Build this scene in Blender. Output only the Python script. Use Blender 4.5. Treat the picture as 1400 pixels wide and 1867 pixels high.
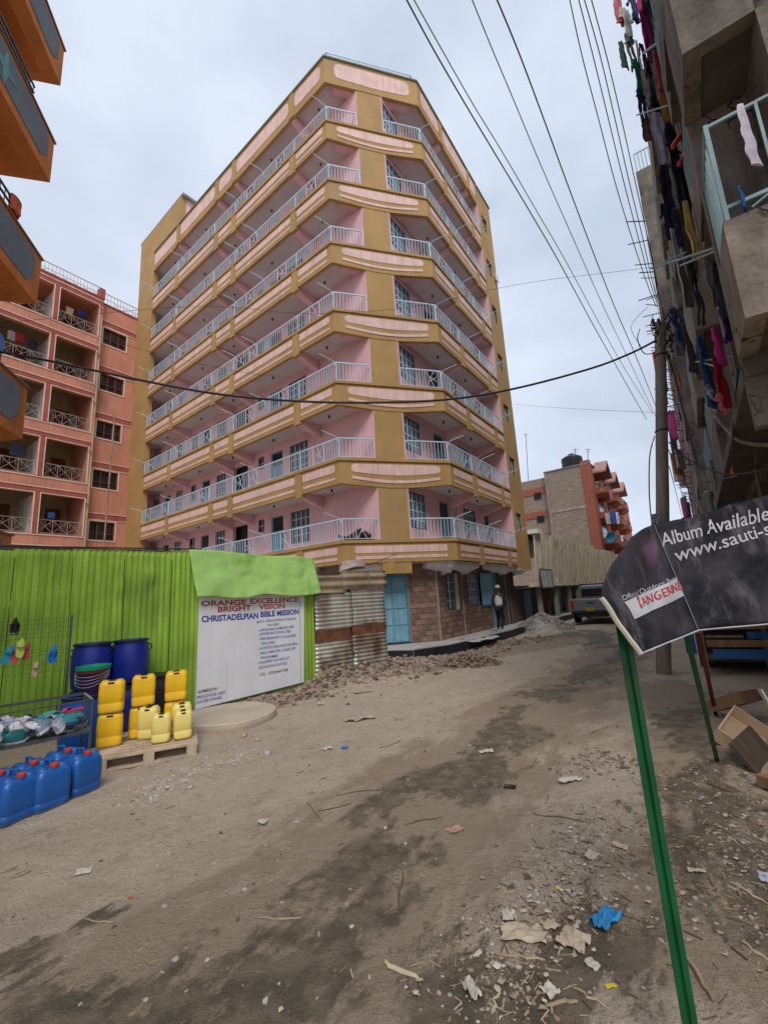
import bpy, math, random
from mathutils import Vector, Matrix, noise
R = math.radians
random.seed(7)
for o in list(bpy.data.objects): bpy.data.objects.remove(o)
SC = bpy.context.scene
COL = SC.collection
# ---------------------------------------------------------------- camera
CH = 1.70; CF = 797.54; PITCH = 0.1926; ROLL = -0.0569
cam = bpy.data.cameras.new('camera'); co = bpy.data.objects.new('camera', cam); COL.objects.link(co)
cam.sensor_fit = 'VERTICAL'; cam.sensor_height = 24.0; cam.lens = 24.0*CF/1867
cam.clip_start = 0.05; cam.clip_end = 3000
co.matrix_world = Matrix.Translation((0, 0, CH)) @ Matrix.Rotation(R(90)+PITCH, 4, 'X') @ Matrix.Rotation(ROLL, 4, 'Z')
SC.camera = co
# ---------------------------------------------------------------- world
W = bpy.data.worlds.new('World'); SC.world = W; W.use_nodes = True
nt = W.node_tree; nt.nodes.clear()
out = nt.nodes.new('ShaderNodeOutputWorld'); bg = nt.nodes.new('ShaderNodeBackground')
sky = nt.nodes.new('ShaderNodeTexSky'); sky.sky_type = 'NISHITA'; sky.sun_disc = False
sky.sun_elevation = R(52); sky.sun_rotation = R(174)
tc = nt.nodes.new('ShaderNodeTexCoord')
mp = nt.nodes.new('ShaderNodeMapping'); mp.inputs['Scale'].default_value = (1, 1, 2.0)
n1 = nt.nodes.new('ShaderNodeTexNoise'); n1.inputs['Scale'].default_value = 2.3; n1.inputs['Detail'].default_value = 5; n1.inputs['Roughness'].default_value = .5
cr = nt.nodes.new('ShaderNodeValToRGB')
cr.color_ramp.elements[0].position = .36; cr.color_ramp.elements[0].color = (4.5, 5.15, 6.25, 1)
cr.color_ramp.elements[1].position = .62; cr.color_ramp.elements[1].color = (6.0, 6.65, 7.7, 1)
mx = nt.nodes.new('ShaderNodeMix'); mx.data_type = 'RGBA'; mx.inputs[0].default_value = .93
L = nt.links.new
L(tc.outputs['Generated'], mp.inputs[0]); L(mp.outputs[0], n1.inputs['Vector']); L(n1.outputs['Fac'], cr.inputs[0])
L(sky.outputs[0], mx.inputs[6]); L(cr.outputs[0], mx.inputs[7]); L(mx.outputs[2], bg.inputs[0])
bg.inputs[1].default_value = .10; L(bg.outputs[0], out.inputs[0])
sl = bpy.data.lights.new('sun', 'SUN'); sl.energy = 1.5; sl.angle = R(25); sl.color = (1, .96, .9)
so = bpy.data.objects.new('sun', sl); COL.objects.link(so)
so.rotation_euler = (R(38), 0, R(6)); so.location = (0, -10, 40)
SC.view_settings.view_transform = 'Standard'; SC.view_settings.look = 'None'
SC.view_settings.gamma = 1; SC.view_settings.exposure = 0.42
SC.render.engine = 'CYCLES'
SC.cycles.max_bounces = 6

# ---------------------------------------------------------------- measuring helpers: from a sight line to a real point
def ray(px, py):
    X = (px-700)/CF; Y = -(py-933.5)/CF
    c, s = math.cos(ROLL), math.sin(ROLL); r = X*c-Y*s; u = X*s+Y*c
    c, s = math.cos(PITCH), math.sin(PITCH)
    return Vector((r, c-u*s, s+u*c))
CAM = Vector((0, 0, CH))
def G(px, py, z=0.):
    d = ray(px, py); return CAM+d*((z-CH)/d.z)
def AT(px, py, depth):
    d = ray(px, py); return CAM+d*(depth/d.y)
def ONP(px, py, P, n):
    d = ray(px, py); return CAM+d*((P-CAM).dot(n)/d.dot(n))
def VP_(px, py, P, az):
    return ONP(px, py, Vector((P[0], P[1], 0)), Vector((math.cos(az), -math.sin(az), 0)))

# ---------------------------------------------------------------- materials
MATS = {}
def mat(name, col, rough=.8, var=.12, scale=3., bump=0., bscale=40., streak=0., metal=0., spec=.3, dirt=None, trans=0., emit=None, fine=0., dthr=.55, base=None, crack=0):
    if name in MATS: return MATS[name]
    m = bpy.data.materials.new(name); m.use_nodes = True; MATS[name] = m
    t = m.node_tree; b = t.nodes['Principled BSDF']; l = t.links.new
    b.inputs['Roughness'].default_value = rough; b.inputs['Metallic'].default_value = metal
    b.inputs['Specular IOR Level'].default_value = spec
    tc = t.nodes.new('ShaderNodeTexCoord'); vec = tc.outputs['Object']
    def noi(sc, det=4, strx=None, w=0):
        n = t.nodes.new('ShaderNodeTexNoise'); n.inputs['Scale'].default_value = sc; n.inputs['Detail'].default_value = det
        if strx:
            mpn = t.nodes.new('ShaderNodeMapping'); mpn.inputs['Scale'].default_value = strx; mpn.inputs['Location'].default_value = (w, w*2, w)
            l(vec, mpn.inputs[0]); l(mpn.outputs[0], n.inputs['Vector'])
        else: l(vec, n.inputs['Vector'])
        return n.outputs['Fac']
    def mul(a, f, fac_amount, dark):
        mr = t.nodes.new('ShaderNodeMapRange'); mr.inputs[1].default_value = .3; mr.inputs[2].default_value = .7
        mr.inputs[3].default_value = dark; mr.inputs[4].default_value = 2-dark
        l(f, mr.inputs[0])
        v = t.nodes.new('ShaderNodeVectorMath'); v.operation = 'SCALE'
        if isinstance(a, tuple): v.inputs[0].default_value = a[:3]
        else: l(a, v.inputs[0])
        l(mr.outputs[0], v.inputs['Scale']); return v.outputs[0]
    c = tuple(col)+(1,)
    if var: c = mul(c, noi(scale, 5), 1, 1-var)
    if fine: c = mul(c, noi(scale*14, 4, (1, 1, 1), 3), 1, 1-fine)
    if streak: c = mul(c, noi(2.2, 4, (5, 5, .35), 7), 1, 1-streak)
    if dirt:
        mr = t.nodes.new('ShaderNodeMapRange'); mr.inputs[1].default_value = dthr; mr.inputs[2].default_value = dthr+.15
        l(noi(scale*.7, 8, (1, 1, .6), 11), mr.inputs[0])
        mmx = t.nodes.new('ShaderNodeMix'); mmx.data_type = 'RGBA'; l(mr.outputs[0], mmx.inputs[0])
        if isinstance(c, tuple): mmx.inputs[6].default_value = c
        else: l(c, mmx.inputs[6])
        mmx.inputs[7].default_value = tuple(dirt)+(1,); c = mmx.outputs[2]
    ck = None
    if crack:
        ds = t.nodes.new('ShaderNodeTexNoise'); ds.inputs['Scale'].default_value = 3.; ds.inputs['Detail'].default_value = 5; l(vec, ds.inputs['Vector'])
        va = t.nodes.new('ShaderNodeVectorMath'); va.operation = 'MULTIPLY_ADD'; l(ds.outputs['Color'], va.inputs[0]); va.inputs[1].default_value = (.6,.6,.6); l(vec, va.inputs[2])
        vv = t.nodes.new('ShaderNodeTexVoronoi'); vv.feature = 'DISTANCE_TO_EDGE'; vv.inputs['Scale'].default_value = crack; l(va.outputs[0], vv.inputs['Vector'])
        cm = t.nodes.new('ShaderNodeMapRange'); cm.inputs[1].default_value = .0; cm.inputs[2].default_value = .03; cm.inputs[3].default_value = 1; cm.inputs[4].default_value = 0; l(vv.outputs['Distance'], cm.inputs[0])
        cn = t.nodes.new('ShaderNodeMath'); cn.operation = 'MULTIPLY'; l(cm.outputs[0], cn.inputs[0])
        c2 = t.nodes.new('ShaderNodeMapRange'); c2.inputs[1].default_value = .5; c2.inputs[2].default_value = .6; l(noi(1.1, 4, (1,1,1), 17), c2.inputs[0]); l(c2.outputs[0], cn.inputs[1])
        mmx = t.nodes.new('ShaderNodeMix'); mmx.data_type = 'RGBA'; l(cn.outputs[0], mmx.inputs[0])
        l(c, mmx.inputs[6]); mmx.inputs[7].default_value = (.03,.025,.02,1); c = mmx.outputs[2]; ck = cn.outputs[0]
    if base:
        sx = t.nodes.new('ShaderNodeSeparateXYZ'); l(vec, sx.inputs[0])
        ad = t.nodes.new('ShaderNodeMath'); ad.operation = 'MULTIPLY_ADD'; l(noi(3.5, 7, (1,1,.7), 5), ad.inputs[0]); ad.inputs[1].default_value = base[1]*1.6; l(sx.outputs[2], ad.inputs[2])
        mr = t.nodes.new('ShaderNodeMapRange'); mr.inputs[1].default_value = base[1]*.7; mr.inputs[2].default_value = base[1]*1.9; mr.inputs[3].default_value = .85; mr.inputs[4].default_value = 0; l(ad.outputs[0], mr.inputs[0])
        mmx = t.nodes.new('ShaderNodeMix'); mmx.data_type = 'RGBA'; l(mr.outputs[0], mmx.inputs[0])
        if isinstance(c, tuple): mmx.inputs[6].default_value = c
        else: l(c, mmx.inputs[6])
        mmx.inputs[7].default_value = tuple(base[0])+(1,); c = mmx.outputs[2]
    if isinstance(c, tuple): b.inputs['Base Color'].default_value = c
    else: l(c, b.inputs['Base Color'])
    if bump:
        bp = t.nodes.new('ShaderNodeBump'); bp.inputs['Strength'].default_value = bump; bp.inputs['Distance'].default_value = .02
        hsrc = noi(bscale, 8)
        if ck is not None:
            sb_ = t.nodes.new('ShaderNodeMath'); sb_.operation = 'SUBTRACT'; l(hsrc, sb_.inputs[0]); l(ck, sb_.inputs[1]); hsrc = sb_.outputs[0]
        l(hsrc, bp.inputs['Height']); l(bp.outputs[0], b.inputs['Normal'])
    if trans: b.inputs['Transmission Weight'].default_value = trans
    return m
def mcol(name, rgb, **k): return mat(name, rgb, **k)

# ---------------------------------------------------------------- mesh builder
class MB:
    def __init__(s, T=None): s.v = []; s.f = []; s.m = []; s.T = T; s.mi = 0; s.sm = []; s.smooth = False
    def add(s, vs, fs):
        o = len(s.v)
        s.v += [tuple(s.T(*p)) if s.T else tuple(p) for p in vs]
        for f in fs: s.f.append([i+o for i in f]); s.m.append(s.mi); s.sm.append(s.smooth)
        return s
    def box(s, x0, x1, y0, y1, z0, z1):
        return s.add([(x0,y0,z0),(x1,y0,z0),(x1,y1,z0),(x0,y1,z0),(x0,y0,z1),(x1,y0,z1),(x1,y1,z1),(x0,y1,z1)],
                     [(0,3,2,1),(4,5,6,7),(0,1,5,4),(1,2,6,5),(2,3,7,6),(3,0,4,7)])
    def cbox(s, c, sx, sy, sz, rz=0, rx=0, ry=0):
        Mx = Matrix.Translation(c) @ Matrix.Rotation(rz,4,'Z') @ Matrix.Rotation(ry,4,'Y') @ Matrix.Rotation(rx,4,'X')
        pts = [Mx @ Vector((a*sx/2,b*sy/2,d*sz/2)) for d in (-1,1) for a,b in ((-1,-1),(1,-1),(1,1),(-1,1))]
        return s.add(pts, [(0,3,2,1),(4,5,6,7),(0,1,5,4),(1,2,6,5),(2,3,7,6),(3,0,4,7)])
    def bbox(s, x0, x1, y0, y1, z0, z1, b):   # box with chamfered vertical edges and rim
        def ring(z, i): 
            return [(x0+i+b,y0+i,z),(x1-i-b,y0+i,z),(x1-i,y0+i+b,z),(x1-i,y1-i-b,z),(x1-i-b,y1-i,z),(x0+i+b,y1-i,z),(x0+i,y1-i-b,z),(x0+i,y0+i+b,z)]
        return s.loft([ring(z0,b*.7),ring(z0+b,0),ring(z1-b,0),ring(z1,b*.7)])
    def loft(s, rings, cap=True, close=True):
        n = len(rings[0]); vs = [p for r in rings for p in r]; fs = []
        for k in range(len(rings)-1):
            for i in range(n if close else n-1):
                j = (i+1) % n; fs.append((k*n+i, k*n+j, (k+1)*n+j, (k+1)*n+i))
        if cap: fs.append(tuple(range(n-1,-1,-1))); fs.append(tuple((len(rings)-1)*n+i for i in range(n)))
        return s.add(vs, fs)
    def tube(s, pts, r, n=6, cap=True):
        pts = [Vector(p) for p in pts]; rings = []
        rr = r if isinstance(r, (list, tuple)) else [r]*len(pts)
        for i, p in enumerate(pts):
            d = (pts[min(i+1,len(pts)-1)]-pts[max(i-1,0)]); 
            d = d.normalized() if d.length > 1e-9 else Vector((0,0,1))
            a = Vector((0,0,1)) if abs(d.z) < .9 else Vector((1,0,0))
            x = d.cross(a).normalized(); y = d.cross(x).normalized()
            rings.append([p+(x*math.cos(2*math.pi*k/n)+y*math.sin(2*math.pi*k/n))*rr[i] for k in range(n)])
        return s.loft(rings, cap)
    def bar(s, a, b, w, h=None):
        h = h or w; a = Vector(a); b = Vector(b); d = (b-a).normalized()
        u = Vector((0,0,1)) if abs(d.z) < .9 else Vector((1,0,0))
        x = d.cross(u).normalized()*w/2; y = x.cross(d).normalized()*h/2
        return s.loft([[a-x-y,a+x-y,a+x+y,a-x+y],[b-x-y,b+x-y,b+x+y,b-x+y]])
    def lathe(s, prof, c=(0,0,0), n=20, sx=1, sy=1):
        rings = [[(c[0]+r*sx*math.cos(2*math.pi*k/n), c[1]+r*sy*math.sin(2*math.pi*k/n), c[2]+z) for k in range(n)] for r, z in prof]
        return s.loft(rings)
    def prism(s, poly, y0, y1):  # polygon in x,z extruded along y
        n = len(poly); vs = [(x,y0,z) for x,z in poly]+[(x,y1,z) for x,z in poly]
        fs = [tuple(range(n)), tuple(range(2*n-1,n-1,-1))]+[(i,i+n,(i+1)%n+n,(i+1)%n) for i in range(n)]
        return s.add(vs, fs)
    def slab(s, poly, z0, z1):   # polygon in x,y extruded along z
        n = len(poly); vs = [(x,y,z0) for x,y in poly]+[(x,y,z1) for x,y in poly]
        fs = [tuple(range(n-1,-1,-1)), tuple(range(n,2*n))]+[(i,(i+1)%n,(i+1)%n+n,i+n) for i in range(n)]
        return s.add(vs, fs)
    def blob(s, c, sx, sy, sz, sub=1, jit=.25, seed=0):
        rnd = random.Random(seed)
        t = (1+5**.5)/2
        vs = [Vector(p).normalized() for p in [(-1,t,0),(1,t,0),(-1,-t,0),(1,-t,0),(0,-1,t),(0,1,t),(0,-1,-t),(0,1,-t),(t,0,-1),(t,0,1),(-t,0,-1),(-t,0,1)]]
        fs = [(0,11,5),(0,5,1),(0,1,7),(0,7,10),(0,10,11),(1,5,9),(5,11,4),(11,10,2),(10,7,6),(7,1,8),(3,9,4),(3,4,2),(3,2,6),(3,6,8),(3,8,9),(4,9,5),(2,4,11),(6,2,10),(8,6,7),(9,8,1)]
        a = rnd.random()*6.3; ca, sa = math.cos(a), math.sin(a)
        pts = []
        for v in vs:
            k = 1+rnd.uniform(-jit,jit); x, y, z = v.x*sx*k, v.y*sy*k, v.z*sz*k
            pts.append((c[0]+x*ca-y*sa, c[1]+x*sa+y*ca, c[2]+z))
        return s.add(pts, fs)
    def mesh(s, name, mats):
        me = bpy.data.meshes.new(name); me.from_pydata(s.v, [], s.f); me.update()
        if not isinstance(mats, (list, tuple)): mats = [mats]
        for m in mats: me.materials.append(m)
        me.polygons.foreach_set('material_index', s.m)
        me.polygons.foreach_set('use_smooth', s.sm)
        return me
    def build(s, name, mats, parent=None, loc=None, kind=None, smooth=False, fixn=True, shade=None):
        me = s.mesh(name, mats)
        if fixn:
            import bmesh
            bm = bmesh.new(); bm.from_mesh(me); bmesh.ops.recalc_face_normals(bm, faces=bm.faces); bm.to_mesh(me); bm.free()
        if smooth:
            for p in me.polygons: p.use_smooth = True
            try: me.set_sharp_from_angle(angle=R(shade or 40))
            except Exception: pass
        o = bpy.data.objects.new(name, me); COL.objects.link(o)
        if parent: o.parent = parent
        if loc is not None: o.location = loc
        if kind: o['kind'] = kind
        return o
def tag(o, label, cat, group=None):
    o['label'] = label; o['category'] = cat
    if group: o['group'] = group
    return o
def thing(name, loc, label, cat, group=None, rz=0., rx=0., ry=0., s=None):
    o = bpy.data.objects.new(name, None); COL.objects.link(o); o.location = loc; o.rotation_euler = (rx, ry, rz); o.empty_display_size = .2
    if s: o.scale = (s,)*3 if not isinstance(s, (tuple, list)) else s
    return tag(o, label, cat, group)
def inst(src, parent, loc=(0,0,0), rz=0., name=None, mat_=None):
    c = src.copy(); COL.objects.link(c); c.parent = parent; c.location = loc; c.rotation_euler = (0,0,rz)
    if name: c.name = name
    return c
def dup(root, loc, rz, label, group=None, rx=0., ry=0., s=None):
    r = root.copy(); COL.objects.link(r); r.location = loc; r.rotation_euler = (rx,ry,rz); r['label'] = label
    if group: r['group'] = group
    if s: r.scale = (s,)*3 if not isinstance(s, (tuple, list)) else s
    for ch in list(root.children):
        c = ch.copy(); COL.objects.link(c); c.parent = r
        for g in list(ch.children):
            d = g.copy(); COL.objects.link(d); d.parent = c
    return r
def struct(o): o['kind'] = 'structure'; return o
def azr(az): return R(90)-az       # rotation that turns local +x to the compass direction az
def dirv(az): return Vector((math.sin(az), math.cos(az), 0))
def cells(rects, u0, u1, z0, z1):
    us = sorted({u0, u1}|{r[0] for r in rects}|{r[1] for r in rects}); res = []
    for a, b in zip(us, us[1:]):
        if b-a < 1e-5 or a < u0-1e-6 or b > u1+1e-6: continue
        m = (a+b)/2; cut = sorted((r[2], r[3]) for r in rects if r[0] < m < r[1]); z = z0
        for c0, c1 in cut:
            if c0 > z+1e-5: res.append((a, b, z, c0))
            z = max(z, c1)
        if z1 > z+1e-5: res.append((a, b, z, z1))
    return res
def text_mesh(s, bold=0., res=3, shear=0., align='LEFT'):
    cu = bpy.data.curves.new('t', 'FONT'); cu.body = s; cu.resolution_u = res; cu.offset = bold; cu.shear = shear; cu.align_x = align
    o = bpy.data.objects.new('t', cu); COL.objects.link(o)
    dg = bpy.context.evaluated_depsgraph_get(); me = bpy.data.meshes.new_from_object(o.evaluated_get(dg))
    vs = [v.co.copy() for v in me.vertices]; fs = [tuple(p.vertices) for p in me.polygons]
    bpy.data.objects.remove(o); bpy.data.curves.remove(cu); bpy.data.meshes.remove(me)
    x0 = min(v.x for v in vs); x1 = max(v.x for v in vs); y0 = 0; y1 = max(v.y for v in vs)
    return [((v.x-x0)/(x1-x0), v.y/y1) for v in vs], fs

# ---------------------------------------------------------------- palette
OCHRE = mat('ochre_paint', (.43,.262,.10), var=.13, scale=.8, bump=.25, bscale=60, streak=.04, fine=.07, rough=.75, dirt=(.35,.24,.12), dthr=.57)
PINK = mat('pink_paint', (.73,.44,.46), var=.09, scale=1.4, bump=.2, bscale=60, streak=.03, rough=.7, fine=.05, dirt=(.58,.37,.37), dthr=.6)
PINKP = mat('pink_panel_paint', (.74,.50,.45), var=.10, scale=2.5, bump=.3, bscale=50, streak=.12, rough=.7, fine=.05, dirt=(.58,.42,.36), dthr=.6)
SOFF = mat('soffit_plaster', (.60,.55,.55), var=.08, scale=1.5, bump=.1, rough=.9)
WHITEP = mat('white_plaster', (.75,.75,.77), var=.1, scale=2, bump=.2, streak=.1)
BLUEM = mat('pale_blue_metal_paint', (.52,.66,.76), var=.08, scale=4, rough=.45)
BLUED = mat('blue_door_paint', (.16,.34,.45), var=.14, scale=3, rough=.5, streak=.1)
DKGLASS = mat('dark_window_glass', (.02,.025,.03), var=.4, scale=2.5, rough=.12, spec=.5)
CURT = mat('drawn_curtain', (.30,.17,.07), var=.3, scale=5, streak=.3)
DARKIN = mat('room_shade_fill', (.05,.04,.045), var=.3)  # room darkness put into a near-black wall colour
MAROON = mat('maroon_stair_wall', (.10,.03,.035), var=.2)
WFR = mat('dark_blue_grey_frame', (.06,.09,.11), rough=.5)
LAMP = mat('black_lamp_holder', (.02,.02,.02), rough=.4)

# ================================================================ MAIN BUILDING
Ax, Ay = -1.4012, 14.0088; Bx, By = 2.4497, 15.0831
a1, a2 = -0.8975, 0.6096
A = Vector((Ax, Ay, 0)); B = Vector((Bx, By, 0)); ach = math.atan2(Bx-Ax, By-Ay); CHL = (B-A).length
Z1 = 3.475; H = 2.8; NF = 7; ZR = Z1+6*H+3.26
main = thing('apartment_building', (Ax, Ay, 0), 'tall ochre and pink corner apartment block with rows of railed balconies', 'apartment building')
def frame(O, az, outsign):
    u = dirv(az); n = Vector((math.cos(az), -math.sin(az), 0))*outsign   # n points to the street
    o = O-A
    return lambda x, y, z: (o.x+u.x*x+n.x*y, o.y+u.y*x+n.y*y, z)
def outs(O, az):
    n = Vector((math.cos(az), -math.sin(az), 0)); return 1 if n.dot(-O) > 0 else -1
TL = frame(A, a1, outs(A, a1)); TC = frame(A, ach, outs(A, ach)); TR = frame(B, a2, outs(B, a2))
LL = 15.3; LT = 17.36; RL = 6.15; RE = 8.07; DP = 1.06
# outline of the balcony edge as u lists: left face [0,LL], chamfer [0,CHL], right face [0,RL]
def pt(T, u, v): x, y, z = T(u, v, 0); return (x, y)
def miter(v):  # points of the edge polyline moved outwards by v
    def off(O, az, s):
        u = dirv(az); n = Vector((math.cos(az), -math.sin(az), 0))*s; return (O-A)+n*v, u
    def isec(p, u, q, w):
        d = u.x*w.y-u.y*w.x; t = ((q.x-p.x)*w.y-(q.y-p.y)*w.x)/d; return p+u*t
    l = off(A, a1, outs(A,a1)); c = off(A, ach, outs(A,ach)); r = off(B, a2, outs(B,a2))
    pa = isec(l[0], l[1], c[0], c[1]); pb = isec(c[0], c[1], r[0], r[1])
    return [pt(TL, LL, v), (pa.x, pa.y), (pb.x, pb.y), pt(TR, RL, v)]
def strip(m, v0, v1, z0, z1):
    a = miter(v0); b = miter(v1)
    for i in range(3): m.slab([a[i], a[i+1], b[i+1], b[i]], z0, z1)
PA = (1.31, 2.32)   # ochre pier on the chamfer
piL = pt(TC, PA[0]+.1, -.3); piR = pt(TC, PA[1]-.1, -.3)
# --- window list: kind, u0, u1, z below/above relative to Z1
LWIN = [('W',2.72,3.85,.50,1.78),('D',4.32,5.12,.06,1.78),('S',5.60,6.02,1.25,1.80),('O',6.80,7.95,.06,1.78),('W',8.62,9.45,.50,1.75),
        ('D',10.06,10.82,.06,1.75),('S',11.42,11.95,.9,1.75),('W',12.86,13.60,.6,1.75),('D',14.2,14.9,.06,1.75),('W',15.6,16.4,.5,1.75)]
RWIN = [('W',-1.20,-.05,.50,1.80),('D',.97,1.81,.06,1.78),('W',3.12,4.38,.72,1.78),('D',5.34,5.95,.06,1.75)]
vL = -DP; vR = -DP
for i in range(NF):
    z0 = Z1+i*H; fb = z0-(.65 if i == 0 else .79)
    m = MB(); strip(m, -.14, 0, fb, z0); m.build('balcony_fascia', OCHRE, main)
    m = MB(); strip(m, -.16, .05, z0, z0+.10); m.build('coping', OCHRE, main)
    m = MB(TC); a, b, c_ = .05, CHL-.05, CHL*.5
    if i: m.prism([(a,fb+.003),(b,fb+.003),(c_+.5,fb-.13),(c_-.3,fb-.14)], -.137, -.003); m.build('fascia_belly', OCHRE, main)
    # slab with grey soffit
    m = MB(); o_ = miter(-.142)
    poly = [o_[0], o_[1], o_[2], o_[3], pt(TR, RL, -DP-.02), piR, piL, pt(TL, LL+1.2, -DP-.02), pt(TL, LL+1.2, -.142)]
    m.slab([poly[8]]+poly[0:8], fb+.09, z0-.002); m.build('floor_slab', SOFF if i else WHITEP, main)
    m = MB(); s0 = .145; 
    m.T = TC; m.box(.35, CHL-.35, -.42, -.145, fb-.04, fb+.085); m.build('edge_beam', PINK, main)
ped = [2.07, 6.48, 8.06, 12.2]
pedR = [2.1, 5.1]
def rounded(u0, u1, z0, z1, r=.12, n=4, bulge=0., wavy=0.):
    r = min(r, abs(z1-z0)*.49)
    pts = []
    for cx, cz, a0 in ((u1-r,z1-r,0),(u0+r,z1-r,90),(u0+r,z0+r,180),(u1-r,z0+r,270)):
        for k in range(n+1):
            a = R(a0+90*k/n); pts.append((cx+r*math.cos(a), cz+r*math.sin(a)))
        if a0 == 180 and bulge:
            for k in range(1, 8):
                t = k/8; pts.append((u0+r+(u1-u0-2*r)*t, z0-bulge*math.sin(math.pi*t)))
    return pts
lamp_me = None
arm0 = None
for i in range(NF+1):
    roof = i == NF
    z0 = ZR if roof else Z1+i*H
    if roof:
        m = MB(); strip(m, -.14, 0, ZR-1.27, ZR); m.build('parapet', OCHRE, main)
        m = MB(); strip(m, -.2, .06, ZR, ZR+.07); m.build('parapet_coping', mat('grey_green_coping',(.22,.24,.20)), main)
        o_ = miter(-.142)
        m = MB(); poly = [pt(TL, LL+1.2, -.142), o_[0], o_[1], o_[2], o_[3], pt(TR, RL, -12), pt(TL, LL+1.2, -12)]
        m.slab(poly, ZR-1.12, ZR-.9); m.build('roof_slab', SOFF, main)
        m = MB(TC); m.box(.35, CHL-.35, -.42, -.145, ZR-1.26, ZR-1.13); m.build('edge_beam', PINK, main)
        pz = [(ZR-.17, ZR-.92), (ZR-1.04, ZR-1.12)]
    elif i == 0: pz = [(z0-.10,z0-.33),(z0-.43,z0-.53)]
    else: pz = [(z0-.10,z0-.38),(z0-.55,z0-.64)]
    # left face panels
    segs = [(TL, .22, 1.86), (TL, 2.28, 6.27), (TL, 6.69, 7.85), (TL, 8.27, 12.0), (TL, 12.4, 15.15), (TR, .28, 1.88), (TR, 2.3, 4.9), (TR, 5.3, 6.08)]
    if roof: segs = [(TL,.25,1.86),(TL,2.28,6.27),(TL,6.69,7.85),(TL,8.27,11.9),(TR,.3,1.88),(TR,2.3,6.0)]
    for T, u0, u1 in segs:
        for k, (zt, zb) in enumerate(pz):
            if roof and k: continue
            m = MB(T); m.prism(rounded(u0,u1,zb,zt, .05 if not roof else .2), -.02, .012); m.build('pink_panel', PINKP, main)
    if roof or i:
        m = MB(TC); m.prism(rounded(.40, CHL-.38, pz[0][1]-.01, pz[0][0], .14 if not roof else .25, 5, .10 if not roof else .06), -.02, .012); m.build('pink_panel', PINKP, main)
        if not roof:
            pts = []
            n_ = 14
            for k in range(n_+1): t = k/n_; pts.append((.42+(CHL-.84)*t, pz[1][1]+.02-.15*math.sin(math.pi*t)))
            for k in range(n_,-1,-1): t = k/n_; pts.append((.42+(CHL-.84)*t, pz[1][0]+.03-.15*math.sin(math.pi*t)))
            m = MB(TC); m.prism(pts, -.02, .02); m.build('pink_moulding', PINKP, main)
    else:
        for zt, zb in pz:
            m = MB(TC); m.prism(rounded(.42, CHL-.36, zb, zt, .05), -.02, .012); m.build('pink_panel', PINKP, main)
    # thin mouldings below the long panels, tabs, beams
    fb = z0-(1.27 if roof else (.65 if i == 0 else .79))
    for T, lst in ((TL, ped), (TR, pedR)):
        for u in lst:
            m = MB(T); m.box(u-.17, u+.17, -.1, .03, fb-.12 if not roof else fb+.02, z0-.003); m.build('pilaster_tab', OCHRE, main)
            m = MB(T)
            m.loft([[(u-.13,-.103,fb-.10),(u+.13,-.103,fb-.10),(u+.13,-.103,fb+.1),(u-.13,-.103,fb+.1)],
                    [(u-.13,-DP+.01,fb-.36),(u+.13,-DP+.01,fb-.36),(u+.13,-DP+.01,fb+.1),(u-.13,-DP+.01,fb+.1)]])
            m.build('bracket_beam', WHITEP if i == 0 else PINK, main)
    if roof:
        for zz, T, u1 in ((0,TL,11.9),): pass
    # ceiling lamp holders
    if i > 0:
        for T, lst in ((TL,(1.0,4.3,7.3,10.2,13.8)),(TR,(-.2,1.0,3.6))):
            for u in lst:
                if lamp_me is None:
                    lamp_me = MB().lathe([(.03,0),(.045,-.03),(.03,-.09),(.012,-.12)], n=8).mesh('ceiling_lamp', LAMP)
                o = bpy.data.objects.new('ceiling_lamp', lamp_me); COL.objects.link(o); o.parent = main
                o.location = T(u, -.6, (ZR-1.12) if roof else fb+.09)
# --- railings: a rail frame per run and storey, balusters joined as one part each
def railing(T, u0, u1, v, zb, zt, diam, parent, step=.125, posts=(), endpost=True):
    m = MB(T); m.box(u0,u1,v-.02,v+.02,zt-.04,zt); m.box(u0,u1,v-.012,v+.012,zb+.05,zb+.07)
    for u in [u0+.02,u1-.02]+list(posts): m.box(u-.018,u+.018,v-.018,v+.018,zb-.1,zt)
    r = m.build('railing', BLUEM, parent)
    m = MB(T); u = u0+step
    while u < u1-.05:
        inside = [d for d in diam if d-.26 < u < d+.26]
        if not inside: m.box(u-.008,u+.008,v-.008,v+.008,zb+.05,zt-.03)
        u += step
    for d in diam:
        zc = (zb+zt)/2+.01; hh = (zt-zb)/2-.08
        for s in (-1,1):
            for k in (-.12, .12):
                m.bar((d-.2+(k if k>0 else 0),v,zc+s*hh*(1 if k<0 else .35)*-1), (d+.2+(k if k<0 else 0),v,zc+s*hh*(1 if k<0 else .35)), .016)
        m.box(d-.27,d-.25,v-.008,v+.008,zb+.05,zt-.03); m.box(d+.25,d+.27,v-.008,v+.008,zb+.05,zt-.03)
    b = m.build('balusters', BLUEM, r, kind='stuff', fixn=False)
    return r
arm_me = MB().tube([(0,-.04,-.32),(0,.05,-.1),(0,.12,.0),(0,.62,.16)], .014, 5).mesh('drying_arm', BLUEM)
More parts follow.
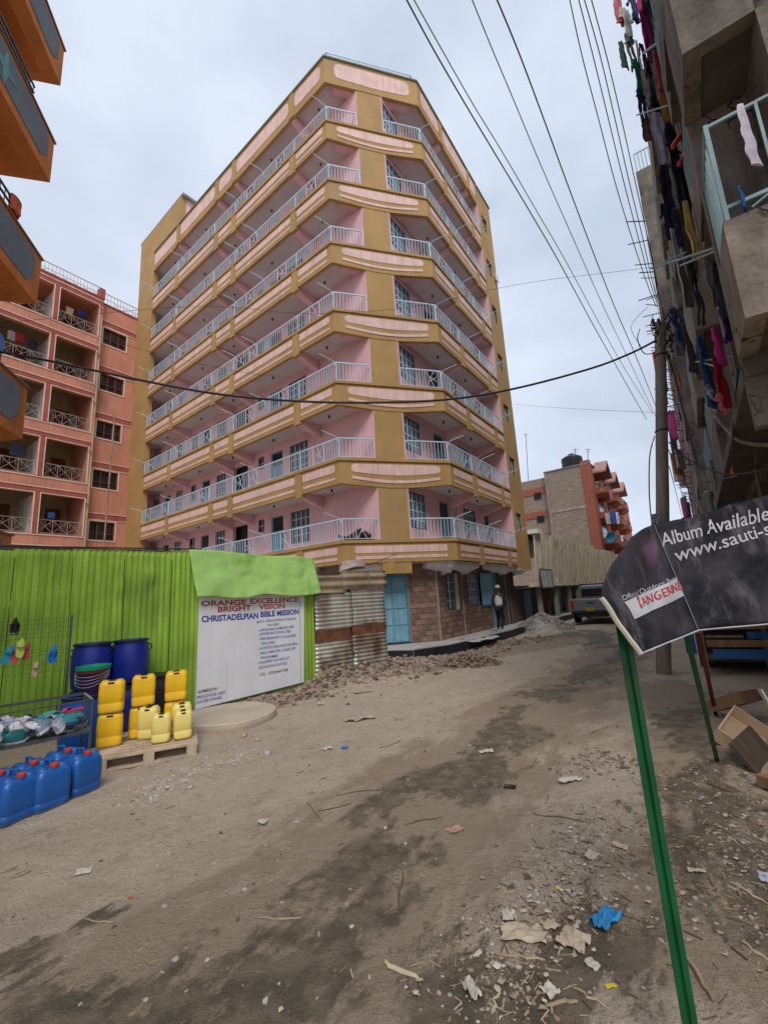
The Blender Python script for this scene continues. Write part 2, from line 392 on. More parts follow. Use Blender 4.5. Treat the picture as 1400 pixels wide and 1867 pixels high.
for i in range(NF):
    zb = Z1+i*H+.10; zt = zb+.74
    dl = [1.05,4.95,5.9,8.9,12.6,14.6] if i%2 else [2.95,5.2,8.6,11.2,14.4]
    railing(TL, .0, LL-.02, -.06, zb, zt, dl, main, posts=[2.0,6.4,8.3,12.2])
    railing(TC, .02, PA[0]-.05, -.06, zb, zt, [.75] if i == 0 else [], main)
    railing(TC, PA[1]+.05, CHL-.02, -.06, zb, zt, [3.6] if i in (2,) else [], main)
    railing(TR, .0, RL-.1, -.06, zb, zt, [1.6,3.9] if i%2 else [1.1,3.4,4.9], main, posts=[2.1,4.2])
    for T, u, rot in ((TL,.0,0),(TL,6.2,0),(TL,4.1+(.6 if i%2 else 0),0),(TL,11.6,0),(TL,15.2,0),(TR,.0,0),(TR,2.9,0),(TR,5.95,0)):
        o = bpy.data.objects.new('drying_arm', arm_me); COL.objects.link(o); o.parent = main
        o.location = T(u, -.04, zt); d = Vector(T(0,1,0))-Vector(T(0,0,0)); o.rotation_euler = (0,0,math.atan2(d.y,d.x)-R(90)+(R(-25) if T is TL else R(25)))
# roof railing, set back from the edge
m = MB(); a = miter(-.32)
for k in range(3):
    p, q = Vector(a[k]+(0,)), Vector(a[k+1]+(0,)); n = max(2, int((q-p).length/.18))
    for hh, w in ((.72,.035),(.45,.015)): m.bar(p+Vector((0,0,ZR+.07+hh)), q+Vector((0,0,ZR+.07+hh)), w)
    for j in range(n+1):
        r_ = p.lerp(q, j/n); m.box(r_.x-.008,r_.x+.008,r_.y-.008,r_.y+.008,ZR+.07,ZR+.79)
m.build('roof_railing', BLUEM, main, kind='stuff')
# pier and walls
m = MB(TC); m.box(PA[0], PA[1], -.5, -.02, 2.45, ZR-1.2); m.build('corner_pier', OCHRE, main)
m = MB(TC); m.box(1.47, 1.75, -.5, .02, 2.45, Z1-.66); m.build('pier_foot', OCHRE, main)
def wall_openings(T, u0, u1, v, z0, z1, rects, th, name, ma, parent):
    m = MB(T)
    for a, b, c, d in cells(rects, u0, u1, z0, z1): m.box(a, b, v-th, v, c, d)
    return m.build(name, ma, parent)
protoW = {}
def window(T, kind, u0, u1, zb, zt, v, parent, key, wang):
    """frame as the part, pane and grille as its sub-parts; alike windows share mesh data"""
    w, h = u1-u0, zt-zb; uid = (kind, round(w,2), round(h,2), key)
    if uid not in protoW:
        f = MB(); fr = .05
        f.box(-w/2,-w/2+fr,-.06,-.01,0,h); f.box(w/2-fr,w/2,-.06,-.01,0,h); f.box(-w/2+fr,w/2-fr,-.06,-.01,0,fr); f.box(-w/2+fr,w/2-fr,-.06,-.01,h-fr,h)
        g = MB(); p = MB()
        if kind in 'WS':
            n = max(2, round(w/.28)); 
            for k in range(1, n): x = -w/2+w*k/n; g.box(x-.012,x+.012,-.045,-.02,fr,h-fr)
            nr = 3 if h > 1 else 1
            for k in range(1, nr+1): z = h*k/(nr+1); g.box(-w/2+fr,w/2-fr,-.05,-.025,z-.015,z+.015)
            if h > 1:
                for k in range(n*2): x = -w/2+w*(k+.5)/(n*2); g.box(x-.006,x+.006,-.012,-.002,fr,h-fr)
            p.box(-w/2+fr*.5,w/2-fr*.5,-.075,-.065,fr*.5,h-fr*.5)
            ms = (f.mesh('window_frame', WFR), p.mesh('pane', DKGLASS), g.mesh('grille', BLUEM), 'window_frame')
        else:
            nz = h*.62
            g.box(-w/2+fr,w/2-fr,-.05,-.02,nz-.03,nz+.03); g.box(-.02,.02,-.05,-.02,fr,nz)
            g.box(-w/2+fr,w/2-fr,-.055,-.018,.1,.14)
            p.mi = 0; p.box(-w/2+fr,w/2-fr,-.06,-.045,fr,nz)
            p.mi = 1; p.box(-w/2+fr,w/2-fr,-.075,-.06,nz,h-fr)
            ms = (f.mesh('door_frame', BLUED), p.mesh('door_leaf', [BLUED, DKGLASS]), g.mesh('door_rail', BLUED), 'door')
        protoW[uid] = ms
    ms = protoW[uid]; loc = T((u0+u1)/2, v, zb)
    o = bpy.data.objects.new(ms[3], ms[0]); COL.objects.link(o); o.parent = parent; o.location = loc; o.rotation_euler = (0,0,wang)
    for me in ms[1:3]:
        c = bpy.data.objects.new(me.name.split('.')[0], me); COL.objects.link(c); c.parent = o
    return o
angL = azr(a1)+math.pi; angR = azr(a2)+(0)
def outang(T):
    d = Vector(T(0,1,0))-Vector(T(0,0,0)); return math.atan2(d.y,d.x)-R(90)
for i in range(NF):
    z0 = Z1+i*H
    zt = (ZR-1.12) if i == NF-1 else z0+H-.70
    for T, lst, u0, u1, v in ((TL, LWIN, -.74, 16.5, -DP), (TR, RWIN, -1.28, RL+.0, -DP)):
        wall_openings(T, u0, u1, v, z0-.001, zt, [(w[1],w[2],z0+w[3],z0+w[4]) for w in lst], .16, 'balcony_wall', PINK, main)
        for w in lst:
            if w[0] == 'O': 
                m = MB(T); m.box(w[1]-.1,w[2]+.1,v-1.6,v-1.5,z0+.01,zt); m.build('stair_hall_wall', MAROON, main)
                continue
            window(T, w[0], w[1], w[2], z0+w[3], z0+w[4], v-.03, main, 'm', outang(T))
    if True:   # dark backing close behind the openings, room darkness put into the colour
        m = MB(TL); m.box(-.35,16.4,-DP-.5,-DP-.45,z0+.02,zt); m.build('dark_room_backing', DARKIN, main)
        m = MB(TR); m.box(-.7,RL,-DP-.5,-DP-.45,z0+.02,zt); m.build('dark_room_backing', DARKIN, main)
    m = MB(TR); m.box(2.45, 2.85, -DP+.001, -DP+.12, z0+.0, zt-.25); m.build('wall_pilaster', PINKP, main)
    m = MB(TR); m.box(RL+.0, RL+.1, -DP-.15, -.003, z0-.001, zt+.001); m.build('end_wall', PINK, main)
    m = MB(TL); m.box(16.5, 16.6, -DP-.15, -.3, z0-.001, zt+.001); m.build('end_wall', PINK, main)
# ochre end bay on the right with a window per storey
rects = [(6.66,7.42,Z1+k*H+.95,Z1+k*H+1.85) for k in range(NF)]
wall_openings(TR, RL+.1, RE, 0.0, 2.65, ZR, rects, .2, 'end_bay_wall', OCHRE, main)
m = MB(TR); m.box(RL+.08, RE+.05, -.2, .06, ZR, ZR+.07); m.build('end_bay_coping', MATS['grey_green_coping'], main)
for k in range(NF):
    window(TR, 'W', 6.66, 7.42, Z1+k*H+.95, Z1+k*H+1.85, -.06, main, 'e', outang(TR))
    m = MB(TR); m.box(6.5,7.6,-.5,-.4,Z1+k*H+.8,Z1+k*H+2.0); m.build('dark_room_backing', DARKIN, main)
m = MB(TR); m.box(RE-.2, RE, -12, -.203, 2.65, ZR); m.build('side_wall', OCHRE, main)
m = MB(TR); m.box(7.55,7.95,.10,.14,Z1+5*H+1.0,Z1+5*H+1.4); m.box(7.7,7.74,0,.10,Z1+5*H+1.15,Z1+5*H+1.2); m.build('window_flap', WHITEP, main)
# stair tower on the left
m = MB(TL)
prof = [(LL,0.0),(LT,0.0),(LT,25.40),(12.0,25.40),(12.0,ZR+.02),(LL,ZR+.02)]
m.prism(prof, -.3, 0.0); m.build('stair_tower_wall', OCHRE, main)
m = MB(TL); m.box(12.0, 12.12, -4.0, -.303, ZR-.9, 25.40); m.build('stair_tower_side', PINK, main)
m = MB(TL); m.box(11.8, LT+.1, -4.1, .0, 25.403, 25.55); m.build('stair_tower_roof', mat('old_concrete', (.25,.24,.22), var=.25, bump=.5, streak=.2), main)
m = MB(TL); m.box(LT-.2, LT, -12, -.303, 0, 25.40); m.build('side_wall', OCHRE, main)
m = MB(TL); m.box(12.4, 15.15, .0, .012, ZR-.95, ZR-.2); m.build('pink_panel', PINKP, main)
# ---- ground floor
g = G(804,1168,.15); GO = Vector((g.x,g.y,0))
TGR = frame(GO, a2, outs(B,a2)); TGC = frame(GO, ach, outs(A,ach)); TGL = frame(GO-dirv(ach)*2.9, a1, outs(A,a1))
STONE = mat('brown_stone_block', (.20,.115,.085), var=.3, scale=7, bump=.8, bscale=30, rough=.95, fine=.2)
STONE2 = mat('pale_brown_stone_block', (.27,.17,.13), var=.3, scale=7, bump=.8, bscale=30, rough=.95, fine=.2)
MORT = mat('grey_mortar', (.24,.20,.17), var=.2, bump=.4, rough=1)
zt0 = Z1-.56
rc = [(-1.96,-1.08,.0,2.42)]
wall_openings(TGC, -2.9, 0, -.02, 0, zt0, rc, .2, 'ground_floor_wall', MORT, main)
rr_ = [(.72,1.42,1.12,2.45),(2.55,3.55,1.15,2.50),(3.6,4.85,1.15,2.50),(4.86,5.5,.0,2.5)]
wall_openings(TGR, 0, 7.9, -.02, 0, zt0, rr_, .2, 'ground_floor_wall', MORT, main)
wall_openings(TGL, 0, 12, -.02, 0, zt0, [], .2, 'ground_floor_wall', MORT, main)
bcache = {}
rnd = random.Random(3)
def bricks(T, u0, u1, z0, z1, holes, bw=.36, bh=.185, gap=.022):
    row = 0; z = z0
    while z+bh <= z1+.01:
        u = u0-(bw/2 if row % 2 else 0)
        while u < u1-.02:
            a = max(u, u0); b = min(u+bw-gap, u1)
            for h in holes:
                if h[2]-.02 < z+bh/2 < h[3]+.02:
                    if a < h[0] < b: b = h[0]-gap
                    if a < h[1] < b: a = h[1]+gap
                    if a >= h[0] and b <= h[1]: b = a
            if b-a > .06:
                key = (round(b-a, 2), rnd.randint(0, 2))
                if key not in bcache:
                    w = key[0]; j = lambda: rnd.uniform(-.006, .006)
                    m = MB(); m.loft([[(j(),-.025,j()),(w+j(),-.025,j()),(w+j(),-.025,bh-gap+j()),(j(),-.025,bh-gap+j())],
                                      [(.012,.012+j(),.01),(w-.012,.012+j(),.01),(w-.012,.012+j(),bh-gap-.01),(.012,.012+j(),bh-gap-.01)]])
                    bcache[key] = m.mesh('brick', STONE if rnd.random() < .7 else STONE2)
                o = bpy.data.objects.new('brick', bcache[key]); COL.objects.link(o); o.parent = main
                p0 = T(a if outflip(T) else b, -.015, z); o.location = p0; o.rotation_euler = (0,0,outang(T))
            u += bw
        z += bh; row += 1
def outflip(T):   # local +x of outang frame is +u or -u
    d = Vector(T(1,0,0))-Vector(T(0,0,0)); a = outang(T); return d.dot(Vector((math.cos(a),math.sin(a),0))) > 0
bricks(TGC, -1.02, 0, .16, zt0-.1, [])
bricks(TGR, 0.02, 4.8, .16, zt0-.1, rr_)
m = MB(TGC); m.box(-1.08,-1.02,-.02,.03,.15,zt0); m.build('door_jamb', MORT, main)
for u in (0.0, 1.95):
    m = MB(TGR); m.box(u-.02,u+.03,-.02,.03,.15,zt0); m.build('render_strip', mat('pale_render',(.36,.28,.25),var=.3,bump=.5), main)
# steel double door with raised panels
d = MB(TGC); d.box(-1.94,-1.10,-.12,-.08,.17,2.40); dd = d.build('steel_door', BLUED, main)
m = MB(TGC); m.box(-1.96,-1.08,-.1,.01,2.40,2.46); m.box(-1.96,-1.93,-.1,.01,.17,2.40); m.box(-1.11,-1.08,-.1,.01,.17,2.40); m.box(-1.64,-1.60,-.079,-.055,.2,2.38); m.build('door_frame', BLUED, dd)
for c0, c1 in ((-1.91,-1.65),(-1.59,-1.14)):
    for r0, r1 in ((.22,.72),(.77,1.27),(1.32,1.82),(1.87,2.36)):
        m = MB(TGC); m.bbox(c0,c1,-.079,-.055,r0,r1,.008) if False else m.box(c0,c1,-.079,-.060,r0,r1); m.build('door_panel', mat('blue_door_panel_paint',(.20,.40,.52),var=.14,scale=3,rough=.45,streak=.1), dd)
m = MB(TGC); m.box(-2.0,-1.05,-.3,.03,.0,.19); m.build('door_step', mat('black_bitumen_paint',(.02,.022,.028),rough=.6,var=.3), main)
window(TGR,'W',.72,1.42,1.12,2.45,-.06,main,'g',outang(TGR))
m = MB(TGR); m.box(1.42,1.47,-.02,.10,1.12,2.45); m.build('open_shutter', mat('cream_paint',(.55,.46,.33)), main)
window(TGR,'W',2.55,3.55,1.15,2.50,-.06,main,'g2',outang(TGR))
m = MB(TGR); m.box(3.62,4.83,.06,.09,1.16,2.48); sh = m.build('blue_shutter', MATS['blue_door_panel_paint'], main)
m = MB(TGR); m.box(3.60,3.64,.09,.11,1.16,2.48); m.box(4.81,4.85,.09,.11,1.16,2.48); m.build('shutter_frame', BLUED, sh)
m = MB(TGR); m.box(4.88,5.48,-.10,-.06,.15,2.48); m.build('door_leaf', BLUED, main)
m = MB(TGR); m.box(.1,5.49,-.75,-.7,.0,zt0); m.build('dark_room_backing', DARKIN, main)  # added dark back fill so the sky does not show through the openings
m = MB(TGR); m.box(5.5,8.0,-.45,-.4,.0,zt0); m.build('dark_shop_wall', mat('dark_shop',(.035,.03,.028),var=.3), main)
m = MB(TGR)
for u in (5.7,6.0,6.35,6.9,7.3,7.6): m.box(u,u+.06,.0,.05,.15,zt0)
m.build('timber_uprights', mat('old_timber',(.10,.07,.05),var=.3,streak=.3), main, kind='stuff')
for T, u0, u1 in ((TL,-.0,15.3),(TC,.2,CHL-.2),(TR,.0,RE)):
    pass
m = MB(TR); m.box(RL+.1, RE, -1.4, -.01, 2.60, 2.645); m.build('white_soffit', WHITEP, main)
for T, u in ((TC,.12),(TC,1.45),(TC,3.75),(TR,2.0),(TR,5.95),(TR,7.9)):
    m = MB(T); m.loft([[(u-.1,-.15,2.62),(u+.1,-.15,2.62),(u+.1,-.15,2.9),(u-.1,-.15,2.9)],[(u-.1,-.9,2.38),(u+.1,-.9,2.38),(u+.1,-.9,2.9),(u-.1,-.9,2.9)]]); m.build('haunch_beam', WHITEP, main)
for T, u0, u1 in ((TC,.05,1.44),(TC,2.9,CHL-.1),(TR,.1,1.85),(TR,3.4,5.85),(TR,6.2,7.95)):
    m = MB(T); m.loft([[(u0,-.16,2.66),(u1,-.16,2.66),(u1,-.16,2.80),(u0,-.16,2.80)],[(u0,-.5,2.62),(u1,-.5,2.42),(u1,-.5,2.80),(u0,-.5,2.80)],[(u0,-.6,2.62),(u1,-.6,2.42),(u1,-.6,2.80),(u0,-.6,2.80)]]); m.build('white_haunch', WHITEP, main)
# small brown heap of goods on the first balcony
t = thing('firewood_pile', A+dirv(ach)*.75+Vector((math.cos(ach),-math.sin(ach),0))*.5*-1, 'dark pile of firewood behind the lowest left balcony railing', 'firewood')
t.location.z = Z1+.02
m = MB(); r_ = random.Random(5)
for k in range(34):
    a = r_.uniform(-.5,.5); x = r_.uniform(-.75,.45); z = r_.uniform(.05,.5-abs(x)*.35)
    m.cbox(Vector((x,.0+r_.uniform(-.25,.25),z)), r_.uniform(.3,.6), .07, .07, rz=r_.uniform(-.5,.5), ry=a)
m.build('log', mat('dark_firewood',(.07,.035,.02),var=.4,scale=6,bump=.5), t, kind='stuff'); t.rotation_euler.z = azr(ach)

# ================================================================ GROUND
AD = a2; SU = dirv(AD); SN = Vector((math.cos(AD), -math.sin(AD), 0))       # street direction, and to its right
fp = G(355,1295); FA = R(48); FU = dirv(FA); FNn = Vector((math.cos(FA), -math.sin(FA), 0))   # fence line
def nz(x, y, s, o=0): return noise.noise(Vector((x*s+o, y*s-o, o*.7)))
def gh(x, y):
    h = .03*nz(x,y,.45)+.018*nz(x,y,1.7,3)+.012*nz(x,y,5,9)
    d = math.hypot(x, y-4)
    if d < 14: h += .007*nz(x,y,13,5)
    p = Vector((x,y,0))-Vector((fp.x,fp.y,0)); s = p.dot(FU); v = p.dot(FNn)
    if -.3 < v < 3: h += .24*math.exp(-((v-.1)/.7)**2)*max(0,min(1,(s-1.9)/.6))*max(0,min(1,(5.2-s)/.8))*(1+.8*nz(x,y,2.5,7)+.5*nz(x,y,7,2))
    q = x*SN.x+y*SN.y
    tq = x*SU.x+y*SU.y
    h -= .08*math.exp(-((q+6.0)/1.0)**2) if tq > 11 else 0
    # wheel ruts along the street and a raised stony verge
    h += -.035*math.exp(-((q+1.55+.25*math.sin(tq*.25))/.35)**2)-.03*math.exp(-((q+3.2+.3*math.sin(tq*.2))/.4)**2)
    h += .045*math.exp(-((q+.15)/.5)**2)*(1+nz(x,y,2,1)) if tq < 7 else 0
    return h
wetlines = [([(330,1850),(480,1760),(640,1650),(720,1560)],.34), ([(800,1450),(850,1400)],.10), ([(870,1370),(950,1290)],.20), ([(990,1270),(1060,1240),(1160,1180)],.30),
            ([(900,1860),(1000,1800),(1080,1740),(1010,1850)],.34), ([(60,1860),(200,1855),(380,1850)],.2), ([(30,1740),(60,1760)],.16), ([(860,1440),(960,1330)],.3),
            ([(1250,1300),(1300,1500),(1390,1700)],.35), ([(640,1500),(740,1420),(900,1380)],.16), ([(950,1170),(1080,1150),(1110,1180)],.45),
            ([(170,1665),(215,1655)],.09)]
WL = [([G(*p).xy for p in pts], w) for pts, w in wetlines]
rutL = []
def segd(p, a, b):
    ab = b-a; t = max(0, min(1, (p-a).dot(ab)/max(ab.dot(ab),1e-9))); return (p-a-ab*t).length
dampl = [([(300,1867),(560,1690),(850,1400),(1000,1280),(1130,1190)],1.4), ([(1220,1250),(1290,1450),(1360,1750)],.8), ([(830,1200),(960,1180),(1060,1160)],1.3), ([(560,1260),(700,1230),(850,1210)],.8)]
DL = [([G(*p).xy for p in pts], w) for pts, w in dampl]
def damp(x, y):
    if y > 26 or abs(x) > 16 or y < .3: return 0
    p = Vector((x,y)); best = 0
    for pts, w in DL:
        for a, b in zip(pts, pts[1:]):
            d = segd(p, a, b)
            if d < w: best = max(best, 1-d/w)
    return best
def wet(x, y):
    if y > 24 or abs(x) > 14 or y < .5: return 0
    p = Vector((x,y)); best = 0
    for pts, w in WL:
        for a, b in zip(pts, pts[1:]):
            d = segd(p, a, b)
            if d < w*4: best = max(best, 1-d/(w*(2.0+ .08*y)))
    return max(0, min(1, best))
N = 380
def ax_(t): return 1.5*math.sinh(6.15*t)
vs = []; fs = []; wv = []; dv = []
for j in range(N+1):
    y = 3.6+ax_(2*j/N-1)
    for i in range(N+1):
        x = ax_(2*i/N-1); vs.append((x, y, gh(x,y) if y < 60 and y > -8 and abs(x) < 40 else 0)); wv.append(wet(x,y)); dv.append(damp(x,y))
for j in range(N):
    for i in range(N): k = j*(N+1)+i; fs.append((k,k+1,k+N+2,k+N+1))
me = bpy.data.meshes.new('ground'); me.from_pydata(vs, [], fs)
at_ = me.attributes.new('wet','FLOAT','POINT'); at_.data.foreach_set('value', wv)
at2_ = me.attributes.new('damp','FLOAT','POINT'); at2_.data.foreach_set('value', dv)
me.polygons.foreach_set('use_smooth', [True]*len(fs))
gm = bpy.data.materials.new('dirt_road'); gm.use_nodes = True; t_ = gm.node_tree; b_ = t_.nodes['Principled BSDF']; l = t_.links.new
def nd(k, **kw):
    n = t_.nodes.new(k)
    for a, v in kw.items(): setattr(n, a, v)
    return n
tcn = nd('ShaderNodeTexCoord')
def NO(sc, det=6, rough=.55, scl=None, dist=0, rot=0):
    n = nd('ShaderNodeTexNoise'); n.inputs['Scale'].default_value = sc; n.inputs['Detail'].default_value = det; n.inputs['Roughness'].default_value = rough; n.inputs['Distortion'].default_value = dist
    if scl:
        mpp = nd('ShaderNodeMapping', vector_type='TEXTURE'); mpp.inputs['Scale'].default_value = tuple(1/q for q in scl); mpp.inputs['Rotation'].default_value = (0,0,-rot); l(tcn.outputs['Object'], mpp.inputs[0]); l(mpp.outputs[0], n.inputs['Vector'])
    else: l(tcn.outputs['Object'], n.inputs['Vector'])
    return n.outputs['Fac']
def MR(f, a, b, c=0., d=1.):
    n = nd('ShaderNodeMapRange'); l(f, n.inputs[0])
    for i_, v in enumerate((a,b,c,d)): n.inputs[i_+1].default_value = v
    return n.outputs[0]
def MX(f, a, b):
    n = nd('ShaderNodeMix', data_type='RGBA'); l(f, n.inputs[0])
    for q_, v in ((6,a),(7,b)):
        if isinstance(v, tuple): n.inputs[q_].default_value = v+(1,)
        else: l(v, n.inputs[q_])
    return n.outputs[2]
def MA(op, a, b):
    n = nd('ShaderNodeMath', operation=op)
    for q_, v in enumerate((a,b)):
        if isinstance(v, (int,float)): n.inputs[q_].default_value = v
        else: l(v, n.inputs[q_])
    return n.outputs[0]
c = MX(MR(NO(.55,5),.35,.65), (.51,.40,.305), (.61,.49,.375))
c = MX(MR(NO(2.6,8,.65,(1,.5,1),.15,R(35)),.42,.62), c, (.62,.505,.39))
c = MX(MR(NO(7,9,.75,(1,.6,1),0,R(35)),.53,.66,0,.75), c, (.36,.28,.21))
c = MX(MR(NO(34,5,.7),.56,.78,0,.8), c, (.28,.22,.165))
c = MX(MR(NO(75,4,.7,None),.62,.76,0,.7), c, (.58,.50,.42))
# small dark spots and scattered darker patches
c = MX(MR(NO(8,5,.6,(1.,.35,1.),.2,R(35)),.655,.69,0,.8), c, (.17,.13,.09))
c = MX(MR(NO(13,4,.55,None,.3),.69,.72,0,.85), c, (.13,.10,.075))
vg = nd('ShaderNodeTexVoronoi'); vg.inputs['Scale'].default_value = 95; l(tcn.outputs['Object'], vg.inputs['Vector'])
vs_ = nd('ShaderNodeSeparateColor'); l(vg.outputs['Color'], vs_.inputs[0])
gmask = MA('MULTIPLY', MR(vs_.outputs[0],.80,.84), MR(vg.outputs['Distance'],.28,.42,1,0))
c = MX(MA('MULTIPLY', gmask, .75), c, MX(MR(vs_.outputs[1],.45,.55), (.20,.16,.12), (.60,.53,.45)))
att2 = nd('ShaderNodeAttribute', attribute_name='damp')
d0 = MA('ADD', MA('MULTIPLY', att2.outputs['Fac'], .45), NO(2.2,10,.68,(1,.5,1),.2,R(35)))
c = MX(MR(d0,.62,.74,0,.75), c, (.36,.265,.185))
att = nd('ShaderNodeAttribute', attribute_name='wet')
w0 = MA('ADD', MA('MULTIPLY', att.outputs['Fac'], .60), MA('ADD', MA('MULTIPLY', NO(1.9,10,.68,(1,.45,1),.25,R(35)), 1.7), MA('MULTIPLY', NO(8,8,.7,(1,.6,1),.2,R(35)), 1.0)))
wm = MR(w0, 1.68, 1.82)
c = MX(wm, c, MX(MR(NO(7,5),.4,.6), (.155,.122,.083), (.26,.205,.145)))
l(c, b_.inputs['Base Color'])
pud = MA('MULTIPLY', MR(w0, 2.05, 2.12), MR(NO(1.1,2),.5,.56))
ro = MA('SUBTRACT', MR(wm,0,1,.95,.72), MA('MULTIPLY', pud, .52)); l(ro, b_.inputs['Roughness'])
b_.inputs['Specular IOR Level'].default_value = .35
bp = nd('ShaderNodeBump'); bp.inputs['Distance'].default_value = .045
l(MA('SUBTRACT', 1.0, MA('MULTIPLY', pud, .95)), bp.inputs['Strength'])
vo = nd('ShaderNodeTexVoronoi'); vo.inputs['Scale'].default_value = 34; l(tcn.outputs['Object'], vo.inputs['Vector'])
hh_ = MA('ADD', MA('MULTIPLY', NO(14,8,.7), 1.3), MA('ADD', MA('ADD', MA('MULTIPLY', NO(80,5,.7), .55), MA('MULTIPLY', gmask, .12)), MA('MULTIPLY', MR(vo.outputs['Distance'],0,.45,.35,0), MR(NO(4,3),.5,.6))))
l(hh_, bp.inputs['Height']); l(bp.outputs[0], b_.inputs['Normal'])
me.materials.append(gm)
gr = bpy.data.objects.new('ground', me); COL.objects.link(gr); struct(gr)
def onG(px, py, dz=0.):
    p = G(px, py, 0)
    for _ in range(3): p = G(px, py, gh(p.x,p.y))
    p.z += dz; return p
def drop(p, dz=0.): return Vector((p[0], p[1], gh(p[0],p[1])+dz))
GREY = mat('grey_stone_chip', (.40,.37,.34), var=.35, scale=9, bump=.5, rough=.95)
TANS = mat('tan_stone_chip', (.38,.29,.21), var=.3, scale=9, bump=.5, rough=.95)
DKS = mat('dark_earth_clod', (.13,.09,.065), var=.35, scale=9, bump=.5, rough=1)
GREYD = mat('dusty_grey_chip', (.27,.235,.195), var=.35, scale=9, bump=.5, rough=.95); TAND = mat('dusty_tan_chip', (.33,.26,.20), var=.35, scale=9, bump=.5, rough=.95)
BRN = mat('brown_earth_clod', (.30,.21,.155), var=.35, scale=9, bump=.5, rough=1)
rnd = random.Random(11)
def scatter(name, n, fn, smin, smax, mats, power=2.5, flat=.6, jit=.3, parent=None):
    m = MB()
    for k in range(n):
        x, y = fn(); s = smin+(smax-smin)*rnd.random()**power; m.mi = rnd.randrange(len(mats))
        m.blob((x,y,gh(x,y)-s*.02), s*rnd.uniform(.7,1.2), s*rnd.uniform(.6,1.1), s*flat*rnd.uniform(.6,1.1), jit=jit, seed=rnd.random())
    return m.build(name, mats, parent, kind='stuff', fixn=False)
def fr(px0, px1, py0, py1):
    def f():
        p = G(rnd.uniform(px0,px1), rnd.uniform(py0,py1)); return p.x, p.y
    return f
def alongpx(pts, w):
    P = [G(*p) for p in pts]
    def f():
        k = rnd.randrange(len(P)-1); p = P[k].lerp(P[k+1], rnd.random()); return p.x+rnd.gauss(0,w), p.y+rnd.gauss(0,w)
    return f
scatter('pebbles', 2600, lambda: (rnd.uniform(-5,6), 1.2+rnd.random()**1.6*14), .003, .022, [GREY,TANS,BRN,DKS])
scatter('gravel_strip', 2400, alongpx([(880,1840),(960,1700),(1030,1600),(1060,1540),(1090,1480)],.15), .002, .015, [MATS['grey_stone_chip'],GREYD,TAND,DKS,BRN])
scatter('gravel_patch', 600, alongpx([(1060,1400),(1110,1380),(1150,1400)],.14), .003, .026, [GREYD,DKS])
scatter('gravel_patch', 900, alongpx([(250,1450),(330,1420),(450,1370)],.16), .004, .03, [GREY,TANS])
scatter('verge_rubble', 1300, alongpx([(1330,1420),(1380,1500),(1395,1600),(1400,1750)],.27), .003, .022, [GREYD,TAND,DKS,BRN,DKS], 3.5)
def bermf():
    s = rnd.uniform(.9,5.4); v = abs(rnd.gauss(.15,.45)); p = fp+FU*s+FNn*v; return p.x, p.y
scatter('rubble_bank', 5200, bermf, .006, .075, [BRN,DKS,GREYD,DKS,TAND,BRN], 4., .75, .45)
def bermf2():
    t = rnd.random(); p = Vector((-.3,11.0,0)).lerp(Vector((5.0,16.6,0)), t); return p.x+rnd.gauss(0,.55), p.y+rnd.gauss(0,.4)
scatter('rubble_bank', 3400, bermf2, .008, .085, [BRN,GREYD,DKS,TAND,BRN], 4., .75, .45)

# ---- pavement and kerb
ks = [(-2.2,14.2),(-.75,13.5),(.62,13.05),(1.9,13.95),(3.45,15.9),(6.6,20.4),(14.5,31.7)]
back = [(24,46),(16,35),(7,22),(1,17),(-2.5,16)]
m = MB(); m.slab([(x,y) for x,y in ks]+[(15.2,31.2),(7.3,20.0),(2.6,16.2),(1.2,15.2),(-2.2,15.9)][0:0]+[(9.5,31),(2.5,19.5),(-2.5,17.5)], -.2, .15)
pv = m.build('pavement', mat('dusty_cement',(.45,.42,.40),var=.2,scale=2,bump=.3,fine=.1,dirt=(.2,.16,.13)), None); struct(pv)
kc = 0
for (xa,ya),(xb,yb) in zip(ks, ks[1:]):
    a = Vector((xa,ya,0)); b = Vector((xb,yb,0)); n = max(1, int((b-a).length/.9)); d = (b-a)/n; nn = Vector((d.y,-d.x,0)).normalized()*.06
    if nn.dot(-a) < 0: nn = -nn
    for k in range(n):
        p = a+d*k+nn*.2; q = a+d*(k+1)-d.normalized()*.012+nn*.2
        m = MB(); m.slab([(p.x-nn.x*2,p.y-nn.y*2),(p.x+nn.x,p.y+nn.y),(q.x+nn.x,q.y+nn.y),(q.x-nn.x*2,q.y-nn.y*2)], -.22, .165+rnd.uniform(-.006,.006))
        m.build('kerb_stone', MATS['black_bitumen_paint'], pv)
m = MB(); 
for k in range(5): m.blob((2.6+k*.25,14.6+k*.28,.165), .35,.2,.02, jit=.4, seed=k)
m.build('cement_spill', mat('pale_cement_spill',(.5,.46,.42),var=.2), pv, kind='stuff')

